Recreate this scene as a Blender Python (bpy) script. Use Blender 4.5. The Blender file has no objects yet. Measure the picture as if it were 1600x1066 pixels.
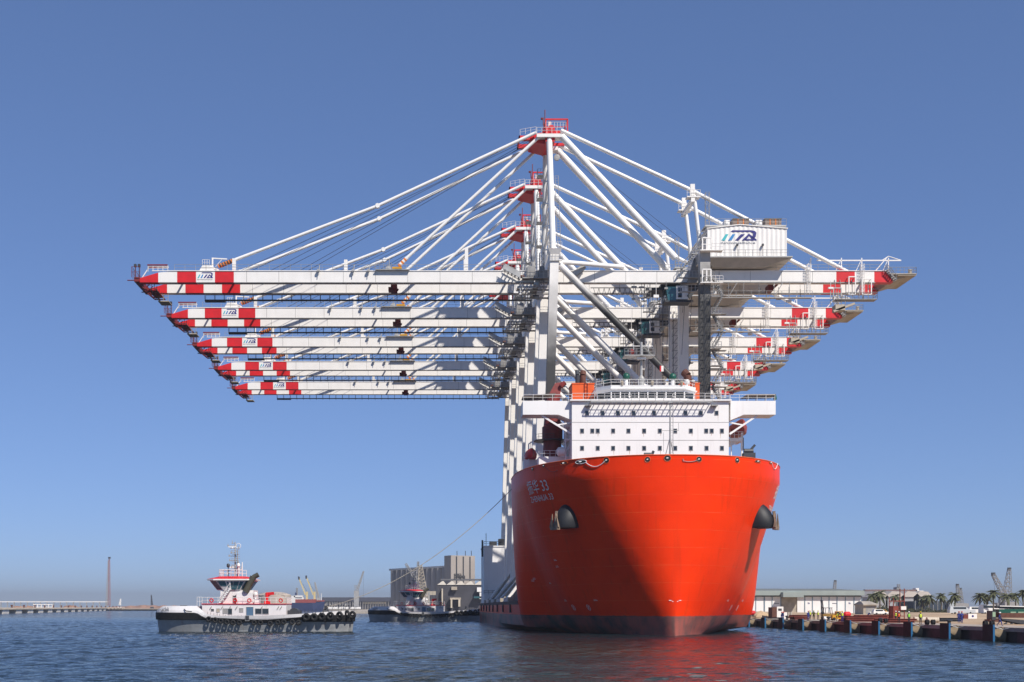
import bpy, bmesh, math, random
from mathutils import Vector, Matrix
R = math.radians
random.seed(7)
S = bpy.context.scene
C = S.collection
# ------------------------------------------------------------------ camera, sky, sun, exposure
F, XV, HZ, CH = 1911.0, 672.0, 949.0, 4.2          # focal length in photo pixels, vanishing point, horizon row, eye height
cam = bpy.data.cameras.new('camera'); camo = bpy.data.objects.new('camera', cam); C.objects.link(camo)
camo.location = (0, 0, CH); camo.rotation_euler = (R(90), 0, 0)
cam.sensor_width = 36.0; cam.lens = F/1600*36; cam.shift_x = (800-XV)/1600; cam.shift_y = (HZ-533)/1600
cam.clip_start = 1; cam.clip_end = 60000
S.camera = camo
SUN = Vector((0.396, -0.586, 0.707)).normalized()
wd = bpy.data.worlds.new('World'); S.world = wd; wd.use_nodes = True
wn = wd.node_tree
sky = wn.nodes.new('ShaderNodeTexSky'); sky.sky_type = 'NISHITA'; sky.sun_disc = False
sky.sun_elevation = math.asin(SUN.z); sky.sun_rotation = math.atan2(SUN.x, SUN.y)
sky.altitude = 3000; sky.air_density = 1.0; sky.dust_density = 0.0; sky.ozone_density = 4.0
bg = wn.nodes['Background']; bg.inputs['Strength'].default_value = 0.077
gm = wn.nodes.new('ShaderNodeGamma'); gm.inputs[1].default_value = 0.63          # softer contrast between zenith and horizon
mu = wn.nodes.new('ShaderNodeMix'); mu.data_type = 'RGBA'; mu.blend_type = 'MULTIPLY'; mu.inputs[0].default_value = 1
mu.inputs[7].default_value = (1.44, 1.80, 2.56, 1)                                # the photo's white balance
wn.links.new(sky.outputs[0], gm.inputs[0]); wn.links.new(gm.outputs[0], mu.inputs[6]); wn.links.new(mu.outputs[2], bg.inputs['Color'])
sl = bpy.data.lights.new('sun', 'SUN'); so = bpy.data.objects.new('sun', sl); C.objects.link(so)
sl.energy = 5.0; sl.angle = R(0.5); sl.color = (1.0, 0.945, 0.865)
so.rotation_euler = SUN.to_track_quat('Z', 'Y').to_euler(); so.location = (60, -60, 200)
S.view_settings.view_transform = 'Standard'; S.view_settings.look = 'None'
S.view_settings.exposure = 0.14; S.view_settings.gamma = 1.0

# ------------------------------------------------------------------ helpers
def W(px, py, d):
    return Vector(((px-XV)*d/F, d, CH+(HZ-py)*d/F))
def XA(px, d): return (px-XV)*d/F
def ZA(py, d): return CH+(HZ-py)*d/F

MATS = {}
def mat(name, col, rough=0.6, metal=0.0, var=0.12, scale=0.6, streak=0.0, rust=0.0, spec=0.4, bump=0.0, coat=0.0):
    if name in MATS: return MATS[name]
    m = bpy.data.materials.new(name); m.use_nodes = True
    n = m.node_tree; b = n.nodes['Principled BSDF']
    b.inputs['Roughness'].default_value = rough; b.inputs['Metallic'].default_value = metal
    b.inputs['Specular IOR Level'].default_value = spec
    tc = n.nodes.new('ShaderNodeTexCoord')
    nz = n.nodes.new('ShaderNodeTexNoise'); nz.inputs['Scale'].default_value = scale; nz.inputs['Detail'].default_value = 6
    n.links.new(tc.outputs['Object'], nz.inputs['Vector'])
    mr = n.nodes.new('ShaderNodeMapRange'); mr.inputs[1].default_value = 0.3; mr.inputs[2].default_value = 0.7
    mr.inputs[3].default_value = 1-var; mr.inputs[4].default_value = 1+var*0.5
    n.links.new(nz.outputs['Fac'], mr.inputs[0])
    mx = n.nodes.new('ShaderNodeMix'); mx.data_type = 'RGBA'; mx.blend_type = 'MULTIPLY'; mx.inputs[0].default_value = 1
    mx.inputs[6].default_value = (*col, 1); n.links.new(mr.outputs[0], mx.inputs[7])
    out = mx.outputs[2]
    if streak or rust:
        mp = n.nodes.new('ShaderNodeMapping'); mp.inputs['Scale'].default_value = (1.6, 1.6, 0.12)
        n.links.new(tc.outputs['Object'], mp.inputs[0])
        n2 = n.nodes.new('ShaderNodeTexNoise'); n2.inputs['Scale'].default_value = 1.0; n2.inputs['Detail'].default_value = 8
        n.links.new(mp.outputs[0], n2.inputs['Vector'])
        r2 = n.nodes.new('ShaderNodeMapRange'); r2.inputs[1].default_value = 0.56; r2.inputs[2].default_value = 0.8
        r2.inputs[3].default_value = 0; r2.inputs[4].default_value = max(streak, rust)
        n.links.new(n2.outputs['Fac'], r2.inputs[0])
        m2 = n.nodes.new('ShaderNodeMix'); m2.data_type = 'RGBA'
        m2.inputs[7].default_value = (0.22, 0.10, 0.05, 1) if rust else (col[0]*.45, col[1]*.43, col[2]*.4, 1)
        n.links.new(r2.outputs[0], m2.inputs[0]); n.links.new(out, m2.inputs[6]); out = m2.outputs[2]
    n.links.new(out, b.inputs['Base Color'])
    if bump:
        bp = n.nodes.new('ShaderNodeBump'); bp.inputs['Strength'].default_value = bump; bp.inputs['Distance'].default_value = 0.1
        n.links.new(nz.outputs['Fac'], bp.inputs['Height']); n.links.new(bp.outputs[0], b.inputs['Normal'])
    if coat: b.inputs['Coat Weight'].default_value = coat
    MATS[name] = m; return m

white = mat('white_paint', (0.80, 0.765, 0.72), 0.45, var=0.05, streak=0.13)
white2 = mat('white_pipe', (0.81, 0.785, 0.75), 0.4, var=0.05, streak=0.08)
shipwhite = mat('ship_white', (0.82, 0.80, 0.78), 0.5, var=0.05, scale=0.25, rust=0.16)
red = mat('signal_red', (0.62, 0.012, 0.016), 0.45, var=0.15)
dkred = mat('dark_red', (0.20, 0.022, 0.018), 0.5, var=0.3, scale=1.5, streak=0.3)
grey = mat('steel_grey', (0.30, 0.29, 0.28), 0.55, var=0.25, scale=1.2)
galv = mat('galvanised', (0.42, 0.41, 0.39), 0.45, metal=0.3, var=0.2)
dark = mat('dark_steel', (0.045, 0.048, 0.055), 0.5, var=0.3)
black = mat('black_rubber', (0.013, 0.013, 0.014), 0.7, var=0.4, scale=2)
rope_d = mat('wire_rope', (0.05, 0.055, 0.09), 0.6)
beige = mat('beige_platform', (0.42, 0.36, 0.28), 0.6, var=0.25)
orange = mat('orange_paint', (0.70, 0.10, 0.012), 0.45, var=0.12)
yellow = mat('yellow_paint', (0.65, 0.33, 0.02), 0.5, var=0.2)
stripe = mat('stripe_orange', (0.70, 0.20, 0.03), 0.5, var=0.1)
teal = mat('cab_glass', (0.03, 0.10, 0.11), 0.08, spec=0.8, var=0.05)
glass = mat('dark_glass', (0.015, 0.02, 0.025), 0.06, spec=0.9, var=0.05)
blue = mat('blue_paint', (0.02, 0.13, 0.28), 0.45, var=0.15)
navy = mat('logo_navy', (0.018, 0.018, 0.17), 0.5, var=0.03)
lblue = mat('logo_blue', (0.03, 0.21, 0.48), 0.5, var=0.03)
lteal = mat('logo_teal', (0.05, 0.42, 0.46), 0.5, var=0.03)
gtext = mat('logo_grey', (0.10, 0.12, 0.16), 0.5, var=0.03)
brown = mat('brown_rust', (0.12, 0.045, 0.028), 0.7, var=0.4, scale=2)
green = mat('green_paint', (0.01, 0.09, 0.06), 0.4, var=0.1)
concrete = mat('concrete', (0.42, 0.37, 0.31), 0.85, var=0.25, scale=0.4, streak=0.3, bump=0.3)
tan = mat('tan_rubber', (0.24, 0.175, 0.105), 0.75, var=0.2, scale=2)
text_w = mat('white_lettering', (0.75, 0.72, 0.70), 0.5, var=0.1, scale=3)

def empty(name, loc, label=None, cat=None, group=None):
    o = bpy.data.objects.new(name, None); C.objects.link(o); o.location = loc; o.empty_display_size = 1
    tag(o, label, cat, group); return o
def tag(o, label=None, cat=None, group=None, kind=None):
    if label: o['label'] = label
    if cat: o['category'] = cat
    if group: o['group'] = group
    if kind: o['kind'] = kind
    return o
def wloc(o):
    v = Vector((0, 0, 0))
    while o: v = v + Vector(o.location); o = o.parent
    return v

class MB:
    """collects shapes in world coordinates and links them as one mesh object"""
    def __init__(s): s.v = []; s.f = []; s.m = []; s.cm = 0
    def add(s, vs, fs, m=None):
        k = len(s.v); s.v += [tuple(v) for v in vs]
        for f in fs: s.f.append([i+k for i in f]); s.m.append(s.cm if m is None else m)
        return s
    def box(s, x0, x1, y0, y1, z0, z1, m=None):
        if x0 > x1: x0, x1 = x1, x0
        if y0 > y1: y0, y1 = y1, y0
        if z0 > z1: z0, z1 = z1, z0
        v = [(x0,y0,z0),(x1,y0,z0),(x1,y1,z0),(x0,y1,z0),(x0,y0,z1),(x1,y0,z1),(x1,y1,z1),(x0,y1,z1)]
        return s.add(v, [(0,3,2,1),(4,5,6,7),(0,1,5,4),(1,2,6,5),(2,3,7,6),(3,0,4,7)], m)
    def hexa(s, b, t, m=None):           # 4 bottom + 4 top points, counter-clockwise from above
        return s.add(list(b)+list(t), [(0,3,2,1),(4,5,6,7),(0,1,5,4),(1,2,6,5),(2,3,7,6),(3,0,4,7)], m)
    def beam(s, p, q, w, h, m=None, up=(0,0,1)):
        p = Vector(p); q = Vector(q); t = (q-p).normalized(); u = Vector(up)
        if abs(t.dot(u)) > .98: u = Vector((0,1,0))
        a = t.cross(u).normalized(); b = a.cross(t)
        o = [(-.5,-.5),(.5,-.5),(.5,.5),(-.5,.5)]
        v = [p+a*w*i+b*h*j for i, j in o]+[q+a*w*i+b*h*j for i, j in o]
        return s.add(v, [(0,3,2,1),(4,5,6,7),(0,1,5,4),(1,2,6,5),(2,3,7,6),(3,0,4,7)][::1], m)
    def tube(s, p, q, r, n=8, r2=None, cap=True, m=None):
        p = Vector(p); q = Vector(q); r2 = r if r2 is None else r2
        if (q-p).length < 1e-6: return s
        t = (q-p).normalized(); u = Vector((0,0,1)) if abs(t.z) < .95 else Vector((0,1,0))
        a = t.cross(u).normalized(); b = t.cross(a)
        v = []
        for c, rr in ((p, r), (q, r2)):
            for i in range(n):
                th = 2*math.pi*i/n; v.append(c+a*rr*math.cos(th)+b*rr*math.sin(th))
        fs = [(i, (i+1) % n, n+(i+1) % n, n+i) for i in range(n)]
        if cap: fs += [tuple(range(n))[::-1], tuple(range(n, 2*n))]
        return s.add(v, fs, m)
    def path(s, pts, r, n=6, m=None):
        for a, b in zip(pts, pts[1:]): s.tube(a, b, r, n, m=m)
        return s
    def lathe(s, c, prof, n=16, axis='z', m=None):      # prof: (radius, height) pairs from c
        c = Vector(c); v = []
        for r, h in prof:
            for i in range(n):
                th = 2*math.pi*i/n; a, b = r*math.cos(th), r*math.sin(th)
                v.append(c+Vector({'z': (a, b, h), 'y': (a, h, b), 'x': (h, a, b)}[axis]))
        fs = []
        for k in range(len(prof)-1):
            for i in range(n):
                fs.append((k*n+i, k*n+(i+1) % n, (k+1)*n+(i+1) % n, (k+1)*n+i))
        fs += [tuple(range(n))[::-1], tuple(range((len(prof)-1)*n, len(prof)*n))]
        return s.add(v, fs, m)
    def torus(s, c, R1, r, axis='y', n=16, k=8, m=None):
        c = Vector(c); v = []; fs = []
        for i in range(n):
            a = 2*math.pi*i/n
            for j in range(k):
                b = 2*math.pi*j/k; q = R1+r*math.cos(b); h = r*math.sin(b)
                v.append(c+Vector({'z': (q*math.cos(a), q*math.sin(a), h), 'y': (q*math.cos(a), h, q*math.sin(a)), 'x': (h, q*math.cos(a), q*math.sin(a))}[axis]))
        for i in range(n):
            for j in range(k):
                fs.append((i*k+j, ((i+1) % n)*k+j, ((i+1) % n)*k+(j+1) % k, i*k+(j+1) % k))
        return s.add(v, fs, m)
    def prism(s, pts, y0, y1, m=None):      # outline in (x, z), extruded along y
        n = len(pts)
        v = [(x, y0, z) for x, z in pts]+[(x, y1, z) for x, z in pts]
        fs = [tuple(range(n)), tuple(range(n, 2*n))[::-1]]+[(i, n+i, n+(i+1) % n, (i+1) % n) for i in range(n)]
        return s.add(v, fs, m)
    def rail(s, pts, h=1.1, step=2.0, r=0.04, mid=True, m=None):
        pts = [Vector(p) for p in pts]; up = Vector((0, 0, h))
        for a, b in zip(pts, pts[1:]):
            s.tube(a+up, b+up, r, 4, m=m)
            if mid: s.tube(a+up*.52, b+up*.52, r*.8, 4, m=m)
            k = max(1, int(round((b-a).length/step)))
            for i in range(k+1): c = a.lerp(b, i/k); s.tube(c, c+up, r, 4, m=m)
        return s
    def lattice(s, p, q, w, bays, r=0.06, w2=None, m=None):
        p = Vector(p); q = Vector(q); t = (q-p).normalized(); w2 = w if w2 is None else w2
        u = Vector((0,1,0)) if abs(t.y) < .9 else Vector((1,0,0))
        a = t.cross(u).normalized(); b = t.cross(a)
        def ring(f):
            c = p.lerp(q, f); ww = (w+(w2-w)*f)/2
            return [c+a*ww*i+b*ww*j for i, j in ((-1,-1),(1,-1),(1,1),(-1,1))]
        for i in range(bays):
            A, B = ring(i/bays), ring((i+1)/bays)
            for k in range(4):
                s.tube(A[k], B[k], r, 4, m=m, cap=False)
                s.tube(A[k], B[(k+1) % 4], r*.7, 4, m=m, cap=False); s.tube(B[k], B[(k+1) % 4], r*.7, 4, m=m, cap=False)
        return s
    def ladder(s, p, q, w=0.5, r=0.03, ax=(1,0,0), step=0.5, m=None):
        p = Vector(p); q = Vector(q); a = Vector(ax)*w/2
        s.tube(p-a, q-a, r, 4, m=m); s.tube(p+a, q+a, r, 4, m=m)
        k = max(2, int((q-p).length/step))
        for i in range(k+1): c = p.lerp(q, i/k); s.tube(c-a, c+a, r*.7, 4, m=m)
        return s
    def stair(s, p, q, w=0.8, r=0.035, ax=(0,1,0), m=None):
        p = Vector(p); q = Vector(q); a = Vector(ax)*w/2; up = Vector((0,0,1))
        for sg in (-1, 1):
            s.beam(p+a*sg, q+a*sg, .06, .25, m=m); s.tube(p+a*sg+up, q+a*sg+up, r, 4, m=m)
            for i in range(4): c = p.lerp(q, i/3)+a*sg; s.tube(c, c+up, r, 4, m=m)
        k = max(3, int(abs(q.z-p.z)/.28))
        for i in range(k): c = p.lerp(q, (i+.5)/k); s.box(c.x-.13-abs(a.x), c.x+.13+abs(a.x), c.y-.13-abs(a.y), c.y+.13+abs(a.y), c.z-.02, c.z+.02, m=m)
        return s
    def build(s, name, mats, parent=None, smooth=False, label=None, fixn=True):
        me = bpy.data.meshes.new(name)
        org = wloc(parent) if parent else Vector((0,0,0))
        me.from_pydata([(x-org.x, y-org.y, z-org.z) for x, y, z in s.v], [], s.f)
        if not isinstance(mats, (list, tuple)): mats = [mats]
        for m in mats: me.materials.append(m)
        me.polygons.foreach_set('material_index', [min(i, len(mats)-1) for i in s.m])
        if fixn:
            bm = bmesh.new(); bm.from_mesh(me); bmesh.ops.recalc_face_normals(bm, faces=bm.faces); bm.to_mesh(me); bm.free()
        if smooth:
            me.polygons.foreach_set('use_smooth', [True]*len(me.polygons))
            try: me.set_sharp_from_angle(angle=R(38))
            except Exception: pass
        me.update()
        o = bpy.data.objects.new(name, me); C.objects.link(o)
        if parent: o.parent = parent
        if label: o['label'] = label
        return o

def copy_tree(o, off=(0,0,0), parent=None):
    c = o.copy(); C.objects.link(c)
    if parent: c.parent = parent
    else: c.location = Vector(o.location)+Vector(off)
    for ch in list(o.children): copy_tree(ch, parent=c)
    return c
def text_mesh(body, size=1.0, bold=False):
    cu = bpy.data.curves.new('txt', 'FONT'); cu.body = body; cu.size = size; cu.resolution_u = 3
    if bold: cu.offset = size*0.012
    ob = bpy.data.objects.new('txt', cu); C.objects.link(ob)
    dg = bpy.context.evaluated_depsgraph_get()
    me = bpy.data.meshes.new_from_object(ob.evaluated_get(dg))
    bm = bmesh.new(); bm.from_mesh(me); bmesh.ops.triangulate(bm, faces=bm.faces)
    bmesh.ops.subdivide_edges(bm, edges=[e for e in bm.edges if e.calc_length() > size*.25], cuts=1)
    bmesh.ops.triangulate(bm, faces=bm.faces)
    vs = [tuple(v.co) for v in bm.verts]; bm.verts.index_update(); fs = [[v.index for v in f.verts] for f in bm.faces]
    bm.free(); bpy.data.objects.remove(ob); bpy.data.curves.remove(cu); bpy.data.meshes.remove(me)
    return vs, fs
# ------------------------------------------------------------------ water
import numpy as np
def water_material():
    m = bpy.data.materials.new('harbour_water'); m.use_nodes = True; n = m.node_tree; b = n.nodes['Principled BSDF']
    b.inputs['Base Color'].default_value = (0.012, 0.033, 0.045, 1); b.inputs['Roughness'].default_value = 0.07
    b.inputs['IOR'].default_value = 1.33; b.inputs['Specular IOR Level'].default_value = 0.5
    tc = n.nodes.new('ShaderNodeTexCoord'); last = None
    big = n.nodes.new('ShaderNodeTexNoise'); big.inputs['Scale'].default_value = 0.012; big.inputs['Detail'].default_value = 3
    n.links.new(tc.outputs['Object'], big.inputs['Vector'])
    cr = n.nodes.new('ShaderNodeMix'); cr.data_type = 'RGBA'
    cr.inputs[6].default_value = (0.006, 0.017, 0.024, 1); cr.inputs[7].default_value = (0.020, 0.026, 0.021, 1)
    mr = n.nodes.new('ShaderNodeMapRange'); mr.inputs[1].default_value = .4; mr.inputs[2].default_value = .6
    n.links.new(big.outputs['Fac'], mr.inputs[0]); n.links.new(mr.outputs[0], cr.inputs[0]); n.links.new(cr.outputs[2], b.inputs['Base Color'])
    for sc, st, ds, anis in ((0.35, 0.7, 0.7, 2.2), (1.3, 1.0, 0.34, 2.0), (4.0, 1.0, 0.10, 1.8)):
        mp = n.nodes.new('ShaderNodeMapping'); mp.inputs['Scale'].default_value = (1/anis*1.4, 1.0*1.4, 1); mp.inputs['Rotation'].default_value = (0, 0, 0.25)
        n.links.new(tc.outputs['Object'], mp.inputs[0])
        nz = n.nodes.new('ShaderNodeTexNoise'); nz.inputs['Scale'].default_value = sc; nz.inputs['Detail'].default_value = 4; nz.inputs['Roughness'].default_value = .55
        n.links.new(mp.outputs[0], nz.inputs['Vector'])
        bp = n.nodes.new('ShaderNodeBump'); bp.inputs['Strength'].default_value = st; bp.inputs['Distance'].default_value = ds
        n.links.new(nz.outputs['Fac'], bp.inputs['Height'])
        if last: n.links.new(last.outputs[0], bp.inputs['Normal'])
        last = bp
    n.links.new(last.outputs[0], b.inputs['Normal'])
    # wind patches: calmer slicks and rougher cat's-paws
    pt = n.nodes.new('ShaderNodeTexNoise'); pt.inputs['Scale'].default_value = .03; pt.inputs['Detail'].default_value = 5
    mp = n.nodes.new('ShaderNodeMapping'); mp.inputs['Scale'].default_value = (.5, 1.6, 1); n.links.new(tc.outputs['Object'], mp.inputs[0]); n.links.new(mp.outputs[0], pt.inputs['Vector'])
    pr_ = n.nodes.new('ShaderNodeMapRange'); pr_.inputs[1].default_value = .35; pr_.inputs[2].default_value = .62; pr_.inputs[3].default_value = .35; pr_.inputs[4].default_value = 1.0; n.links.new(pt.outputs['Fac'], pr_.inputs[0])
    for nd in n.nodes:
        if nd.type == 'BUMP' and nd.inputs['Distance'].default_value < .5: n.links.new(pr_.outputs[0], nd.inputs['Strength'])
    # a few flecks of foam
    fm_ = n.nodes.new('ShaderNodeMapping'); fm_.inputs['Scale'].default_value = (.10, .45, 1); n.links.new(tc.outputs['Object'], fm_.inputs[0])
    fn = n.nodes.new('ShaderNodeTexNoise'); fn.inputs['Scale'].default_value = 1.0; fn.inputs['Detail'].default_value = 9; fn.inputs['Roughness'].default_value = .65; n.links.new(fm_.outputs[0], fn.inputs['Vector'])
    fr = n.nodes.new('ShaderNodeMapRange'); fr.inputs[1].default_value = .745; fr.inputs[2].default_value = .80; fr.inputs[3].default_value = 0; fr.inputs[4].default_value = .55; n.links.new(fn.outputs['Fac'], fr.inputs[0])
    fc_ = n.nodes.new('ShaderNodeMix'); fc_.data_type = 'RGBA'; fc_.inputs[7].default_value = (.55, .58, .60, 1); n.links.new(fr.outputs[0], fc_.inputs[0]); n.links.new(cr.outputs[2], fc_.inputs[6]); n.links.new(fc_.outputs[2], b.inputs['Base Color'])
    return m
def build_water():
    x0, x1, y0, y1 = -190.0, 190.0, 40.0, 520.0
    xs = np.arange(x0, x1+.01, 0.4)
    ys = [y0]
    while ys[-1] < y1: ys.append(ys[-1]+0.24+0.0026*(ys[-1]-y0))
    ys = np.array(ys); ys = y0+(ys-y0)*(y1-y0)/(ys[-1]-y0)
    X, Y = np.meshgrid(xs, ys); Z = np.zeros_like(X)
    rng = np.random.default_rng(5)
    for k in range(46):
        lam = 0.85*(3.6/0.85)**rng.random(); th = rng.normal(1.4, 0.5)
        a = 0.0064*lam**0.8; ph = rng.random()*6.28
        q = (X*np.cos(th)+Y*np.sin(th))*2*np.pi/lam+ph+0.8*np.sin(X*0.03+k)+0.8*np.sin(Y*0.023+2*k)
        Z += a*np.sin(q)*(0.75+0.25*np.sin(X*0.05+Y*0.031+k*1.7))
    fade = np.clip(np.minimum.reduce([(X-x0)*2, (x1-X)*2, (Y-y0)*6, (y1-Y)])/200, 0, 1)**.7; Z *= fade
    ny, nx = X.shape
    me = bpy.data.meshes.new('water')
    co = np.stack([X, Y, Z], -1).reshape(-1, 3).astype(np.float32)
    big = 8900.0
    ext = np.array([[-big, -390, 0], [big, -390, 0], [big, 9400, 0], [-big, 9400, 0], [x0, y0, 0], [x1, y0, 0], [x1, y1, 0], [x0, y1, 0]], np.float32)
    N = len(co); co = np.concatenate([co, ext])
    i = np.arange(ny*nx).reshape(ny, nx)
    q = np.stack([i[:-1, :-1], i[:-1, 1:], i[1:, 1:], i[1:, :-1]], -1).reshape(-1, 4)
    e = N+np.array([[0, 1, 5, 4], [1, 2, 6, 5], [2, 3, 7, 6], [3, 0, 4, 7]])
    q = np.concatenate([q, e]).astype(np.int32)
    me.vertices.add(len(co)); me.vertices.foreach_set('co', co.ravel())
    me.loops.add(q.size); me.loops.foreach_set('vertex_index', q.ravel())
    me.polygons.add(len(q)); me.polygons.foreach_set('loop_start', np.arange(0, q.size, 4, dtype=np.int32))
    me.polygons.foreach_set('loop_total', np.full(len(q), 4, np.int32)); me.polygons.foreach_set('use_smooth', np.ones(len(q), bool))
    me.update(calc_edges=True); me.validate(); me.materials.append(water_material())
    o = bpy.data.objects.new('water', me); C.objects.link(o); o['kind'] = 'structure'
    return o
build_water()

# ------------------------------------------------------------------ the heavy-lift ship
SX = 36.0; D0 = 179.6; ZT = 26.6; ZK = 24.0; DA = 214.0; DE = 350.0; ZD = 5.2
def half(z, d):
    t = min(1, max(0, (d-D0)/31.4)); hd = 21.8*max(0, 1-(1-t)**2.4)**(1/2.2)
    u = min(1, max(0, (d-D0)/100)); hw = 21.8*max(0, 1-(1-u)**1.9)**0.74
    k = min(1, max(0, (d-203)/11)); k = k*k*(3-2*k)
    s = min(1, max(0, z/ZK))**(0.6-0.49*k+0.5*max(0, (198-d)/18.4)**1.3)
    return hw+(hd-hw)*s
def hull_hit(px, py):
    d = 176.0
    while d < DE:
        p = W(px, py, d)
        if p.z < ZT+.5 and abs(p.x-SX) <= half(p.z, d): return p
        d += .02
    return None
def hull_pt(side, z, d, off=0.0):
    e = 0.05
    p = Vector((SX+side*half(z, d), d, z))
    a = Vector((side*(half(z, d+e)-half(z, d-e)), 2*e, 0)); b = Vector((side*(half(z+e, d)-half(z-e, d)), 0, 2*e))
    n = a.cross(b).normalized()
    if n.x*side < 0: n = -n
    return p+n*off, n
ship = empty('heavy_lift_ship', (SX, 265, 0), 'heavy-lift ship with a bluff orange bow and white deckhouse carrying gantry cranes', 'ship')

def hull_material():
    m = bpy.data.materials.new('hull_orange'); m.use_nodes = True; n = m.node_tree; b = n.nodes['Principled BSDF']
    tc = n.nodes.new('ShaderNodeTexCoord'); sp = n.nodes.new('ShaderNodeSeparateXYZ'); n.links.new(tc.outputs['Object'], sp.inputs[0])
    def noise(scale, sc3=None, det=6):
        nz = n.nodes.new('ShaderNodeTexNoise'); nz.inputs['Scale'].default_value = scale; nz.inputs['Detail'].default_value = det
        if sc3:
            mp = n.nodes.new('ShaderNodeMapping'); mp.inputs['Scale'].default_value = sc3; n.links.new(tc.outputs['Object'], mp.inputs[0]); n.links.new(mp.outputs[0], nz.inputs['Vector'])
        else: n.links.new(tc.outputs['Object'], nz.inputs['Vector'])
        return nz
    def rng(src, a, b_, c, d):
        r = n.nodes.new('ShaderNodeMapRange'); r.inputs[1].default_value = a; r.inputs[2].default_value = b_; r.inputs[3].default_value = c; r.inputs[4].default_value = d
        n.links.new(src, r.inputs[0]); return r.outputs[0]
    def mix(f, a, b_, mode='MIX'):
        x = n.nodes.new('ShaderNodeMix'); x.data_type = 'RGBA'; x.blend_type = mode
        for k, v in ((0, f), (6, a), (7, b_)):
            if isinstance(v, (tuple, float, int)): x.inputs[k].default_value = v
            else: n.links.new(v, x.inputs[k])
        return x.outputs[2]
    base = mix(rng(noise(.15).outputs['Fac'], .35, .65, 0, 1), (0.88, 0.040, 0.001, 1), (0.78, 0.031, 0.001, 1))
    scr = rng(noise(1.0, (.35, .35, 3.0), 10).outputs['Fac'], .68, .76, 0, .35)      # scuffs where lines and fenders rubbed
    base = mix(scr, base, (0.80, 0.12, 0.04, 1))
    stk = rng(noise(1.0, (1.2, 1.2, .06), 8).outputs['Fac'], .55, .8, 0, .35)
    base = mix(stk, base, (0.34, 0.03, 0.008, 1))
    boot = mix(rng(noise(.22, None, 9).outputs['Fac'], .38, .56, 0, 1), (0.075, 0.066, 0.064, 1), (0.34, 0.10, 0.08, 1))
    boot = mix(rng(noise(1.0, (1.5, 1.5, .15), 8).outputs['Fac'], .5, .75, 0, .6), boot, (0.10, 0.09, 0.08, 1))
    wob = n.nodes.new('ShaderNodeMath'); wob.operation = 'MULTIPLY_ADD'; wob.inputs[1].default_value = .35; n.links.new(noise(1.2, (1, 1, .3), 8).outputs['Fac'], wob.inputs[0]); n.links.new(sp.outputs['Z'], wob.inputs[2])
    edge = rng(wob.outputs[0], 3.02, 3.12, 0, 1)
    seam = n.nodes.new('ShaderNodeTexBrick'); seam.inputs['Scale'].default_value = 1.0; seam.inputs['Brick Width'].default_value = 4000; seam.inputs['Row Height'].default_value = 2.6; seam.inputs['Mortar Size'].default_value = .022
    cb0 = n.nodes.new('ShaderNodeCombineXYZ'); ad0 = n.nodes.new('ShaderNodeMath'); ad0.operation = 'ADD'; n.links.new(sp.outputs['X'], ad0.inputs[0]); n.links.new(sp.outputs['Y'], ad0.inputs[1]); n.links.new(ad0.outputs[0], cb0.inputs[0]); n.links.new(sp.outputs['Z'], cb0.inputs[1]); n.links.new(cb0.outputs[0], seam.inputs['Vector'])
    sn = n.nodes.new('ShaderNodeMath'); sn.operation = 'MULTIPLY'; n.links.new(seam.outputs['Fac'], sn.inputs[0]); n.links.new(rng(noise(.4, None, 8).outputs['Fac'], .42, .62, 0, .8), sn.inputs[1])
    base = mix(sn.outputs[0], base, (0.80, 0.13, 0.03, 1))
    col = mix(edge, boot, base)
    n.links.new(col, b.inputs['Base Color']); b.inputs['Roughness'].default_value = 0.36; b.inputs['Specular IOR Level'].default_value = 0.10
    # hull plating: faint weld seams and hungry-horse dishing
    wv = n.nodes.new('ShaderNodeTexBrick'); wv.inputs['Scale'].default_value = 1.0; wv.inputs['Brick Width'].default_value = 4000; wv.inputs['Row Height'].default_value = 2.6
    wv.inputs['Mortar Size'].default_value = .03; wv.inputs['Mortar Smooth'].default_value = .6
    cb = n.nodes.new('ShaderNodeCombineXYZ'); ad = n.nodes.new('ShaderNodeMath'); ad.operation = 'ADD'
    n.links.new(sp.outputs['X'], ad.inputs[0]); n.links.new(sp.outputs['Y'], ad.inputs[1]); n.links.new(ad.outputs[0], cb.inputs[0]); n.links.new(sp.outputs['Z'], cb.inputs[1])
    n.links.new(cb.outputs[0], wv.inputs['Vector'])
    b1 = n.nodes.new('ShaderNodeBump'); b1.inputs['Strength'].default_value = .5; b1.inputs['Distance'].default_value = .05
    n.links.new(wv.outputs['Fac'], b1.inputs['Height'])
    b2 = n.nodes.new('ShaderNodeBump'); b2.inputs['Strength'].default_value = .32; b2.inputs['Distance'].default_value = .15
    n.links.new(noise(.55, None, 2).outputs['Fac'], b2.inputs['Height']); n.links.new(b1.outputs[0], b2.inputs['Normal']); n.links.new(b2.outputs[0], b.inputs['Normal'])
    return m
hullm = hull_material()
def grid_shell(mb, zs, ds):
    for side in (-1, 1):
        k = len(mb.v); nd = len(ds)
        for z in zs:
            for d in ds: mb.v.append((SX+side*half(z, d), d, z))
        for i in range(len(zs)-1):
            for j in range(nd-1):
                f = [k+i*nd+j, k+i*nd+j+1, k+(i+1)*nd+j+1, k+(i+1)*nd+j]
                mb.f.append(f if side > 0 else f[::-1]); mb.m.append(0)
h = MB()
fd = [D0+(DA-D0)*(i/70)**2.2 for i in range(71)]
zs = [-3, -1.5, 0, .8, 1.6, 2.4, 3.2]+[4+i*(20/24) for i in range(25)]+[24.6, 25.2, 25.9, ZT]
grid_shell(h, zs, fd)
grid_shell(h, [-3, -1.5, 0, 1, 2, 2.9, 4, ZD], [DA+i*4 for i in range(35)])
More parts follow.
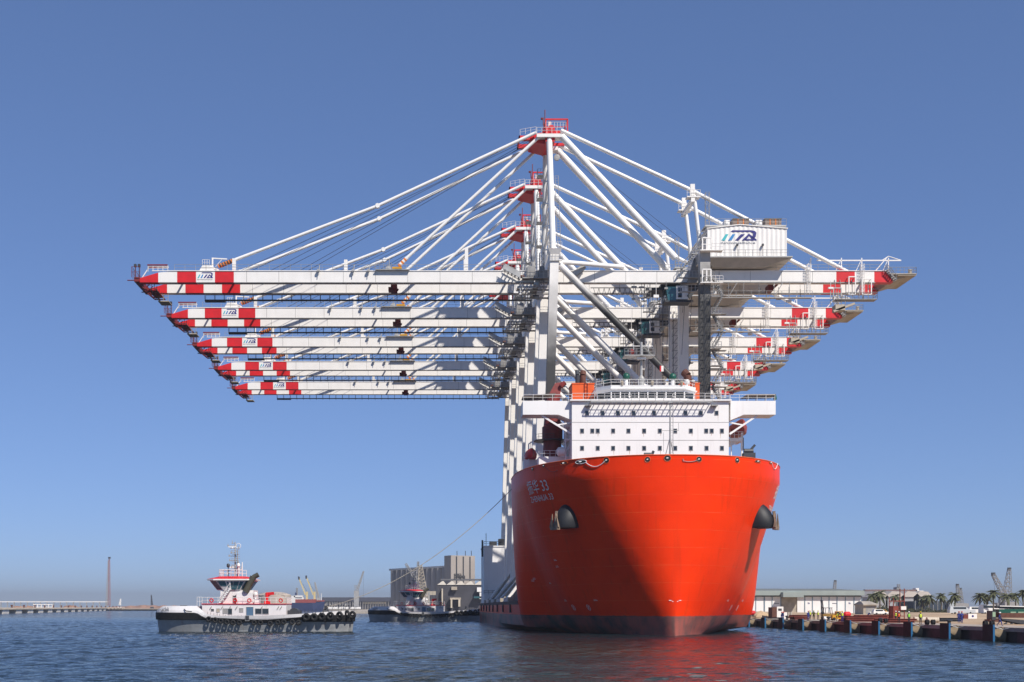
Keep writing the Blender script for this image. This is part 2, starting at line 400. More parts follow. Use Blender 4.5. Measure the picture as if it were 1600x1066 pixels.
# bulkheads, decks
for z, ds_ in ((25.3, fd), (ZD, [DA+i*4 for i in range(35)])):
    for a, b in zip(ds_, ds_[1:]):
        h.add([(SX-half(z, a)+.05, a, z), (SX+half(z, a)-.05, a, z), (SX+half(z, b)-.05, b, z), (SX-half(z, b)+.05, b, z)], [(0, 1, 2, 3)], 1)
h.add([(SX+s*half(z, DA), DA-.01, z) for z in zs[2:] for s in (-1, 1)], [(2*i, 2*i+1, 2*i+3, 2*i+2) for i in range(len(zs)-3)], 0)
h.add([(SX-21.8, DE, -3), (SX+21.8, DE, -3), (SX+21.8, DE, ZD), (SX-21.8, DE, ZD)], [(0, 1, 2, 3)], 0)
decks = mat('deck_red', (0.16, 0.04, 0.03), .8, var=.3)
hull = h.build('hull', [hullm, decks], ship, smooth=True, fixn=False)
# bulwark cap rail
capm = MB()
for side in (-1, 1):
    pts = [(SX+side*half(ZT, d), d, ZT) for d in fd[::2]]
    capm.path(pts, .09, 6)
capm.build('bulwark_rail', orange, hull)
# weathered deck edge along the cargo deck
for sd_ in (-1, 1):
    e = MB()
    for i in range(34):
        da_, db_ = DA+.3+i*4, DA+4.2+i*4; e.beam((SX+sd_*(half(ZD, da_)-.05), da_, ZD-.2), (SX+sd_*(half(ZD, db_)-.05), db_, ZD-.2), .3, .6)
    e.build('deck_edge', brown, hull)
for i in range(8):
    d = DA+14+i*15.5; MB().box(SX-half(4, d)-.28, SX-half(4, d)+.1, d-.3, d+.3, ZD-2.0, ZD-.5).build('side_bollard_recess', dark, hull)

# --- fairleads and openings in the bulwark
def ring_on(c, nrm, a, b, tube, n=16):
    nrm = Vector(nrm); u = Vector((0, 0, 1)).cross(nrm).normalized(); v = nrm.cross(u)
    mb = MB(); P = [c+u*a*math.cos(t)+v*b*math.sin(t) for t in [2*math.pi*i/n for i in range(n)]]
    for p, q in zip(P, P[1:]+P[:1]): mb.tube(p, q, tube, 6, m=0)
    mb.add([p+nrm*.02 for p in P], [tuple(range(n))], 1)
    return mb
holes = [(947.5, 719.5, .55, .55), (1011.8, 718.4, .5, .5), (1052, 716.3, .62, .55), (1092, 718, .52, .5), (1151.6, 719.3, .52, .5),
         (881.5, 724, .95, .25), (908, 722, 1.2, .32), (1183.5, 721.3, .95, .26), (1203.8, 723.2, .75, .25), (832.6, 733, .5, .3), (850, 727.8, .45, .35)]
for px, py, a, b in holes:
    p = hull_hit(px, py)
    if not p: continue
    side = -1 if p.x < SX else 1
    q, nrm = hull_pt(side, p.z, p.y)
    lead = ring_on(q+nrm*.03, nrm, a*.85, b*.85, .05).build('fairlead', [shipwhite if a > 1 else orange, black], hull)
    MB().tube(q+nrm*.06+Vector((-.25*a, 0, 0)), q+nrm*.06+Vector((.2*a, 0, .05)), .09, 6).build('roller', white2, lead)
# mooring lines hanging in loops between the fairleads
def hang(p0, p1, sag, name='mooring_line', r=.06, m=None):
    a, b = hull_hit(*p0), hull_hit(*p1); pts = []
    if a is None or b is None: return
    for i in range(15):
        f = i/14; d = a.y+(b.y-a.y)*f; z = a.z+(b.z-a.z)*f-sag*4*f*(1-f)
        px = p0[0]+(p1[0]-p0[0])*f; q = hull_hit(px, HZ-(z-CH)*F/d)
        if q is None: continue
        s = -1 if q.x < SX else 1; pts.append(hull_pt(s, q.z, q.y, .12)[0])
    MB().path(pts, r, 5).build(name, m or text_w, hull)
hang((916, 722.5), (946, 720.5), .75); hang((1056, 717), (1090, 719), .35, r=.05, m=grey); hang((852, 729), (872, 735), .5, r=.045, m=dkred); hang((1205, 724), (1214, 724), .9, r=.05)

# --- writing on the bow
def text_on_hull(body, size, side, px0, py0, px1, width=None, name='lettering', zs=1.0):
    """text whose baseline runs from the hull point under one pixel to that under the other"""
    vs, fs = text_mesh(body, 1.0)
    wmin = min(v[0] for v in vs); wmax = max(v[0] for v in vs)
    a = hull_hit(px0, py0); b = hull_hit(px1, py0)
    dA, dB = a.y, b.y; zb = a.z
    out = []
    # arc-length table at this height
    N = 60; tab = [(0, dA)]; L = 0
    for i in range(1, N+1):
        d = dA+(dB-dA)*i/N; q0 = hull_pt(side, zb, tab[-1][1])[0]; q1 = hull_pt(side, zb, d)[0]; L += (q1-q0).length; tab.append((L, d))
    for x, y, _ in vs:
        s = (x-wmin)/(wmax-wmin)*L
        for (l0, d0), (l1, d1) in zip(tab, tab[1:]):
            if l1 >= s-1e-6: d = d0+(d1-d0)*(s-l0)/max(1e-6, l1-l0); break
        out.append(hull_pt(side, zb+y*size, d, .02)[0])
    mb = MB(); mb.add(out, fs); return mb.build(name, text_w, hull, fixn=False)
text_on_hull('振华 33', 2.35, -1, 827, 772, 861, name='bow_lettering')
text_on_hull('ZHENHUA 33', 1.35, -1, 831, 786, 868, name='bow_lettering')
def port_text(body, size, d0, d1, z):
    vs, fs = text_mesh(body, 1.0, True); wmin = min(v[0] for v in vs); wmax = max(v[0] for v in vs)
    out = [hull_pt(1, z+y*size, d0+(d1-d0)*(x-wmin)/(wmax-wmin), .02)[0] for x, y, _ in vs]
    MB().add(out, fs).build('bow_lettering', text_w, hull, fixn=False)
port_text('振华 33', 2.35, 193.2, 201.5, 21.6); port_text('ZHENHUA 33', 1.35, 192.2, 202.0, 19.3)
# thruster marks, draught marks, bulb mark
def mark_shape(lines, c, side, sc, name, w=.07):
    mb = MB()
    for pl in lines:
        for (x0, z0), (x1, z1) in zip(pl, pl[1:]):
            L = math.hypot(x1-x0, z1-z0)*sc or 1; nx, nz = -(z1-z0)*sc/L*w/2, (x1-x0)*sc/L*w/2; q = []
            for (x, z, sg) in ((x0, z0, 1), (x1, z1, 1), (x1, z1, -1), (x0, z0, -1)):
                X = x*sc+nx*sg; Zz = z*sc+nz*sg
                ds = 0.02; tx = abs(half(c.z, c.y+ds)-half(c.z, c.y-ds))/(2*ds)      # metres of x per metre of depth
                dd = X/math.hypot(1, tx)*(-side if side else 1)
                q.append(hull_pt(side, c.z+Zz, max(D0+.02, c.y-dd*(-1)*(1 if side > 0 else 1)), .025)[0])
            mb.add(q, [(0, 1, 2, 3)])
    mb.build(name, text_w, hull, fixn=False)
circ = [(math.cos(2*math.pi*i/12), math.sin(2*math.pi*i/12)) for i in range(13)]
xx = [[(-.6, -.6), (.6, .6)], [(-.6, .6), (.6, -.6)]]
for px, py in ((896.5, 949.3), (919.8, 949.3), (1141.7, 949.7), (1152, 949.7)):
    c = hull_hit(px, py); mark_shape([circ]+xx, c, -1 if c.x < SX else 1, .42, 'thruster_mark')
for px, py in ((884, 939), (931, 938.5), (1137, 939), (1160, 939), (860, 912), (871, 886), (868, 876), (835, 905), (833, 908)):
    c = hull_hit(px, py)
    if c: mark_shape([[(-.8, 0), (.8, 0)], [(-.5, .3), (-.1, .3)], [(.2, .3), (.6, .3)]], c, -1 if c.x < SX else 1, .6, 'draught_mark', .06)
mm = MB()
for x0, x1, z in ((-.9, .9, 5.15), (-.45, .45, 5.0)): mm.add([(SX+x0*1.0, D0-.03+abs(x0)*.12, z), (SX+x1*1.0, D0-.03+abs(x1)*.12, z), (SX+x1, D0-.03+abs(x1)*.12, z+.10), (SX+x0, D0-.03+abs(x0)*.12, z+.10)], [(0, 1, 2, 3)])
mm.build('bulb_mark', text_w, hull, fixn=False)

# --- anchor bolsters and anchors
def bolster(px, py):
    c = hull_hit(px, py); side = -1 if c.x < SX else 1
    c, nrm = hull_pt(side, c.z, c.y); hn = Vector((nrm.x, nrm.y, 0)).normalized(); u = Vector((0, 0, 1)).cross(hn).normalized()
    prof = [(0, 2.5, .05), (.12, 2.2, .7), (.3, 1.6, 1.3), (.5, .8, 1.75), (.75, -.2, 2.0), (1.0, -1.3, 2.05), (1.08, -1.75, 1.95)]
    mb = MB(); n = 13; k0 = None; rows = []
    for f, z, r in prof:
        row = []
        for i in range(n):
            t = math.pi*i/(n-1); o = u*r*math.cos(t)+hn*(r*1.45*math.sin(t)*(.75+.25*f)-.55)
            p = c+o+Vector((0, 0, z)); row.append(len(mb.v)); mb.v.append(tuple(p))
        rows.append(row)
    for A, B in zip(rows, rows[1:]):
        for i in range(n-1): mb.f.append([A[i], A[i+1], B[i+1], B[i]]); mb.m.append(0)
    mb.f.append(rows[-1]); mb.m.append(0)
    bo = mb.build('anchor_bolster', black_paint, ship, smooth=True)
    # anchor: shank, crown, two flukes
    a = c+hn*(2.2)+Vector((0, 0, -.5)); an = MB()
    an.beam(a+Vector((0, 0, 1.3)), a+Vector((0, 0, -1.2))+hn*.25, .38, .42)
    an.beam(a+Vector((0, 0, -1.35))+hn*.3-u*.85, a+Vector((0, 0, -1.35))+hn*.3+u*.85, .6, .45)
    for sg in (-1, 1):
        b0 = a+Vector((0, 0, -1.2))+hn*.35+u*.75*sg; t = a+Vector((0, 0, .9))+hn*.45+u*.45*sg
        an.add([b0-u*.33-hn*.12, b0+u*.33-hn*.12, b0+u*.33+hn*.22, b0-u*.33+hn*.22, t-hn*.05, t+hn*.05], [(0, 1, 2, 3), (0, 4, 1), (1, 4, 5, 2), (2, 5, 3), (3, 5, 4, 0)])
    an.build('anchor', mat('anchor_rust', (.24, .17, .12), .7, var=.5, scale=2), ship)
black_paint = mat('black_paint', (0.010, 0.011, 0.014), .55, var=.3)
bolster(887, 808); bolster(1187, 808)

# --- deckhouse
dh = empty('deckhouse', (SX-265*0, 0, 0)); dh.parent = ship; dh.location = (0, -60, 25.3)
FX0, FX1, FY = SX-12.8, SX+12.85, 200.0
def hz(py): return ZA(py, FY)
b = MB(); b.box(FX0, FX1, FY, 212.5, 25.3, hz(627))
for py in (660, 688): b.box(FX0-.02, FX1+.02, FY-.025, FY, hz(py)-.03, hz(py)+.03, 1)
b.build('wall', [shipwhite, grey], dh)
b = MB(); b.box(FX0-.35, FX1+.35, FY-.5, 212.7, hz(627), hz(624.8)); b.build('roof_edge', shipwhite, dh)
def window(px, py, parent, w=.5, h_=.62, y=FY):
    c = W(px, py, y); o = MB()
    for x0, x1, z0, z1 in ((-w/2-.08, w/2+.08, h_/2, h_/2+.08), (-w/2-.08, w/2+.08, -h_/2-.08, -h_/2), (-w/2-.08, -w/2, -h_/2, h_/2), (w/2, w/2+.08, -h_/2, h_/2)):
        o.box(c.x+x0, c.x+x1, y-.06, y-.002, c.z+z0, c.z+z1, 0)
    o.box(c.x-w/2, c.x+w/2, y-.025, y-.004, c.z-h_/2, c.z+h_/2, 1)
    return o.build('window', [grey, glass], parent)
r1 = [917, 941.5, 965.5, 990, 1022, 1071, 1095, 1119.5]
r2 = [909.5, 925.5, 934, 958, 982, 1006.5, 1031, 1055, 1079.5, 1103.5, 1112, 1128]
r3 = [909.5, 934, 958, 982, 1006.5, 1031, 1055, 1079.5, 1104, 1128]
for r, py in ((r1, 645.5), (r2, 673.5), (r3, 700.5)):
    for px in r:
        wo = window(px, py, dh)
        if random.random() < .55:          # rust weeping from the frame
            c = W(px+random.uniform(-2.5, 2.5), py+4.5, FY); w_ = random.uniform(.03, .07); l_ = random.uniform(.25, .9)
            MB().add([(c.x-w_, FY-.004, c.z), (c.x+w_, FY-.004, c.z), (c.x+w_*.3, FY-.004, c.z-l_), (c.x-w_*.3, FY-.004, c.z-l_)], [(0, 1, 2, 3)]).build('rust_stain', mat('rust_stain', (.52, .40, .31), .8, var=.3, scale=3), wo, fixn=False)
for px in (919, 1116):       # searchlight brackets under the roof edge
    c = W(px, 634, FY-.4); MB().box(c.x-.5, c.x+.5, c.y-.5, c.y+.4, c.z-.12, c.z+.12).tube(c, c+Vector((0, -.1, -.5)), .16, 8).build('floodlight', grey, dh)
# window-cleaning gallery in front of the bridge: open frame that throws the slanted shadows
g = MB(); z = hz(630.5); x0, x1 = W(921, 0, FY).x, W(1109, 0, FY).x; gy = FY-1.75
g.beam((x0, gy, z), (x1, gy, z), .12, .16); g.beam((x0, (gy+FY)/2, z), (x1, (gy+FY)/2, z), .05, .08); g.beam((x0, FY-.1, z), (x1, FY-.1, z), .1, .12)
k = 23
for i in range(k+1):
    x = x0+(x1-x0)*i/k; g.beam((x, gy, z), (x, FY, z), .11, .1)
g.rail([(x0, gy, z), (x1, gy, z)], 1.0, 1.3, .03)
g.build('window_gallery', galv, dh)
# wings
for sg, pa, pb in ((-1, 817, 893.5), (1, 1141.5, 1212)):
    xa, xb = W(pa, 0, 200.6).x, W(pb, 0, 200.6).x
    zt, zb = ZA(626.5, 200.6), ZA(648, 200.6); out, inn = (xa, xb) if sg < 0 else (xb, xa)
    w = MB(); bend = 2.2*sg
    w.prism([(out, zb), (out, zt), (inn, zt), (inn, zb-.9), (inn+bend, zb)] if sg < 0 else [(out, zb), (inn+bend, zb), (inn, zb-.9), (inn, zt), (out, zt)], 200.6, 204.6)
    wg = w.build('bridge_wing', shipwhite, dh)
    s_ = MB(); p0 = Vector((inn, 201.2, zb-4.4)); p1 = Vector((inn+4.6*sg if sg > 0 else inn-5.0, 201.2, zb))
    s_.beam(p0+Vector((0, 0, 1.3)), p1, .3, .3); s_.beam((inn, 201.2, zb-1.2), p0.lerp(p1, .45)+Vector((0, 0, .8)), .22, .22)
    s_.build('strut', shipwhite, wg)
    ry = MB(); ry.rail([(out-.1*sg, 200.7, zt), (inn, 200.7, zt)], 1.05, 1.6, .035); ry.build('railing', white2, wg)
# wing awnings
c0, c1 = W(817, 618, 201), W(868, 614.5, 201)
MB().hexa([(c0.x, 200.8, c0.z-.35), (c1.x, 200.8, c1.z-.25), (c1.x, 204, c1.z-.25), (c0.x, 204, c0.z-.35)], [(c0.x, 200.8, c0.z-.12), (c1.x, 200.8, c1.z-.02), (c1.x, 204, c1.z-.02), (c0.x, 204, c0.z-.12)]).build('wing_awning', mat('awning_grey', (.16, .13, .11), .8), dh)
aw = MB(); c0, c1 = W(1163, 617, 201), W(1212, 616, 201); aw.hexa([(c0.x, 200.9, c0.z-.2), (c1.x, 200.9, c1.z-.2), (c1.x, 204, c1.z-.2), (c0.x, 204, c0.z-.2)], [(c0.x+.6, 200.9, c0.z+.1), (c1.x, 200.9, c1.z), (c1.x, 204, c1.z), (c0.x+.6, 204, c0.z+.1)])
for i in range(4):
    x = c0.x+.4+(c1.x-c0.x-.6)*i/3; aw.tube((x, 201.1, ZA(626.5, 200.6)), (x, 201.1, c0.z-.1), .05, 6)
aw.build('wing_awning', mat('awning_grey', (.16, .13, .11), .8), dh)
MB().lathe(W(1211, 622, 201.5), [(.25, -.3), (.3, 0), (.2, .45), (.05, .5)], 8).build('wing_light', green, dh)
# wheelhouse with raked windows
wy = 201.6
def wx(px): return W(px, 0, wy).x
wz0, wz1, wz2, wz3 = ZA(625.5, wy), ZA(622, wy), ZA(612.5, wy), ZA(602.5, wy)
A, B = wx(936), wx(1088); ca = 2.0
plan = lambda g_: [(A-g_, 209), (A-g_, wy+ca), (A+ca-g_*.3, wy-g_), (B-ca+g_*.3, wy-g_), (B+g_, wy+ca), (B+g_, 209)]
def slab(name, z0, z1, g0, g1, m, parent):
    P0, P1 = plan(g0), plan(g1); mb = MB(); n = len(P0)
    mb.add([(x, y, z0) for x, y in P0]+[(x, y, z1) for x, y in P1], [tuple(range(n))[::-1], tuple(range(n, 2*n))]+[(i, (i+1) % n, n+(i+1) % n, n+i) for i in range(n)])
    return mb.build(name, m, parent)
wh = slab('wheelhouse', wz0-.4, wz1, .0, .0, shipwhite, dh)
slab('glazing', wz1+.004, wz2, -.06, .10, glass, wh); slab('roof', wz2+.004, wz3, .15, .35, shipwhite, wh); slab('visor', wz2+.35, wz2+.5, .55, .6, shipwhite, wh)
nw = 8
for i in range(nw+1):
    x = (A+ca)+(B-A-2*ca)*i/nw; MB().beam((x, wy-.02, wz1), (x, wy-.16, wz2+.02), .17, .10).build('mullion', shipwhite, wh)
for x0, x1 in ((A, A+ca), (B, B-ca)):
    MB().beam((x0, wy+ca, wz1), (x0, wy+ca, wz2), .2, .2).build('mullion', shipwhite, wh)
for px in (984, 1053): MB().torus(W(px, 618, wy-.2), .26, .035, 'y', 12, 5).build('clear_view_screen', white2, wh)
rl = MB(); rl.rail([(A-.2, wy+2.2, wz3), (A+2, wy, wz3), (B-2, wy, wz3), (B+.2, wy+2.2, wz3), (B+.2, 208.5, wz3)], 1.0, 1.5, .04); rl.build('roof_railing', white2, wh)
for px in (972, 1019, 1065):
    c = W(px, 602, wy-.3); MB().tube(c, c+Vector((0, -.15, .5)), .22, 8).box(c.x-.2, c.x+.2, c.y-.3, c.y+.1, c.z+.35, c.z+.7).build('searchlight', beige, wh)
rl = MB(); zr = hz(624.8)
rl.rail([(FX0, FY-.3, zr), (A-1, FY-.3, zr)], 1.0, 1.5, .035); rl.rail([(B+1, FY-.3, zr), (FX1, FY-.3, zr)], 1.0, 1.5, .035); rl.rail([(A-1, FY-.4, zr), (B+1, FY-.4, zr)], 1.0, 1.7, .03)
rl.build('bridge_deck_railing', white2, dh)
# funnels
def funnel(px0, px1, py0, py1, d, pipes):
    x0, x1 = XA(px0, d), XA(px1, d); f = MB(); f.box(x0, x1, d, d+4.5, hz(627)-.5, ZA(py0, d))
    f.box(x0-.08, x1+.08, d-.08, d+4.6, ZA(py0, d)-.14, ZA(py0, d)+.04)
    fo = f.build('funnel', orange, dh)
    for px, r, pyt, m, lean in pipes:
        a = Vector((XA(px, d), d+1.6, ZA(py0, d))); t = ZA(pyt, d)-a.z
        MB().tube(a, a+Vector((0, 0, t*.7)), r, 12).tube(a+Vector((0, 0, t*.68)), a+Vector((lean, .5, t)), r, 12).build('exhaust_pipe', m, fo)
    MB().ladder((x0+(x1-x0)*.62, d-.12, ZA(py1, d)), (x0+(x1-x0)*.62, d-.12, ZA(py0, d)), .5, .05).build('ladder', dkred, fo)
funnel(894, 928.5, 599, 622, 206.0, [(904, .36, 577, dark, 0), (912.5, .52, 578, brown, .1)])
funnel(1064, 1093, 598.5, 622, 206.0, [(1077.5, .68, 578, brown, -.5)])
# satellite domes, pedestals, main mast
def dome(px, py, d, r, m):
    c = W(px, py, d); zb = wz3
    MB().lathe(c, [(r*.6, -r*.9), (r*.95, -r*.4), (r, 0), (r*.87, r*.5), (r*.5, r*.87), (.03, r)], 12).build('satellite_dome', m, wh, smooth=True)
    MB().tube((c.x, c.y, zb), (c.x, c.y, c.z-r*.85), r*.5, 8).build('dome_pedestal', white2, wh)
dome(978.5, 588.5, 204, .62, green); dome(1051, 589, 204, .62, green); dome(1073.5, 597, 203, .45, white2)
ms = MB(); d = 205.5; x = XA(1002, d)
ms.lathe((x, d, wz3-.1), [(.55, 0), (.5, 1.3), (.6, 1.9), (.35, 2.3), (.2, 2.5)], 12)
ms.tube((x, d, wz3+2), (x, d, ZA(535, d)), .22, 8)
mst = ms.build('signal_mast', galv, dh)
pl = MB(); zp = ZA(557, d); pl.box(XA(974, d), XA(1021, d), d-1.4, d+1.4, zp-.14, zp); pl.rail([(XA(974, d), d-1.4, zp), (XA(1021, d), d-1.4, zp)], 1.05, 1.1, .035); pl.build('mast_platform', galv, mst)
yd = MB(); yd.tube(W(985, 541, d), W(1020, 541, d), .07, 6); yd.tube(W(990, 548, d), W(990, 534, d), .04, 5); yd.tube(W(1013, 548, d), W(1013, 530, d), .04, 5); yd.build('signal_yard', white2, mst)
MB().box(XA(994, d), XA(1008, d), d-.9, d-.6, ZA(563, d), ZA(560, d)).build('radar_scanner', white2, mst)
c = W(987, 551, d-.6); MB().lathe(c, [(.3, -.5), (.45, -.1), (.4, .35), (.1, .6)], 10).build('mast_light', dkred, mst)
# foremast on the forecastle
fm = MB(); d = 187.0; x = XA(1047, d); zb = 25.3
fm.tube((x, d, zb), (x, d, ZA(628, d)), .16, 8, .10); fm.tube((x+.45, d, zb), (x+.45, d, ZA(634, d)), .05, 6)
for dx, dy in ((-1.1, .8), (1.1, .8)): fm.tube((x+dx, d+dy, zb), (x, d, ZA(683, d)), .06, 6)
fm.tube((x-1.2, d, ZA(673, d)), (x+1.3, d, ZA(673, d)), .05, 6); fm.tube((x+1.3, d, ZA(673, d)), (x+1.3, d, ZA(661, d)), .03, 5); fm.tube((x-1.0, d, ZA(706, d)), (x-1.0, d, ZA(676, d)), .03, 5)
fm.ladder((x+.23, d-.05, zb), (x+.23, d-.05, ZA(634, d)), .4, .025); fm.box(x-.3, x+.3, d-.3, d+.3, ZA(630, d), ZA(627, d))
fm.build('foremast', galv, ship)
wn_ = MB(); c = W(1013.5, 711, 186); wn_.tube(c+Vector((-.7, 0, 0)), c+Vector((.5, 0, 0)), .35, 10); wn_.tube(c+Vector((.5, 0, 0)), c+Vector((.75, 0, .6)), .2, 8); wn_.box(c.x-.8, c.x+.8, c.y-.3, c.y+.3, 25.3, c.z); wn_.build('deck_winch', dark, ship)

# --- starboard deck crane (dark red) with its jib laid across the wing
d = 208.0; x = XA(863, d); dc = MB()
dc.lathe((x, d, 25.3), [(1.55, 0), (1.55, ZA(690, d)-25.3), (1.75, ZA(690, d)-25.2), (1.75, ZA(668, d)-25.3), (1.5, ZA(666, d)-25.3), (1.25, ZA(640, d)-25.3), (1.3, ZA(622, d)-25.3)], 16)
dco = dc.build('deck_crane', dkred, ship, smooth=True)
zz = ZA(690, d); MB().lathe((x-.3, d, zz), [(1.8, 0), (2.9, 0), (2.9, .14), (1.8, .14)], 16).rail([(x-2.9, d-1.5, zz), (x-2.5, d-2.2, zz), (x, d-2.9, zz)], 1.0, .9, .03).build('crane_platform', dark, dco)
hd = MB(); hd.hexa([(x-.9, d-1, ZA(622, d)), (x+1.2, d-1, ZA(622, d)), (x+1.2, d+1, ZA(622, d)), (x-.9, d+1, ZA(622, d))], [(x+.4, d-.6, ZA(600, d)), (x+1.6, d-.6, ZA(598, d)), (x+1.6, d+.6, ZA(598, d)), (x+.4, d+.6, ZA(600, d))]); hd.tube(W(876, 604, d-1), W(883, 598, d-1), .4, 8); hd.build('crane_head', dkred, dco)
jb = MB(); jb.beam(W(872, 621, d), W(826, 623, d+9), .9, .7); jb.build('crane_jib', dkred, dco)
# starboard side gear: white house, liferaft canister, rescue boat with davit
wb = MB(); wb.box(XA(842, 205), XA(894, 205), 205, 209, 25.3, ZA(713.5, 205)); wb.rail([(XA(842, 205), 205, ZA(713.5, 205)), (XA(894, 205), 205, ZA(713.5, 205))], 1.0, 1.0, .035); wb.build('side_house', shipwhite, ship)
st = MB()
for py in (688, 667): st.box(XA(882, 204), XA(897, 204), 203, 206, ZA(py, 204)-.15, ZA(py, 204)+.15); st.rail([(XA(882, 204), 203, ZA(py, 204)), (XA(897, 204), 203, ZA(py, 204))], 1.0, .8, .035)
st.tube((XA(883, 204), 203.2, 25.3), (XA(883, 204), 203.2, ZA(650, 204)), .12, 6); st.beam(W(880, 710, 204), W(896, 690, 204), .2, .3)
st.build('side_platform', shipwhite, dh)
MB().lathe(W(877, 706, 203.5), [(.35, -.8), (.75, -.5), (.8, 0), (.75, .5), (.35, .8)], 12, 'x').build('liferaft_canister', white2, ship, smooth=True)
def boat_hull(c, L, Wd, H, m, name, parent, ax='y'):
    mb = MB(); n = 9; rows = []
    for i in range(n):
        f = i/(n-1)*2-1; wdt = Wd/2*max(.08, 1-abs(f)**2.6); zz_ = H*.12*f*f; row = []
        for (a, b_) in ((-1, .1), (-.9, -.35), (-.5, -.5), (.5, -.5), (.9, -.35), (1, .1), (.75, .45), (.3, .62), (-.3, .62), (-.75, .45)):
            p = (f*L/2, a*wdt, b_*H*(.7 if b_ > .1 and abs(f) > .8 else 1)+zz_)
            q = Vector((p[1], p[0], p[2])) if ax == 'y' else Vector(p)
            row.append(len(mb.v)); mb.v.append(tuple(Vector(c)+q))
        rows.append(row)
    for A_, B_ in zip(rows, rows[1:]):
        for i in range(10): mb.f.append([A_[i], A_[(i+1) % 10], B_[(i+1) % 10], B_[i]]); mb.m.append(0)
    mb.f.append(rows[0][::-1]); mb.m.append(0); mb.f.append(rows[-1]); mb.m.append(0)
    return mb.build(name, m, parent, smooth=True)
c = W(829, 712, 213); rb = boat_hull(c, 6.0, 2.2, 1.5, red, 'rescue_boat', ship)
dv = MB(); dv.box(c.x-1.2, c.x+1.3, 212, 216, 25.3-1.6, c.z-.8); dv.beam(W(826, 722, 212), W(826, 694, 212), .2, .25); dv.beam(W(826, 694, 212), W(832, 690, 212), .2, .2); dv.tube(W(829, 703, 212), W(829, 690, 212), .04, 5); dv.box(c.x-.8, c.x-.2, 211.9, 212.1, c.z-2.0, c.z-1.2)
dv.build('davit', shipwhite, ship)
# port side gear: platforms, lifeboat end, winch
d = 205
pp = MB(); pp.box(XA(1140.5, d), XA(1161, d), d, d+4, ZA(688, d)-.2, ZA(684.5, d)); pp.rail([(XA(1141, d), d, ZA(684.5, d)), (XA(1161, d), d, ZA(684.5, d))], 1.05, .8, .04)
pp.hexa([(XA(1140.5, d), d+.5, ZA(698, d)), (XA(1143, d), d+.5, ZA(697, d)), (XA(1143, d), d+2, ZA(697, d)), (XA(1140.5, d), d+2, ZA(698, d))], [(XA(1140.5, d), d+.5, ZA(688, d)), (XA(1158, d), d+.5, ZA(688, d)), (XA(1158, d), d+2, ZA(688, d)), (XA(1140.5, d), d+2, ZA(688, d))])
pp.tube((XA(1159.5, d), d+.2, 25.3), (XA(1159.5, d), d+.2, ZA(676, d)), .17, 8); pp.tube((XA(1143, d), d+.2, 25.3), (XA(1143, d), d+.2, ZA(684, d)), .1, 8)
pp.build('side_platform', shipwhite, dh)
boat_hull(W(1152, 673, 212), 8.5, 2.8, 2.2, mat('lifeboat_red', (.30, .05, .035), .5), 'lifeboat', ship)
lb = MB(); lb.add([W(1142, 670, 206), W(1161, 665.5, 206), W(1163, 675, 206), W(1161, 677, 206), W(1143, 680, 206), W(1142, 670, 208), W(1161, 665.5, 208), W(1163, 675, 208), W(1161, 677, 208), W(1143, 680, 208)], [(0, 1, 2, 3, 4), (9, 8, 7, 6, 5), (0, 5, 6, 1), (1, 6, 7, 2), (2, 7, 8, 3), (3, 8, 9, 4), (4, 9, 5, 0)]); lb.build('lifeboat_cover', mat('lifeboat_red', (.3, .05, .035), .5), ship)
wnc = MB(); c = W(1171, 705, 201); wnc.box(c.x-1.0, c.x+.9, c.y-.4, c.y+1, 25.3, c.z-.3); wnc.tube(c+Vector((-.9, 0, 0)), c+Vector((.6, 0, 0)), .4, 10); wnc.beam(c+Vector((.1, 0, .1)), c+Vector((.9, 0, 1.0)), .4, .35); wnc.tube(c+Vector((-1.0, 0, .2)), c+Vector((-1.0, 0, 2.2)), .09, 6); wnc.build('mooring_winch', dark, ship)
pr = MB(); pr.rail([(XA(1141, 199), 199, 26.5), (XA(1168, 199), 199, 26.5), (XA(1194, 199), 199, 26.4)], 1.1, 1.3, .05); pr.build('forecastle_railing', white2, ship)
# --- stern casing, blue covers and sea-fastening on the cargo deck
sc = MB(); sc.box(14.6, 24.5, 331, 349, ZD, ZA(856, 336)); sc.box(14.4, 24.7, 330.8, 349.2, ZA(856, 336), ZA(854.3, 336)); sco = sc.build('stern_casing', shipwhite, ship)
sd = MB(); z = ZA(854, 336); sd.rail([(14.6, 331.2, z), (24, 331.2, z)], 1.1, 1.5, .05); sd.box(16.2, 18.2, 333, 335, z, z+1.2); sd.box(18.6, 20.6, 332.5, 335, z, z+1.9); sd.box(20.4, 22, 333, 336, z, z+3.0); sd.tube((15.2, 332, z), (15.2, 332, z+3.4), .08, 6); sd.tube((14.2, 332, z-3), (14.2, 332, z+1.5), .25, 6); sd.build('casing_gear', dark, sco)
MB().rail([(14.55, 330.7, ZA(929, 331)), (19.5, 330.7, ZA(929, 331))], 1.1, 1.2, .05).build('casing_rail', grey, sco)
tarp = mat('blue_tarpaulin', (.03, .10, .19), .7, var=.35, scale=1.2)
tarp2 = mat('grey_tarpaulin', (.30, .30, .31), .8, var=.2)
for i, (dd, mm_) in enumerate(((236, tarp2), (252, tarp), (266, tarp), (279, tarp2), (293, tarp), (306, tarp), (319, tarp2))):
    zt = 11.2+random.uniform(-.5, .5); tb = MB()
    tb.add([(15.0, dd-3.4, ZD), (15.0, dd+3.4, ZD), (19.6, dd+2.0, zt-2), (19.6, dd-2.0, zt-1.6), (15.9, dd-2.6, ZD+1.0), (15.9, dd+2.6, ZD+1.3), (20.2, dd, zt), (22, dd-2, ZD), (22, dd+2, ZD)], [(0, 1, 5, 4), (4, 5, 2, 3), (3, 2, 6), (0, 4, 3, 7), (3, 6, 7), (1, 8, 2, 5), (2, 8, 6), (6, 8, 7)])
    tb.build('deck_cover', mm_, ship)
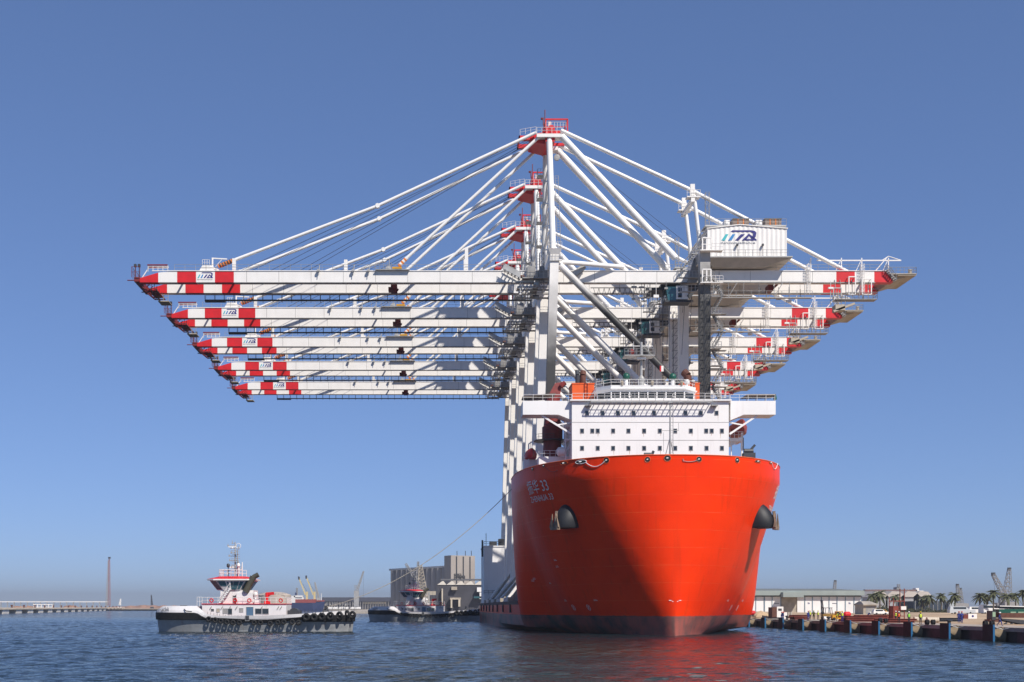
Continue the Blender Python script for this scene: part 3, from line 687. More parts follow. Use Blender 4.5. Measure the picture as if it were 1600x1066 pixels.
for i in range(9):
    dd = 230+i*12.6; MB().beam((14.9, dd, ZD), (20.5, dd+1.5, 12+random.uniform(-1, 1)), .5, .5).box(14.6, 15.6, dd-.7, dd+.7, ZD, ZD+.9).build('sea_fastening', white if i % 2 else beige, ship)
# ------------------------------------------------------------------ the five gantry cranes
DN, DF = 220.0, 227.4                     # front faces of the near and far girder
LN, LR = 215.5, 233.4                     # near and rear leg planes
OX, OY, OZ = 35.0, 224.5, ZD
GZ0, GZ1 = 62.65, 64.75
def gx(px): return XA(px, DN)
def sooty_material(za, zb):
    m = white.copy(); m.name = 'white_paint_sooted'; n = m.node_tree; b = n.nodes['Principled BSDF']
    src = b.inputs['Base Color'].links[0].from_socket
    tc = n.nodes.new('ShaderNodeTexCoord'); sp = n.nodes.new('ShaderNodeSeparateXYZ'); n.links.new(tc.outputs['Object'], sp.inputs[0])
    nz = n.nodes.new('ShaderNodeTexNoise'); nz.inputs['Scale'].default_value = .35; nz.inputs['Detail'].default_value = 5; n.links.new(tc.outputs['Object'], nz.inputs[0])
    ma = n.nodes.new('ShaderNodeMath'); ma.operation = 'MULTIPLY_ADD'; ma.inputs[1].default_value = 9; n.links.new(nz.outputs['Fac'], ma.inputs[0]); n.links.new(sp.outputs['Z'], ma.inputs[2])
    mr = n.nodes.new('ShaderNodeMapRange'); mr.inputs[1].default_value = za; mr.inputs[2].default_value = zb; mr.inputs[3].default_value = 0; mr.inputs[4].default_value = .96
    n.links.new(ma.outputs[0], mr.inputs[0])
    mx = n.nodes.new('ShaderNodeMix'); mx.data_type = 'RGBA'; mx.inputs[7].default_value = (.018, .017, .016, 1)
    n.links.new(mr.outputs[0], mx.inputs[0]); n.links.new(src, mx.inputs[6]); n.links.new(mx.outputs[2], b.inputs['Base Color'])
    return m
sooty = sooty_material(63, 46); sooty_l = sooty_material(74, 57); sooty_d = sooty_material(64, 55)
crane = empty('container_gantry_crane', (OX, OY, OZ), 'foremost white gantry crane right behind the deckhouse, tallest in view, legs blackened by soot', 'crane', 'gantry cranes lashed across the ship')
def cp(mb, name, m, smooth=False, parent=None): return mb.build(name, m, parent or crane, smooth)
# girders with their red and white bands
def girder(y0, y1):
    bands = [(-48.9, 0, -45.5), (-45.5, 1, -42.1), (-42.1, 0, -38.7), (-38.7, 1, -35.3), (-35.3, 0, 18.7)]
    b = MB(); tipx = -52.3
    b.hexa([(tipx, y0, GZ0), (-48.9, y0, GZ0), (-48.9, y1, GZ0), (tipx, y1, GZ0)], [(tipx, y0, GZ0+.75), (-48.9, y0, GZ1-.35), (-48.9, y1, GZ1-.35), (tipx, y1, GZ0+.75)], 1)
    b.hexa([(-48.9, y0, GZ0), (-45.5, y0, GZ0), (-45.5, y1, GZ0), (-48.9, y1, GZ0)], [(-48.9, y0, GZ1-.35), (-45.5, y0, GZ1), (-45.5, y1, GZ1), (-48.9, y1, GZ1-.35)], 0)
    for x0, k, x1 in bands[1:]: b.box(x0, x1, y0, y1, GZ0, GZ1, k)
    b.box(-50, 18.7, y0-.12, y0, GZ1-.10, GZ1+.02, 0); b.box(-35.3, 18.7, y0-.18, y0+.3, GZ0-.14, GZ0, 2)      # top flange, rail under the box
    for i in range(9): xx_ = -33+i*5.8; b.box(xx_-.03, xx_+.03, y0-.02, y0-.001, GZ0+.02, GZ1-.12, 2)
    cp(b, 'boom_girder', [white, red, grey])
    b = MB()
    for x0, k, x1 in [(19.0, 0, 73.07), (73.07, 1, 76.4), (76.4, 0, 79.9)]: b.box(x0, x1, y0, y1, GZ0, GZ1, k)
    b.hexa([(79.9, y0, GZ0), (83.3, y0, GZ0), (83.3, y1, GZ0), (79.9, y1, GZ0)], [(79.9, y0, GZ1), (81.85, y0, GZ1), (81.85, y1, GZ1), (79.9, y1, GZ1)], 1)
    b.box(19, 82, y0-.12, y0, GZ1-.10, GZ1+.02, 0); b.box(19, 80, y0-.18, y0+.3, GZ0-.14, GZ0, 2)
    for i in range(9): xx_ = 24+i*5.6; b.box(xx_-.03, xx_+.03, y0-.02, y0-.001, GZ0+.02, GZ1-.12, 2)
    cp(b, 'main_girder', [white, red, grey])
girder(DN, DN+1.5); girder(DF, DF+1.5)
for x in (-46, -36.5, -11, 14, 35, 58, 80):
    cp(MB().tube((x, DN+1.5, GZ1-.4), (x, DF, GZ1-.4), .2, 8), 'cross_tie', white)
# railings on the girder tops
cp(MB().rail([(-46, DN+.05, GZ1), (18.5, DN+.05, GZ1)], 1.1, 1.9, .032), 'boom_railing', galv)
cp(MB().rail([(-46, DF+1.4, GZ1), (18.5, DF+1.4, GZ1)], 1.1, 1.9, .032), 'boom_railing', galv)
cp(MB().rail([(23, DN+.05, GZ1), (81, DN+.05, GZ1)], 1.1, 1.9, .032), 'girder_railing', galv)
cp(MB().rail([(23, DF+1.4, GZ1), (81, DF+1.4, GZ1)], 1.1, 1.9, .032), 'girder_railing', galv)
# walkway under the far girder
wk = MB(); y0, y1 = DF+1.7, DF+2.6; x0, x1 = -42.2, 19; z = 61.85
wk.box(x0, x1, y0, y1, z-.12, z); wk.box(x0, x0+3.8, y0-.1, y1+.1, z-.35, z-.1)
n = 34
for i in range(n+1): x = x0+(x1-x0)*i/n; wk.tube((x, y1, z-.4), (x, y1, z+1.05), .04, 4); wk.tube((x, y0, z), (x, y0, GZ0), .04, 4)
wk.tube((x0, y1, z+1.05), (x1, y1, z+1.05), .035, 4)
cp(wk, 'trolley_walkway', dark)
# boom tip: red end platform with floodlights, tip beam, lower basket
tp = MB(); tx = gx(205)
tp.box(-53.2, -52.2, DN-.2, DF+1.7, GZ0+.1, GZ0+.7); tp.box(gx(210), -52.2, DN-.3, DF+1.8, GZ0+.7, GZ0+.85)
tp.tube((gx(199), DN, GZ0+.35), (gx(212), DN, GZ0+.35), .1, 5); tp.tube((gx(213), DN+4, GZ0-.75), (gx(226), DN+4, GZ0-.75), .1, 5)
for yy_ in (DN+.6, DN+2.6, DN+4.6, DF-.6, DF+1.0):
    tp.beam((gx(214), yy_, GZ0+.1), (gx(226), yy_, GZ0-1.0), .12, .2); tp.beam((gx(226), yy_, GZ0-1.0), (gx(243), yy_, GZ0-1.0), .12, .16); tp.beam((gx(240), yy_, GZ0-1.0), (gx(240), yy_, GZ0), .1, .12); tp.beam((gx(226), yy_, GZ0-1.0), (gx(234), yy_, GZ0), .1, .12)
for px_ in (226, 234, 242): tp.beam((gx(px_), DN+.6, GZ0-1.0), (gx(px_), DF+1.0, GZ0-1.0), .15, .15)
tp.box(gx(228), gx(241), DN+2, DF, GZ0-.98, GZ0-.9)
cp(tp, 'tip_beam', dkred)
tr = MB(); tr.rail([(gx(206), DN-.2, GZ0+.85), (gx(206), DF+1.7, GZ0+.85)], 1.9, 1.0, .04); tr.rail([(gx(206), DN-.2, GZ0+.85), (gx(219), DN-.2, GZ0+.85)], 1.9, .6, .045); tr.rail([(gx(206), DF+1.7, GZ0+.85), (gx(219), DF+1.7, GZ0+.85)], 1.9, .6, .045)
cp(tr, 'tip_railing', dkred)
for px in (211, 217): cp(MB().tube((gx(px), DN+.2, GZ0+.9), (gx(px), DN+.2, GZ0+3.4), .06, 5).box(gx(px)-.22, gx(px)+.22, DN, DN+.4, GZ0+2.8, GZ0+3.3), 'floodlight', [dark])
bk = MB(); bk.box(gx(235), gx(252), DF-1.2, DF+1.9, GZ0-1.9, GZ0-1.75); bk.rail([(gx(236), DF-1.2, GZ0-1.8), (gx(251), DF-1.2, GZ0-1.8)], 1.2, .7, .04); bk.beam((gx(229), DF, GZ0-.6), (gx(238), DF, GZ0-1.8), .3, .2); cp(bk, 'tip_basket', beige)
tf = MB(); tf.rail([(gx(231), DN+.1, GZ0+1.95), (gx(262), DN+.1, GZ0+1.95)], 1.15, .9, .05); tf.box(gx(231), gx(262), DN+.1, DN+1.0, GZ0+2.85, GZ0+3.0); tf.beam((gx(221), DN+.3, GZ0+.8), (gx(233), DN+.3, GZ0+2.9), .1, .15); cp(tf, 'tip_walkway', [white])
cp(MB().box(gx(230), gx(262), DN, DN+.06, GZ0+3.02, GZ0+3.25), 'tip_handrail', dkred)
# stay brackets on the boom
def bracket(y):
    b = MB(); b.hexa([(gx(311), y+.1, GZ1), (gx(337), y+.1, GZ1), (gx(337), y+1.4, GZ1), (gx(311), y+1.4, GZ1)], [(gx(316), y+.1, GZ1+1.0), (gx(327), y+.1, GZ1+1.0), (gx(327), y+1.4, GZ1+1.0), (gx(316), y+1.4, GZ1+1.0)])
    b.rail([(gx(316), y+.1, GZ1+1), (gx(327), y+.1, GZ1+1)], 1.0, .5, .04); b.beam((gx(327), y+.7, GZ1+1.0), (gx(341), y+.7, GZ1+.2), .5, .3)
    cp(b, 'stay_bracket', [white])
bracket(DN); bracket(DF)
dv = MB(); dv.tube((gx(331), DN+.6, GZ1), (gx(331), DN+.6, GZ1+2.4), .16, 8); dv.beam((gx(330), DN+.6, GZ1+2.4), (gx(354), DN+.6, GZ1+2.25), .15, .2); dv.tube((gx(336), DN+.6, GZ1+.9), (gx(346), DN+.6, GZ1+2.2), .06, 5); cp(dv, 'maintenance_davit', white)
for px, pyt, pm in ((365, 403, white), (540, 405, white), (729, 386, white)):
    for y in (DN, DF): cp(MB().box(gx(px)-.3, gx(px)+.3, y+.3, y+1.0, GZ1, ZA(pyt, DN)), 'stay_rest_post', pm)
pf = MB(); pf.box(gx(587), gx(640), DN-.7, DN+.2, GZ1-.02, GZ1+.12); pf.rail([(gx(587), DN-.7, GZ1+.1), (gx(612), DN-.7, GZ1+.1)], 1.1, .8, .03); pf.hexa([(gx(600), DN, GZ1), (gx(612), DN, GZ1), (gx(612), DN+1.2, GZ1), (gx(600), DN+1.2, GZ1)], [(gx(605), DN, GZ1+.9), (gx(610), DN, GZ1+.9), (gx(610), DN+1.2, GZ1+.9), (gx(605), DN+1.2, GZ1+.9)]); pf.tube((gx(608), DN+.5, GZ1+.8), (gx(608), DN+.5, GZ1+2.3), .08, 6); pf.tube((gx(587), DN+.4, GZ1+2.0), (gx(608), DN+.4, GZ1+2.2), .05, 5)
cp(pf, 'inner_stay_platform', galv)
cp(MB().box(gx(613), gx(628), DN-.75, DN+1.6, GZ1+.13, GZ1+.5), 'spreader_beam', yellow)
rs = MB(); rs.box(gx(610), gx(620), DN+2.2, DN+4.4, GZ0-.9, GZ0+.2); rs.box(gx(606), gx(612), DN+2.4, DN+4.2, GZ0-.8, GZ0-.2); rs.tube((gx(613), DN+2.0, GZ0-.5), (gx(622), DN+2.0, GZ0-.9), .25, 8); cp(rs, 'rope_support', dkred)
rs = MB(); rs.box(gx(1206), gx(1214), DN+2.2, DN+4.4, GZ0-.9, GZ0+.2); rs.beam((gx(1212), DN+2.2, GZ0-.6), (gx(1220), DN+2.2, GZ0+.2), .5, .4); cp(rs, 'rope_support', dkred)
# small hanging lamps/ladders on the boom face
for px in (552, 576, 498):
    c = (gx(px), DN-.5, GZ1); cp(MB().tube((c[0], c[1], c[2]-1.0), (c[0]+.2, c[1], c[2]+.9), .08, 5).box(c[0]-.25, c[0]+.25, c[1]-.25, c[1]+.25, c[2]-.3, c[2]+.1), 'boom_lamp', galv)
# pylon: two leaning pipes, bracing, landings
TOPZ = 89.6; PN, PR = 221.0, 227.2
def at(a, b, f): return Vector(a).lerp(Vector(b), f)
nb, nt = Vector((21.7, LN+.2, 67.0)), Vector((21.5, PN, TOPZ)); rb_, rt = Vector((21.7, LR, 67.0)), Vector((21.5, PR, TOPZ))
cp(MB().tube(nb, nt, .54, 16), 'pylon_leg', white2, True); cp(MB().tube(rb_, rt, .54, 16), 'pylon_leg', white2, True)
for f0, f1 in ((.02, .22), (.22, .4), (.4, .58), (.58, .75)):
    cp(MB().tube(at(nb, nt, f0), at(rb_, rt, f1), .17, 8).tube(at(rb_, rt, f0), at(nb, nt, f1), .17, 8), 'pylon_brace', white2)
    cp(MB().tube(at(nb, nt, f1), at(rb_, rt, f1), .22, 8), 'pylon_strut', white2)
    c = at(rb_, rt, f1)
    lp = MB(); lp.box(c.x-1.7, c.x-.6, c.y-3.2, c.y-1.0, c.z-.05, c.z); lp.rail([(c.x-1.7, c.y-3.2, c.z), (c.x-.6, c.y-3.2, c.z)], 1.1, .6, .035); lp.rail([(c.x-1.7, c.y-3.2, c.z), (c.x-1.7, c.y-1.0, c.z)], 1.1, 1.2, .035)
    cp(lp, 'pylon_landing', galv)
    a = at(rb_, rt, f0); cp(MB().ladder((a.x-1.2, a.y-2, a.z), (c.x-1.2, c.y-1.6, c.z), .6, .04, (1, 0, 0)), 'pylon_ladder', galv)
cp(MB().ladder((23.0, LN+2, 67), (22.8, PN-.5, 82), .6, .05, (1, 0, 0)), 'pylon_ladder', galv)
cp(MB().lathe((22.9, PN-.2, ZA(247, PN)), [(.25, -.25), (.55, -.2), (.55, .2), (.25, .25)], 14, 'y'), 'rope_sheave', grey)
# apex: white head platform, red sheave beam, hoist frame, aerial
hp = MB(); zt = ZA(213, PN); hp.box(XA(838, PN), XA(877, PN), PN-1.0, PN+1.0, zt-.5, zt+.1); cp(MB().box(XA(838, PN), XA(877, PN), PR-1.0, PR+1.0, zt-.5, zt+.1), 'apex_platform', white); hp.rail([(XA(838, PN), PN-1, zt+.1), (XA(877, PN), PN-1, zt+.1)], 1.1, .9, .04); cp(hp, 'apex_platform', white)
ab = MB(); z0 = zt+.15
ab.box(20.8, 22.5, PN-.6, PR+.6, z0-1.3, z0+1.3); ab.hexa([(XA(829, PN), PN+.5, z0-.9), (20.8, PN+.3, z0-1.5), (20.8, PR-.3, z0-1.5), (XA(829, PN), PR-.5, z0-.9)], [(XA(829, PN), PN+.5, z0+.4), (20.8, PN+.3, z0+.7), (20.8, PR-.3, z0+.7), (XA(829, PN), PR-.5, z0+.4)])
ab.box(XA(811, PN), XA(830, PN), PN+.6, PN+1.5, z0-.5, z0+.2); ab.box(XA(811, PN), XA(830, PN), PR-1.5, PR-.6, z0-.5, z0+.2); ab.box(XA(811, PN), XA(813, PN), PN+.6, PR-.6, z0-.5, z0+.2)
ab.box(XA(858, PN), XA(864, PN), PN-.7, PN+.2, z0, z0+1.6)
cp(ab, 'sheave_beam', red)
hf = MB(); a0, a1 = XA(853, PN), XA(887, PN); zb, zh = ZA(208, PN), ZA(186, PN)
for x in (a0, a1):
    for y in (PN+.2, PR-.2): hf.beam((x, y, zb), (x, y, zh), .22, .22)
for y in (PN+.2, PR-.2):
    hf.beam((a0, y, zh), (a1, y, zh), .22, .25); hf.beam((XA(866, PN), y, zb+.2), (a1, y, zb+.2), .25, .5); hf.beam((a0, y, zb+1.2), (a1, y, zb+1.2), .08, .1)
for x in (a0, a1): hf.beam((x, PN+.2, zh), (x, PR-.2, zh), .22, .25)
cp(hf, 'hoist_frame', red)
cp(MB().rail([(a0, PN+.1, zb+.9), (a1-.3, PN+.1, zb+.9)], 1.1, .55, .035).box(XA(857, PN), XA(861, PN), PN+.3, PN+1.2, zb+1.0, zb+2.3), 'hoist_cage', white)
cp(MB().tube((XA(851.5, PN), PN, zb), (XA(851.5, PN), PN, ZA(172, PN)), .09, 5).tube((XA(849, PN), PN, ZA(196, PN)), (XA(849, PN), PN, ZA(184, PN)), .1, 5).lathe((XA(846.5, PN), PN, ZA(186, PN)), [(.05, -.2), (.2, -.1), (.2, .15), (.05, .25)], 8), 'aerial', dkred)
cp(MB().rail([(XA(813, PN), PN+.6, z0+.3), (XA(838, PN), PN+.6, z0+.8)], 1.0, .9, .035), 'sheave_railing', white)
# stays: thick forestays with pinned links, striped ends, thin boom-hoist ropes
def stay(pts, r, name='forestay'):
    mb = MB(); mb.path(pts, r, 10)
    for p in pts[1:-1]: mb.tube(p+Vector((0, -.35, 0)), p+Vector((0, .35, 0)), r*1.5, 8)
    cp(mb, name, white2, True)
def Wy(px, py, y): p = W(px, py, DN+.75); return Vector((p.x, y, p.z))
for y, yt in ((DN+.75, PN-.3), (DF+.75, PR+.3)):
    T = Vector((XA(838, PN), yt, ZA(208, PN))); A_ = Wy(341, 416.5, y); M1 = Wy(365, 407, y); M2 = Wy(590, 322, y)
    stay([M1, M2, T], .29)
    mb = MB()
    for i in range(12): mb.tube(at(A_, M1, i/12), at(A_, M1, (i+1)/12), .40, 8, m=i % 2)
    cp(mb, 'striped_stay_end', [stripe, dark])
    T2 = Vector((XA(842, PN), yt, ZA(215, PN))); B0 = Wy(623, 416, y); B1 = Wy(636, 403, y)
    stay([B1, T2], .28)
    mb = MB()
    for i in range(6): mb.tube(at(B0, B1, i/6), at(B0, B1, (i+1)/6), .36, 8, m=i % 2)
    cp(mb, 'striped_stay_end', [stripe, white])
    # backstay over the small mast to the tail
    K = Vector((XA(1083, DN), y, ZA(296, DN))); E = Vector((XA(1326, DN), y, GZ1)); stay([Vector((XA(876, PN), yt, ZA(205, PN))), K, E], .36, 'backstay')
    cp(MB().tube(K+Vector((.3, 0, -.8)), (XA(1094, DN), y, GZ1+5.8), .36, 10).tube((XA(1094, DN), y, GZ1), (XA(1094, DN), y, GZ1+5.8), .45, 10), 'backstay_mast', white2, True)
    cp(MB().box(K.x-1.1, K.x+1.3, y-.8, y+.8, K.z-1.4, K.z-1.2).rail([(K.x-1.1, y-.8, K.z-1.2), (K.x+1.3, y-.8, K.z-1.2)], 1.1, .6, .04).box(K.x-.4, K.x+.4, y-.4, y+.4, K.z-1, K.z+1.1), 'mast_head', white)
    # big diagonals and struts
    cp(MB().tube((XA(877, PN), yt, ZA(214, PN)), (44.3, y, 67.2), .62, 14), 'main_diagonal', white2, True)
for i in range(6):
    y = DN+1.8+i*.9; cp(MB().tube((XA(830, PN), y, ZA(211-(i % 2)*5, PN)), (gx(372+(i % 3)*42), y, GZ1+.4), .045, 4), 'boom_hoist_rope', rope_d)
for i in range(2):
    y = DN+2.5+i*2.4; cp(MB().tube((XA(880, PN), y, ZA(222, PN)), (gx(1075), y, ZA(372, DN)), .035, 4), 'rear_rope', rope_d)
cp(MB().beam((gx(1083), DN, ZA(312, DN)), (gx(1083), DF+1.5, ZA(312, DN)), .7, .7), 'mast_cross_beam', white)
cp(MB().lattice((gx(1106), DN+.4, GZ1), (gx(1106), DN+.4, ZA(300, DN)), .7, 12, .04), 'mast_ladder_cage', galv)
# legs
def leg(xb, xt, y, w, dep, m, ztop=67.0):
    b = MB(); b.hexa([(xb-w/2, y-dep/2, ZD+2.6), (xb+w/2, y-dep/2, ZD+2.6), (xb+w/2, y+dep/2, ZD+2.6), (xb-w/2, y+dep/2, ZD+2.6)], [(xt-w/2*1.05, y-dep/2, ztop), (xt+w/2*1.05, y-dep/2, ztop), (xt+w/2*1.05, y+dep/2, ztop), (xt-w/2*1.05, y+dep/2, ztop)])
    return cp(b, 'leg', m)
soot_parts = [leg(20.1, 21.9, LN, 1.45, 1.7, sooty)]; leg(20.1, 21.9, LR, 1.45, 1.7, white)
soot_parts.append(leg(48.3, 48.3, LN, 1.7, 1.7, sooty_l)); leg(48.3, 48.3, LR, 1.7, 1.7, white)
for x in (21.9, 48.3):
    cp(MB().box(x-.75, x+.75, LN+.85, LR-.85, GZ1+.45, GZ1+2.2), 'upper_cross_beam', white)
    cp(MB().box(x-.9, x+.9, LN-3.5, LR+3.5, ZD+1.0, ZD+2.6), 'sill_beam', white)
    for y in (LN-2, LN+2, LR-2, LR+2): cp(MB().box(x-.55, x+.55, y-1.3, y+1.3, ZD+.02, ZD+1.0), 'bogie', grey)
for y in (LN, LR):
    cp(MB().box(21.0, 47.4, y-.7, y+.7, 22.5, 24.6), 'portal_beam', white)
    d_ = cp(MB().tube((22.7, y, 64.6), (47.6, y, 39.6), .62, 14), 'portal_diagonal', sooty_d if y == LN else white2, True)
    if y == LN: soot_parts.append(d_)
    cp(MB().tube((22.6, y, ZA(409, LN)), (34.8, DN+.3 if y == LN else DF+1.2, GZ1+.75), .40, 12), 'head_strut', white2, True)
    cp(MB().hexa([(21.1, y-.85, 66.2), (22.7, y-.85, 66.2), (22.7, y+.85, 66.2), (21.1, y+.85, 66.2)], [(20.7, y-1.3, 67.1), (23.1, y-1.3, 67.1), (23.1, y+1.3, 67.1), (20.7, y+1.3, 67.1)]).rail([(20.7, y-1.3, 67.1), (23.1, y-1.3, 67.1)], 1.1, .6, .035), 'leg_head_platform', white)
    cp(MB().box(20.9, 23.2, y-1.1, y-.9, GZ1+.2, GZ1+.3).rail([(20.9, y-1.1, GZ1+.3), (23.2, y-1.1, GZ1+.3)], 1.1, .6, .035), 'leg_landing', galv)
cp(MB().box(gx(1028), gx(1033), LN-.1, LN+.05, 0, 0.01) if False else MB().box(40.35, 41.0, LN-.72, LN-.62, 45.6, 46.6).box(40.35, 40.6, LN-.74, LN-.70, 45.6, 46.6, 1), 'height_sign', [white, red])
# boom-hinge machinery: winches, stairs, platforms
hx = gx(838)
mc = MB(); mc.box(hx-1.7, hx-.3, DN-1.3, DN-.1, GZ0+.7, GZ0+2.6); mc.box(hx+.3, hx+1.9, DN-1.2, DN-.1, GZ0+.6, GZ0+1.9); mc.tube((hx-.6, DN-.9, GZ0+2.4), (hx-.6, DN-.1, GZ0+3.3), .4, 8); mc.tube((hx+1.0, DN-.9, GZ0+1.4), (hx+1.0, DN-.1, GZ0+2.6), .5, 8); mc.box(hx-2.6, hx+2.6, DN-1.5, DN-.05, GZ0+.35, GZ0+.55)
cp(mc, 'boom_latch_winch', grey)
cp(MB().rail([(hx-2.6, DN-1.5, GZ0+.55), (hx+2.6, DN-1.5, GZ0+.55)], 1.1, .7, .04).tube((hx-2.9, DN-.8, GZ0+.8), (hx-2.2, DN-.8, GZ0+.8), .3, 8, m=1), 'hinge_platform', [galv, brown])
hfm = MB()
for yy_ in (DN+.3, DN+2.5, DN+4.8, DF+.9): hfm.beam((hx-3.4, yy_, GZ0-.75), (hx+3.0, yy_, GZ0-.75), .22, .3)
for xx_ in (-3.3, -1.6, 1.4, 2.9): hfm.beam((hx+xx_, DN+.2, GZ0-.85), (hx+xx_, DF+1.1, GZ0-.85), .25, .22)
cp(hfm.box(hx-.5, hx+.5, DN-.4, DF+1.8, GZ0-.6, GZ0-.02).tube((hx-.3, DN-.6, GZ0-1.1), (hx+.5, DN-.6, GZ0-.4), .1, 6).tube((hx+.5, DN-.6, GZ0-1.1), (hx-.3, DN-.6, GZ0-.4), .1, 6), 'hinge_frame', galv)
for px0, px1 in ((786, 812), (912, 892)):
    a = Vector((gx(px0), DN-1.0, GZ1-.1)); b_ = Vector((gx(px1), DN-1.0, GZ0+.35)); s_ = MB(); s_.stair(a, b_, 1.3, .05); s_.beam(a+Vector((0, -.68, .45)), b_+Vector((0, -.68, .45)), .05, .9); cp(s_, 'hinge_stair', galv)
cp(MB().lattice((gx(846), DN-.6, GZ0-1), (gx(846), DN-.6, GZ1+3), .8, 6, .05), 'hinge_tower', grey); cp(MB().lattice((gx(832), DF+.8, GZ1), (gx(832), DF+.8, GZ1+6), 1.0, 5, .05), 'hinge_tower', grey)
for dx in (-4.4, -2.6, .4, 2.0, 3.3):
    cp(MB().tube((hx+dx, DN-.5, GZ0-1.6), (hx+dx, DN-.5, GZ0+.3), .05, 5), 'hanger', galv)
# landside head: joint boxes, gate cabins, stair tower, lift shaft
lx = 48.3
cp(MB().hexa([(lx-2.2, DN-.9, GZ0-.3), (lx+.6, DN-.9, GZ0-.3), (lx+.6, DN-.05, GZ0-.3), (lx-2.2, DN-.05, GZ0-.3)], [(lx-1.0, DN-.9, GZ1+2.0), (lx+.6, DN-.9, GZ1+2.0), (lx+.6, DN-.05, GZ1+2.0), (lx-1.0, DN-.05, GZ1+2.0)]).box(lx-.8, lx+.9, LN+.86, DN-.9, GZ1+.5, GZ1+2.1), 'leg_joint', grey)
jt = MB(); jt.stair((gx(1062), DN-1.2, GZ1-.2), (gx(1084), DN-1.2, GZ1+2.6), .8, .05); jt.stair((gx(1084), DN-1.2, GZ1+2.6), (gx(1100), DN-1.2, GZ1+5.4), .8, .05); cp(jt, 'joint_stair', grey)
for k_, (pa_, pb_, zz_) in enumerate(((1056, 1090, GZ1-1.6), (1078, 1112, GZ1+2.6), (1092, 1116, GZ1+5.4), (1060, 1112, GZ0-2.0))): cp(MB().box(gx(pa_), gx(pb_), DN-1.7, DN-.9, zz_-.1, zz_).rail([(gx(pa_), DN-1.7, zz_), (gx(pb_), DN-1.7, zz_)], 1.1, .7, .045), 'joint_platform', galv)
for py0, py1 in ((376, 396), (425, 446)):
    g_ = MB(); x0, x1 = XA(1094.5, LN), XA(1107.5, LN); zb, zt_ = ZA(py1, LN), ZA(py0, LN)
    for x in (x0, (x0+x1)/2, x1): g_.beam((x, LN-1.6, zb), (x, LN-1.6, zt_), .22, .12)
    g_.beam((x0, LN-1.6, zb+.1), (x1, LN-1.6, zb+.1), .22, .2); g_.beam((x0, LN-1.6, zt_), (x1, LN-1.6, zt_), .22, .2); g_.beam((x0, LN-1.6, (zb+zt_)/2), (x1, LN-1.6, (zb+zt_)/2), .1, .12)
    g_.box(x0-.5, x1+2, LN-2.2, LN-.9, zb-.12, zb); g_.rail([(x1, LN-2.2, zb), (x1+2, LN-2.2, zb)], 1.1, .6, .04)
    cp(g_, 'lift_gate', white)
lf = MB(); lf.lattice((lx+.1, LN-1.35, 24), (lx+.1, LN-1.35, 62), 1.1, 26, .05); cp(lf, 'lift_mast', dark)
for i in range(11):
    z = 27+i*3.2; a = (lx+1.4, LN-.2, z) if i % 2 else (lx+3.2, LN-.2, z); b_ = (lx+3.2, LN-.2, z+3.2) if i % 2 else (lx+1.4, LN-.2, z+3.2)
    cp(MB().stair(a, b_, .8, .04), 'stair_flight', grey)
    cp(MB().box(lx+.9, lx+3.8, LN-.7, LN+.5, z-.06, z), 'stair_landing', grey)
# machinery house
hy0, hy1 = 218.0, 231.5; X0, X1 = XA(1105.5, hy0), XA(1229.5, hy0); Z0, ZE = ZA(402, hy0), ZA(357.5, hy0); ZR = ZA(352, hy0); XR = XA(1156, hy0)
house = empty('machinery_house', (0, 0, 0)); house.parent = crane; house.location = ((X0+X1)/2-OX, 0, Z0-OZ)
w_ = MB(); nr = 17; P = []
for i in range(nr*8+1):
    x = X0+(X1-X0)*i/(nr*8); P.append((x, hy0+.035*(1-math.cos(math.pi*2*i/8))))
def roofz(x): return ZE+(ZR-ZE)*((x-X0)/(XR-X0) if x < XR else (X1-x)/(X1-XR))
for (xa, ya), (xb, yb) in zip(P, P[1:]): w_.add([(xa, ya, Z0), (xb, yb, Z0), (xb, yb, roofz(xb)), (xa, ya, roofz(xa))], [(0, 1, 2, 3)])
w_.add([(X0, hy0, Z0), (X0, hy1, Z0), (X0, hy1, ZE), (X0, hy0, ZE)], [(0, 1, 2, 3)]); w_.add([(X1, hy0, Z0), (X1, hy1, Z0), (X1, hy1, ZE), (X1, hy0, ZE)], [(0, 1, 2, 3)]); w_.add([(X0, hy1, Z0), (X1, hy1, Z0), (X1, hy1, ZE), (XR, hy1, ZR), (X0, hy1, ZE)], [(0, 1, 2, 3, 4)])
w_.add([(X0, hy0, Z0), (X1, hy0, Z0), (X1, hy1, Z0), (X0, hy1, Z0)], [(0, 1, 2, 3)])
cp(w_, 'wall', white, parent=house)
cp(MB().add([(X0-.15, hy0-.15, ZE-.02), (XR, hy0-.15, ZR+.02), (X1+.15, hy0-.15, ZE-.02), (X0-.15, hy1, ZE-.02), (XR, hy1, ZR+.02), (X1+.15, hy1, ZE-.02), (X0-.15, hy0-.15, ZE+.12), (XR, hy0-.15, ZR+.16), (X1+.15, hy0-.15, ZE+.12), (X0-.15, hy1, ZE+.12), (XR, hy1, ZR+.16), (X1+.15, hy1, ZE+.12)], [(0, 1, 7, 6), (1, 2, 8, 7), (6, 7, 10, 9), (7, 8, 11, 10), (0, 6, 9, 3), (2, 5, 11, 8), (0, 3, 4, 1), (1, 4, 5, 2)]), 'roof', white, parent=house)
bt = MB(); bt.hexa([(X0+1.0, hy0+.8, Z0-1.6), (X1-4, hy0+.8, Z0-1.6), (X1-4, hy1-1, Z0-1.6), (X0+1.0, hy1-1, Z0-1.6)], [(X0, hy0-.6, Z0-.25), (X1+.8, hy0-.6, Z0-.25), (X1+.8, hy1, Z0-.25), (X0, hy1, Z0-.25)]); cp(bt, 'underframe', mat('underframe_beige', (.46, .41, .34), .6, var=.15), parent=house)
cp(MB().box(X0, X1+.8, hy0-.8, hy1, Z0-.24, Z0-.02), 'floor_edge', galv, parent=house)
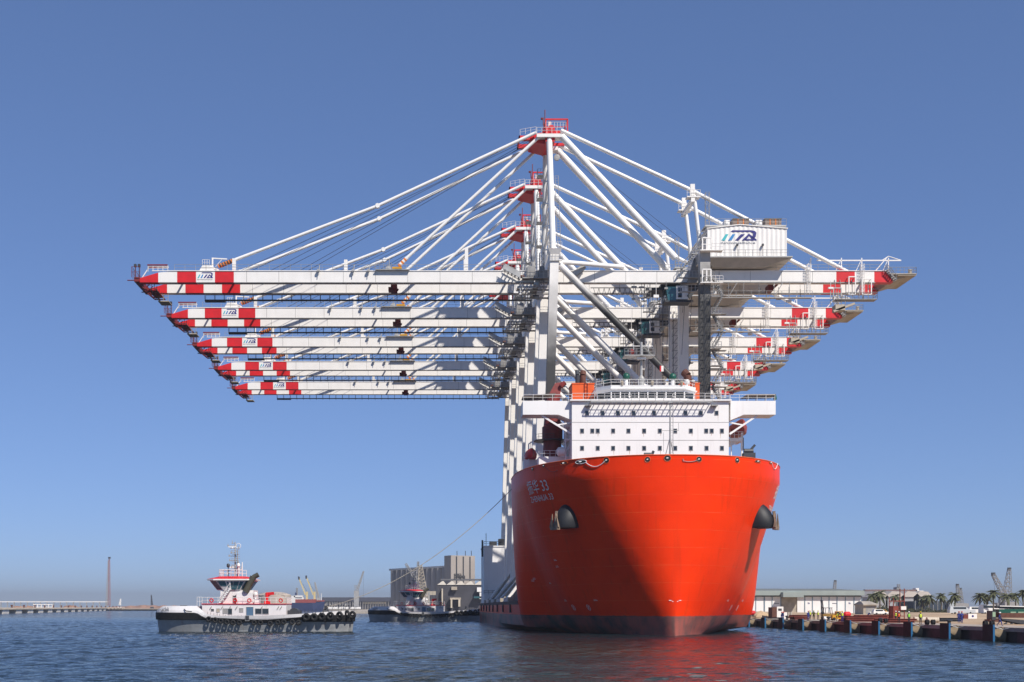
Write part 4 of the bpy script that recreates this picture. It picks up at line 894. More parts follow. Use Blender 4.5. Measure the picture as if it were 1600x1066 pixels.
cp(MB().rail([(X0+1.5, hy0-.75, Z0), (X1, hy0-.75, Z0)], 1.1, 1.3, .035), 'railing', grey, parent=house)
zr_ = ZR+.35; cp(MB().box(X0-.2, X1+.2, hy0+1, hy0+4.5, zr_-.25, zr_).rail([(X0-.2, hy0+1, zr_), (X1+.2, hy0+1, zr_)], 1.1, 1.2, .035), 'roof_walkway', galv, parent=house)
brn = mat('unit_brown', (.26, .19, .15), .6, var=.2)
for a, b_ in ((1148, 1173), (1198, 1224)):
    xa, xb = XA(a, hy0), XA(b_, hy0); u = MB(); u.box(xa, xb, hy0+1.2, hy0+4, zr_, zr_+1.15); u.box(xa-.06, xb+.06, hy0+1.1, hy0+4.1, zr_+1.12, zr_+1.25, 2)
    for f in (.28, .62): u.box(xa+(xb-xa)*f, xa+(xb-xa)*(f+.06), hy0+1.14, hy0+1.2, zr_, zr_+1.15, 1)
    cp(u, 'cooling_unit', [brn, stripe, dark], parent=house)
for a, b_ in ((1135, 1143), (1184, 1194)):
    cp(MB().box(XA(a, hy0), XA(b_, hy0), hy0+1.3, hy0+3, zr_, zr_+1.0).tube((XA(a, hy0)+.4, hy0+1.2, zr_+.5), (XA(a, hy0)+.4, hy0+1.3, zr_+.5), .3, 10), 'vent_box', white2, parent=house)
for px, py in ((1152, 383), (1192, 383)): c = W(px, py, hy0-.4); cp(MB().tube(c, c+Vector((0, 0, -2.2)), .03, 4).box(c.x-.15, c.x+.15, c.y-.2, c.y+.3, c.z-.15, c.z+.2), 'wall_lamp', dark, parent=house)
# logo: three slanted bars, a peak and a swept D over a line of small lettering
def logo(x0, z0, w, h, y, parent, lab=True):
    def q(pts): return [(x0+a*w, y, z0+b*h) for a, b in pts]
    sets = [('logo_bar', lteal, [(0, 0), (.10, 0), (.20, .62), (.12, .62)]), ('logo_bar', lblue, [(.19, 0), (.29, 0), (.39, .62), (.31, .62)]), ('logo_bar', navy, [(.38, 0), (.48, 0), (.66, .62), (.55, .62)])]
    for nme, m_, pts in sets: MB().add(q(pts), [(0, 1, 2, 3)]).build(nme, m_, parent, fixn=False)
    a = MB(); a.add(q([(.57, 0), (.68, 0), (.77, .44), (.77, .68)]), [(0, 1, 2, 3)]); a.add(q([(.77, .68), (.77, .44), (.87, .12), (.98, .12)]), [(0, 1, 2, 3)]); a.add(q([(.64, 0), (1.0, 0), (.97, .14), (.66, .14)]), [(0, 1, 2, 3)])
    a.build('logo_peak', navy, parent, fixn=False)
    o = [(.25, .84), (.31, 1.0), (.84, 1.0), (.94, .93), (.98, .76), (.96, .35), (.90, .16)]; i_ = [(.25, .84), (.31, .84), (.80, .84), (.86, .80), (.89, .70), (.88, .40), (.84, .25)]
    b = MB(); b.add(q(o+i_), [(k, k+1, 8+k, 7+k) for k in range(6)]); b.build('logo_sweep', navy, parent, fixn=False)
    vs, fs = text_mesh('damiettaalliance', 1.0); mx = max(v[0] for v in vs)
    MB().add([(x0+w*(-.03+.98*v[0]/mx), y, z0+h*(-.32+.30*v[1])) for v in vs], fs).build('logo_lettering', gtext, parent, fixn=False)
lgx = W(1127, 0, hy0).x; lgz = ZA(376, hy0); lgw = XA(1183, hy0)-XA(1127, hy0); logo(lgx, lgz, lgw, ZA(360, hy0)-lgz, hy0-.03, house)
lx0 = gx(308.5); logo(lx0, GZ0+.75, gx(333)-lx0, 1.05, DN-.02, crane)
# trolley, cab, ropes
tb = MB(); tb.box(gx(1035), gx(1090), DN+1.6, DF-.1, GZ0-.5, GZ0+.1); tb.beam((gx(1076), DN+.4, GZ0-2.6), (gx(1094), DN+.4, GZ0-.2), .3, .7); tb.box(gx(1020), gx(1060), DN+1.8, DF-.3, GZ0-.9, GZ0-.5); cp(tb, 'trolley', dark)
cbz0, cbz1 = ZA(471, DN+1), ZA(448, DN+1)
cab = cp(MB().box(gx(1057), gx(1076), DN+.3, DN+3, cbz0+.2, cbz1), 'operator_cab', white)
cp(MB().hexa([(gx(1044), DN+.3, cbz0), (gx(1057), DN+.3, cbz0), (gx(1057), DN+3, cbz0), (gx(1044), DN+3, cbz0)], [(gx(1041), DN+.3, cbz1-.2), (gx(1057), DN+.3, cbz1-.2), (gx(1057), DN+3, cbz1-.2), (gx(1041), DN+3, cbz1-.2)]), 'cab_glazing', teal, parent=cab)
for dz in (.55, 1.55): cp(MB().box(gx(1060), gx(1066), DN+.26, DN+.3, cbz0+dz, cbz0+dz+.75), 'cab_window', glass, parent=cab)
cp(MB().box(gx(1040), gx(1080), DN+.2, DN+3.1, cbz0-.3, cbz0), 'cab_floor', dark, parent=cab)
for i, px in enumerate((1006, 1016, 1027, 1040, 1052)):
    cp(MB().tube((gx(px), DN+2.5+(i % 3), GZ0-.5), (gx(px), DN+2.5+(i % 3), GZ0-13-i*1.5), .035, 4), 'hoist_rope', rope_d)
# festoon cables, cable trays, junction boxes and lamps that clutter the girders
fs_ = MB()
for i in range(15):
    xa_ = gx(930)+i*.95; fs_.path([(xa_+.95*f_/6, DN+2.1, GZ0-.5-1.3*math.sin(math.pi*f_/6)) for f_ in range(7)], .04, 4)
fs_.beam((gx(925), DN+2.1, GZ0-.45), (gx(1056), DN+2.1, GZ0-.45), .12, .12); cp(fs_, 'festoon_cable', dark)
rc_ = random.Random(21)
for i in range(26):
    px_ = rc_.choice((rc_.uniform(800, 850), rc_.uniform(985, 1110), rc_.uniform(1112, 1300))); zz_ = rc_.uniform(GZ0-2.4, GZ0-.3); yy_ = DN+rc_.uniform(-.9, 6); w_j = rc_.uniform(.15, .6)
    cp(MB().box(gx(px_)-w_j, gx(px_)+w_j, yy_-.2, yy_+.25, zz_-rc_.uniform(.15, .5), zz_).tube((gx(px_), yy_, zz_), (gx(px_), yy_, GZ0), .05, 4), 'junction_box', rc_.choice((grey, galv, dark, white2)))
for i in range(10):
    px_ = rc_.uniform(1000, 1112); zz_ = rc_.uniform(48, 60); cp(MB().tube((gx(px_), DN+rc_.uniform(-1, 7), zz_), (gx(px_), DN+3, GZ0-.2), .04, 4), 'pendant_cable', rope_d)
for z_ in (58.5, 55.5, 52.5, 49.5, 46.5, 43.5): cp(MB().box(lx+.9, lx+2.6, LN-1.9, LN-.5, z_-.06, z_).rail([(lx+.9, LN-1.9, z_), (lx+2.6, LN-1.9, z_)], 1.1, .5, .04), 'lift_landing', galv)
for k_, (px_, py_) in enumerate(((1000, 462), (1030, 470), (1010, 480))): cp(MB().box(gx(px_), gx(px_+18), DN+1.0+k_, DN+1.8+k_, ZA(py_, DN)-.1, ZA(py_, DN)).rail([(gx(px_), DN+1.0+k_, ZA(py_, DN)), (gx(px_+18), DN+1.0+k_, ZA(py_, DN))], 1.1, .6, .04).tube((gx(px_+9), DN+1.4+k_, ZA(py_, DN)), (gx(px_+9), DN+1.4+k_, GZ0), .07, 4), 'trolley_gangway', grey)
# side walkway by the landside girder
sw = MB(); x0, x1 = gx(1112), gx(1266); y = DN-1.2; z = 59.7; n = 13
sw.box(x0, x1, y, y+.9, z-.12, z); sw.tube((x0, y, z+1.1), (x1, y, z+1.1), .04, 4); sw.tube((x0, y, 62.4), (x1, y, 62.4), .05, 4)
for i in range(n+1): x = x0+(x1-x0)*i/n; sw.tube((x, y, z), (x, y, 62.4 if i % 2 == 0 else z+1.1), .05, 4)
for i in (2, 8): x = x0+(x1-x0)*i/n; sw.tube((x, y, z), (x+1.6, y, 62.4), .07, 5)
cp(sw, 'festoon_walkway', galv)
# tail: end platform, monorail, hanging frames and baskets
tl = MB(); tl.hexa([(83.4, DN+.4, GZ0+.4), (85.4, DN+1, GZ0+.9), (85.4, DF+.6, GZ0+.9), (83.4, DF+1.2, GZ0+.4)], [(82.6, DN+.1, GZ1-.5), (86.6, DN+.6, GZ1-.8), (86.6, DF+1, GZ1-.8), (82.6, DF+1.4, GZ1-.5)])
tl.box(82.5, 87.4, DN-.4, DN+.3, GZ1-.75, GZ1-.6); tl.box(84.0, 87.3, DN-.4, DF+1.6, GZ1-.98, GZ1-.9); tl.box(86.2, 86.6, DN, DN+.4, GZ1-.6, GZ1+.3); cp(tl, 'tail_platform', beige)
cp(MB().rail([(81.5, DN-.4, GZ1-.6), (87.3, DN-.4, GZ1-.6)], 1.1, .7, .04).rail([(87.3, DN-.4, GZ1-.6), (87.3, DF+1.6, GZ1-.6)], 1.1, 1, .04), 'tail_railing', galv)
cp(MB().stair((81.9, DN-.4, GZ1), (83.6, DN-.4, GZ1-1.9), .7, .05), 'tail_stair', grey)
mr_ = MB(); zm = ZA(403.5, DN); mr_.beam((gx(1280), DN+1.5, zm), (gx(1413), DN+1.5, zm), .16, .2); mr_.tube((gx(1383), DN+1.5, zm), (gx(1393), DN+1.5, zm+.75), .09, 5); mr_.tube((gx(1393), DN+1.5, zm+.75), (gx(1413), DN+1.5, zm), .09, 5); mr_.beam((gx(1370), DN+1.5, GZ1), (gx(1391), DN+1.5, zm+.6), .2, .15)
cp(mr_, 'tail_monorail', white)
for px in (1271, 1319, 1351, 1393): cp(MB().beam((gx(px), DN+1.5, GZ1), (gx(px), DN+1.5, zm+.45), .16, .16).beam((gx(px)-1.2, DN+1.5, GZ1), (gx(px), DN+1.5, zm+.3), .1, .1), 'monorail_post', white2)
for px0, px1, py0, py1, m_ in ((1324, 1334, 434.5, 462, white), (1345, 1359, 438, 462, white), (1300, 1312, 452, 474, galv)):
    f_ = MB(); a0, a1, zb, zt_ = gx(px0), gx(px1), ZA(py1, DN), ZA(py0, DN)
    for x in (a0, a1): f_.beam((x, DN-.8, zb), (x, DN-.8, zt_), .16, .16); f_.beam((x, DN+.8, zb), (x, DN+.8, zt_), .12, .12); f_.beam((x, DN-.8, zt_), (x, DN+.8, zt_), .1, .1)
    f_.beam((a0, DN-.8, zt_), (a1, DN-.8, zt_), .16, .16); f_.beam((a0, DN-.8, zb), (a1, DN-.8, zb), .16, .16); cp(f_, 'hanging_frame', m_)
hb = MB(); z = ZA(469.5, DN); hb.box(gx(1302), gx(1367), DN-1.2, DN+.6, z-.12, z); hb.rail([(gx(1318), DN-1.2, z), (gx(1367), DN-1.2, z)], 1.15, .8, .045); hb.rail([(gx(1367), DN-1.2, z), (gx(1367), DN+.6, z)], 1.15, .8, .045); hb.rail([(gx(1302), DN+.6, z), (gx(1367), DN+.6, z)], 1.15, .9, .045)
for px in (1304, 1312, 1330, 1345): hb.tube((gx(px), DN-1, z), (gx(px), DN-.1, GZ0+.4), .06, 5)
hb.beam((gx(1360), DN+1.5, GZ0-.8), (gx(1381), DN+1.5, GZ0-.8), .12, .12); hb.tube((gx(1380), DN+1.5, GZ0-.8), (gx(1380), DN+1.5, GZ0-.1), .05, 4)
cp(hb, 'hanging_platform', grey)
hg = MB(); z = ZA(476, DN); hg.beam((gx(1300), DN-.5, z-1.4), (gx(1333), DN-.5, z), .8, .35); hg.box(gx(1303), gx(1318), DN-.9, DN+1, z-1.2, z-.2); hg.rail([(gx(1300), DN-1, z-.2), (gx(1318), DN-1, z-.2)], 1.4, .8, .045); cp(hg, 'cable_tray', beige)
for px in (1262, 1346):
    cp(MB().lattice((gx(px), DN-.5, ZA(460, DN)), (gx(px), DN-.5, GZ1+1), .6, 9, .035), 'ladder_cage', white2)
lt = [('second white gantry crane from the bow, directly behind the foremost one'), ('middle one of the five white gantry cranes'), ('fourth white gantry crane from the bow'), ('rearmost white gantry crane, lowest and smallest in view, nearest the stern')]
for i, lb_ in enumerate(lt):
    c = copy_tree(crane, (0, 27.0*(i+1), 0)); c['label'] = lb_
    for ch in c.children:
        if ch.type == 'MESH' and ch.data.materials and ch.data.materials[0] and 'sooted' in ch.data.materials[0].name:
            ch.data = ch.data.copy(); ch.data.materials[0] = white
# ------------------------------------------------------------------ tugs
TD = 209.0                                   # depth of the near side of the first tug
TL, TB = 34.2, 11.0
tx0 = XA(239, TD)
def tpx(px): return XA(px, TD)
def tpc(px): return XA(px, TD+TB/2)
def tzc(py): return ZA(py, TD+TB/2)
def tz(py): return max(-.5, (986.5-py)*TD/F*1.0)
tug = empty('tugboat', (tpx(395), TD+TB/2, 0), 'sunlit harbour tug with red wheelhouse roof, nearest the camera at the left', 'tugboat', 'tugs attending the ship')
tug_grey = mat('tug_grey', (.33, .34, .35), .55, var=.2, scale=.8, rust=.5)
tug_white = mat('tug_white', (.72, .69, .68), .5, var=.08, rust=.28)
sheer = [(239, 955.5), (243, 953.5), (257, 946), (312, 946), (327, 958.5), (345, 961.5), (420, 961), (470, 958.5), (500, 956), (537, 953.5), (547, 953), (552, 954)]
def interp(tab, x):
    if x <= tab[0][0]: return tab[0][1]
    for (a, b), (c, d) in zip(tab, tab[1:]):
        if x <= c: return b+(d-b)*(x-a)/(c-a)
    return tab[-1][1]
def tug_half(f, z):                     # f 0..1 from left end to right end
    e = 1-(abs(1-f/.30)**3.2 if f < .30 else 0)-(abs((f-.72)/.28)**3.2 if f > .72 else 0)
    full = TB/2*max(0, e)**.5
    return full*(.80+.2*min(1, max(0, z)/2.6))
cy = TD+TB/2; TS = 1.02; TO = -.35
th = MB(); NS = 56; NZ = 7; rows = {-1: [], 1: []}
for side in (-1, 1):
    for i in range(NS+1):
        f = i/NS; px = 239+(552-239)*f; top = tz(interp(sheer, px)); row = []
        for j in range(NZ+1):
            z = -.8+(top+.8)*j/NZ
            shr = 1-.035*(1-j/NZ)                  # the ends rake in towards the keel
            x = tpx(395)+(tpx(px)-tpx(395))*shr*TS+TO
            tum = .55*max(0, (z-3.3)/1.2) if px < 330 else 0      # bulwark leans inboard over the bow fender
            row.append(len(th.v)); th.v.append((x, cy+side*max(0, tug_half(f, z)-tum), z))
        rows[side].append(row)
    for A_, B_ in zip(rows[side], rows[side][1:]):
        for j in range(NZ): th.f.append([A_[j], A_[j+1], B_[j+1], B_[j]]); th.m.append(0 if j < 5 else 1)
for i in range(NS):                        # deck a little below the bulwark top
    a, b = rows[-1][i][-2], rows[-1][i+1][-2]; c, d = rows[1][i+1][-2], rows[1][i][-2]; th.f.append([a, b, c, d]); th.m.append(2)
thull = th.build('hull', [tug_grey, tug_white, decks], tug)
def band(f0, f1, zf0, zf1, r, m, name, side=-1):
    mb = MB(); n = max(3, int((f1-f0)*60)); P = []
    for i in range(n+1):
        f = f0+(f1-f0)*i/n; px = 239+(552-239)*f; z0, z1 = zf0(px), zf1(px); x = tpx(395)+(tpx(px)-tpx(395))*TS+TO
        h0, h1 = tug_half(f, z0), tug_half(f, z1)
        P.append([(x, cy+side*(h0-.02), z0), (x, cy+side*(h0+r), z0+.1), (x, cy+side*(h1+r), z1-.1), (x, cy+side*(h1-.02), z1)])
    for A_, B_ in zip(P, P[1:]): mb.add(A_+B_, [(0, 1, 5, 4), (1, 2, 6, 5), (2, 3, 7, 6)])
    mb.add(P[0], [(0, 1, 2, 3)]); mb.add(P[-1], [(0, 1, 2, 3)])
    return mb.build(name, m, tug)
bt_ = [(239, 956), (312, 956.5), (322, 963), (330, 966)]; bb_ = [(239, 967.5), (316, 968), (330, 969)]
rz_t = [(330, 966.5), (390, 969.5), (420, 970), (470, 966), (500, 962), (552, 956)]
for sd in (-1, 1):
    band(0.0, .29, lambda p: tz(interp(bb_, p)), lambda p: tz(interp(bt_, p)), .35, black, 'bow_fender', sd)
    band(.29, .75, lambda p: tz(interp(rz_t, p))-.3, lambda p: tz(interp(rz_t, p))+.3, .22, black, 'rubbing_strake', sd)
    band(.75, 1.0, lambda p: tz(971), lambda p: tz(960), .3, black, 'stern_fender', sd)
tyre_me = None
def tyre(px, py, R1, r):
    f = (px-239)/(552-239); z = tz(py); h_ = tug_half(min(.985, f), z); c = Vector((tpx(px), cy-h_-.45, z))
    e = .01; sl = (tug_half(min(.985, f+e), z)-tug_half(max(0, f-e), z))/(2*e)/TL
    mb = MB(); mb.torus((0, 0, 0), R1, r, 'y', 14, 7); rot = Matrix.Rotation(-math.atan(sl)*-1, 4, 'Z')
    mb.v = [tuple(c+(rot @ Vector(v))) for v in mb.v]
    o = mb.build('tyre_fender', black, tug, smooth=True)
    MB().tube(c+Vector((-.25, .3, R1)), c+Vector((-.3, .42, R1+.9)), .03, 4).tube(c+Vector((.25, .3, R1)), c+Vector((.3, .42, R1+.9)), .03, 4).build('chain', dark, o)
for px, py in ((326.5, 966.5), (336.5, 968), (345.5, 969.5), (354.5, 971), (364, 972), (374, 972), (397, 972), (407, 972), (422, 973.5), (434, 972), (443.5, 971), (456.5, 971), (466.5, 972)): tyre(px, py, .33, .16)
for px, py, R1 in ((479, 963.5, .45), (491, 963.5, .45), (503, 962.5, .45), (516, 962, .52), (530, 961.5, .55), (541, 959.5, .55), (549, 960.5, .5)): tyre(px, py, R1, .24)
# name on the bow
for body, px0, px1, py, sz in (('سالم', 256, 267, 950.2, .36), ('SALEM', 252, 267, 954.4, .55)):
    vs, fs = text_mesh(body, 1.0); mn = min(v[0] for v in vs); mx = max(v[0] for v in vs)
    if mx-mn < .01: continue
    out = []
    for v in vs:
        px = px0+(px1-px0)*(v[0]-mn)/(mx-mn); f = (px-239)/313; z = tz(py)+v[1]*sz; tum = .55*max(0, (z-3.3)/1.2); out.append((tpx(395)+(tpx(px)-tpx(395))*TS+TO, cy-tug_half(f, z)+tum-.05, z))
    MB().add(out, fs).build('name_lettering', dark, thull, fixn=False)
# main deckhouse with doors, windows, ports
ty = TD+1.6
def tb_box(px0, px1, py0, py1, y0=ty, y1=TD+TB-1.6): return (tpx(px0), tpx(px1), y0, y1, tz(py1), tz(py0))
dh2 = MB().box(*tb_box(313, 445.5, 943.5, 966)).build('deckhouse', tug_white, tug)
MB().box(tpx(312), tpx(446), ty-.15, TD+TB-1.45, tz(943.4), tz(942.3)).build('deck_trim', red, dh2)
def twin(px0, px1, py0, py1, m, par, name='window', y=ty):
    x0, x1, z0, z1 = tpx(px0), tpx(px1), tz(py1), tz(py0); o = MB()
    for a in ((x0-.06, x1+.06, z1, z1+.06), (x0-.06, x1+.06, z0-.06, z0), (x0-.06, x0, z0, z1), (x1, x1+.06, z0, z1)): o.box(a[0], a[1], y-.06, y-.003, a[2], a[3], 0)
    o.box(x0, x1, y-.03, y-.004, z0, z1, 1); o.build(name, [galv, m], par)
for a in ((397, 406.5, 950.5, 958.5), (408, 417.5, 950.5, 958.5)): twin(*a, glass, dh2)
twin(346, 353, 950.5, 957.5, grey, dh2, 'vent_grille'); twin(354, 360, 950.5, 959, glass, dh2); twin(372, 377.5, 950, 955.5, grey, dh2, 'vent_grille'); twin(336, 340.5, 950.5, 955.5, beige, dh2, 'vent_grille'); twin(327.5, 331.5, 951, 954, dark, dh2, 'vent_grille')
twin(383, 393.5, 948, 961, mat('door_blue', (.09, .17, .27), .4), dh2, 'door')
for px in (327, 344.5, 357, 367.5, 407, 433, 437.5):
    c = (tpx(px), ty-.15, tz(948)); MB().beam((c[0]-.15, c[1], c[2]-.3), (c[0]+.15, c[1], c[2]+.15), .12, .12).build('wall_lamp', grey, dh2)
twin(383.5, 389, 961.5, 969, dark, thull, 'boarding_gate', TD+.05)
rl = MB(); z = tz(942.3)
rl.rail([(tpx(305), ty, tz(946)), (tpx(313), ty, tz(946))], 1.5, .45, .04); rl.rail([(tpx(313), ty, z), (tpx(446), ty, z)], 1.05, .9, .035); rl.rail([(tpx(446), ty, z), (tpx(446), TD+TB-2, z)], 1.05, .9, .035)
rl.build('upper_railing', white2, dh2)
for px in (328, 365, 387.5, 437): MB().torus((tpx(px), ty-.08, tz(937.5)), .30, .09, 'y', 12, 6).build('lifebuoy', red, dh2)
# block under the wheelhouse, wheelhouse, roof
blk = MB(); blk.hexa([(tpx(340), ty+1.2, z), (tpx(394), ty+1.2, z), (tpx(394), TD+TB-2.6, z), (tpx(340), TD+TB-2.6, z)], [(tpx(340), ty+1.2, tz(921)), (tpx(392), ty+1.2, tz(921)), (tpx(392), TD+TB-2.6, tz(921)), (tpx(340), TD+TB-2.6, tz(921))]); blo = blk.build('upper_house', tug_white, tug)
twin(378.5, 387, 929, 936, teal, blo, 'window', ty+1.2); twin(360, 365, 930, 942, dark, blo, 'door', ty+1.2)
MB().box(tpx(366), tpx(392), ty+.6, ty+1.18, z, tz(925)).build('exhaust_casing', tug_white, tug)
a, b_, t_, u_ = (342, 390), (331, 400), tz(921), tz(905.5)
yn0, yn1, yf0, yf1 = ty+1.0, ty+.2, TD+TB-2.4, TD+TB-1.6
def wring(f, g=0): 
    x0 = tpc(a[0]+(b_[0]-a[0])*f)-g; x1 = tpc(a[1]+(b_[1]-a[1])*f)+g; y0 = yn0+(yn1-yn0)*f-g; y1 = yf0+(yf1-yf0)*f+g; zz = t_+(u_-t_)*f; c = 1.3
    return [(x0+c, y0, zz), (x1-c, y0, zz), (x1, y0+c, zz), (x1, y1-c, zz), (x1-c, y1, zz), (x0+c, y1, zz), (x0, y1-c, zz), (x0, y0+c, zz)]
def wslab(f0, f1, g, m, name, par):
    mb = MB(); mb.add(wring(f0, g)+wring(f1, g), [tuple(range(8))[::-1], tuple(range(8, 16))]+[(i, (i+1) % 8, 8+(i+1) % 8, 8+i) for i in range(8)]); return mb.build(name, m, par)
wh2 = wslab(0, 1, 0, tug_white, 'wheelhouse', tug)
tgl = mat('tug_glass', (.06, .15, .18), .08, spec=.8, var=.05)
def pane(i, u0, u1, f0, f1):
    A_, B_ = wring(f0), wring(f1); j = (i+1) % 8; L = lambda P, u: Vector(P[i]).lerp(Vector(P[j]), u)
    q = [L(A_, u0), L(A_, u1), L(B_, u1), L(B_, u0)]; n_ = (q[1]-q[0]).cross(q[3]-q[0]).normalized()
    c_ = sum(q, Vector())/4; ctr = Vector((tpc(366), cy, (t_+u_)/2)); n_ = n_ if n_.dot(c_-ctr) > 0 else -n_
    mb = MB(); mb.hexa([p+n_*.005 for p in q], [p+n_*.04 for p in q]); mb.build('window', tgl, wh2)
for i, u0, u1, f0, f1 in ((0, .03, .30, .42, .9), (0, .36, .42, .3, .85), (0, .50, .58, .35, .88), (0, .60, .80, .35, .88), (0, .50, .80, .05, .30), (0, .83, .97, .1, .88), (7, .1, .9, .08, .9), (6, .05, .3, .1, .9), (6, .36, .64, .1, .9), (6, .7, .95, .1, .9), (1, .1, .9, .1, .9), (2, .1, .45, .1, .9), (2, .55, .9, .1, .9)): pane(i, u0, u1, f0, f1)
rf = MB(); R0 = wring(1, .35); R1_ = [(v[0]*.0+tpc(366)+(v[0]-tpc(366))*.55, cy+(v[1]-cy)*.55, tz(899)) for v in R0]; R00 = [(v[0], v[1], v[2]+.22) for v in R0]
rf.add(R0+R00+R1_, [tuple(range(8))[::-1], tuple(range(16, 24))]+[(i, (i+1) % 8, 8+(i+1) % 8, 8+i) for i in range(8)]+[(8+i, 8+(i+1) % 8, 16+(i+1) % 8, 16+i) for i in range(8)])
for k_ in range(len(rf.f)): rf.m[k_] = 1 if 2 <= k_ < 10 else 0
rfo = rf.build('wheelhouse_roof', [red, white], tug)
zr2 = tz(899); tr_ = MB(); tr_.rail([(tpc(346), cy-2.2, zr2), (tpc(382), cy-2.2, zr2)], 1.15, .7, .045); tr_.rail([(tpc(346), cy+2.2, zr2), (tpc(382), cy+2.2, zr2)], 1.15, .7, .045); tr_.rail([(tpc(346), cy-2.2, zr2), (tpc(346), cy+2.2, zr2)], 1.15, .8, .045); tr_.build('roof_railing', white2, rfo)
# mast with radars, yards, lights
mt = MB(); mx_ = tpc(367.5); mt.tube((mx_, cy, zr2-.3), (mx_, cy, tzc(847)),   .17, 8, .09); mt.tube((mx_+.42, cy, zr2), (mx_+.42, cy, tzc(859)), .07, 6)
for py in (859, 862.5, 866, 869.5, 873): mt.tube((mx_+.2, cy, tzc(py)), (mx_+.85, cy, tzc(py)), .03, 4)
for py, l_ in ((853, -1.3), (869, -1.1), (876, -1.0), (857, -.9), (884, -.7)): mt.tube((mx_+l_, cy, tzc(py)), (mx_+.3, cy, tzc(py)), .05, 4)
for py, l_, h_ in ((849, -.5, .5), (853, -1.25, .35), (857, .6, .4), (864, -.7, .4), (869, -1.05, .3), (876, -.95, .35), (880, .55, .5), (886, -1.2, .5), (890, 1.1, .6)): mt.tube((mx_+l_, cy, tzc(py)), (mx_+l_, cy, tzc(py)+h_), .06, 5); mt.box(mx_+l_-.12, mx_+l_+.12, cy-.12, cy+.12, tzc(py)-.1, tzc(py)+.12); mt.tube((mx_+l_, cy, tzc(py)), (mx_, cy, tzc(py)), .04, 4)
for py in (866, 878, 888): mt.box(mx_-.5, mx_+.5, cy-.5, cy+.5, tzc(py)-.05, tzc(py)); mt.rail([(mx_-.5, cy-.5, tzc(py)), (mx_+.5, cy-.5, tzc(py))], .6, .5, .03)
mt.ladder((mx_+.2, cy-.2, tzc(943)), (mx_+.2, cy-.2, tzc(862)), .4, .03); mo = mt.build('mast', galv, tug)
MB().box(mx_-1.2, mx_+.1, cy-.15, cy+.15, tzc(855.5), tzc(854)).tube((mx_-.5, cy, tzc(857)), (mx_-.5, cy, tzc(855)), .2, 8).build('radar', white2, mo)
MB().torus((mx_+.55, cy, tzc(853)), .42, .05, 'y', 14, 5).build('loop_aerial', white2, mo)
MB().box(mx_-.9, mx_-.1, cy-.3, cy+.3, tzc(888), tzc(885.5)).box(mx_+.3, mx_+.8, cy-.3, cy+.3, tzc(897), tzc(886)).build('mast_base', white2, mo)
for px, py in ((357.5, 884), (373.5, 883.5)): MB().lathe((tpc(px), cy-.6, tzc(py)), [(.12, -.35), (.27, -.2), (.3, .1), (.2, .3), (.03, .36)], 10).tube((tpc(px), cy-.6, zr2), (tpc(px), cy-.6, tzc(py)-.2), .08, 6).build('searchlight', dark if px < 360 else white2, rfo, smooth=True)
MB().tube((tpc(380.5), cy-1.5, zr2), (tpc(380.5), cy-1.5, tzc(879)), .09, 6).build('whip_aerial', white2, rfo)
# two leaning exhaust stacks
stk = mat('stack_olive', (.075, .07, .05), .6, var=.3)
for yy in (ty+.55,):
    MB().tube((tpx(380.5), yy, tz(924)), (tpx(393), yy, tz(900)), .55, 12).tube((tpx(392.6), yy, tz(900.8)), (tpx(401), yy, tz(896.5)), .42, 12).build('exhaust_stack', stk, tug, smooth=True)
# stairs, dome, crane, winch, bitts
MB().stair((tpx(340), ty+.5, z), (tpx(357), ty+.5, tz(919)), .9, .04).build('stair', white2, tug)
MB().lathe((tpx(396), ty+1, tz(927.5)), [(.1, -.3), (.36, -.15), (.38, .15), (.1, .4)], 10).tube((tpx(396), ty+1, z), (tpx(396), ty+1, tz(930)), .1, 6).build('radome', white2, tug, smooth=True)
cr_ = MB(); cr_.tube((tpx(412.5), ty+2, z), (tpx(412.5), ty+2, tz(926)), .28, 8); cr_.beam((tpx(411), ty+2, tz(927)), (tpx(424), ty+2, tz(926)), .4, .5); cr_.beam((tpx(420), ty+2, tz(926)), (tpx(414), ty+2, tz(931)), .25, .25); cr_.box(tpx(409), tpx(418), ty+1.4, ty+2.6, z, z+.4); cr_.build('knuckle_crane', red, tug)
MB().box(tpx(395), tpx(403), ty+.3, ty+1.1, tz(945), tz(935.5)).build('liferaft_cradle', white2, tug)
w2 = MB(); c = (tpx(455), cy, tz(959)); w2.tube((c[0], cy-1.8, tz(957)), (c[0], cy+1.8, tz(957)), .85, 14); w2.box(c[0]-1, c[0]+1, cy-2.2, cy-1.8, tz(966), tz(953)); w2.box(c[0]-1, c[0]+1, cy+1.8, cy+2.2, tz(966), tz(953)); w2.build('tow_winch', dark, tug)
bp_ = MB(); bx = tpx(503.5); bp_.hexa([(bx-.9, cy-1.6, tz(960)), (bx+.6, cy-1.6, tz(960)), (bx+.6, cy+1.6, tz(960)), (bx-.9, cy+1.6, tz(960))], [(bx-.1, cy-1.2, tz(951)), (bx+.45, cy-1.2, tz(951)), (bx+.45, cy+1.2, tz(951)), (bx-.1, cy+1.2, tz(951))]); bp_.tube((bx+.2, cy-1.2, tz(951)), (bx+.2, cy-1.2, tz(945.5)), .22, 8); bp_.tube((bx+.2, cy+1.2, tz(951)), (bx+.2, cy+1.2, tz(945.5)), .22, 8); bp_.tube((bx+.2, cy-1.3, tz(948)), (bx+.2, cy+1.3, tz(948)), .18, 8); bp_.build('towing_bitt', dark, tug)
wd_ = MB(); wd_.tube((tpx(276), cy-2.5, tz(949)), (tpx(287), cy-2.5, tz(949)), .45, 10); wd_.box(tpx(277), tpx(280), cy-3.2, cy-1.8, tz(956), tz(946)); wd_.box(tpx(284), tpx(287), cy-3.2, cy-1.8, tz(956), tz(946)); wd_.build('bow_winch', dark, tug)
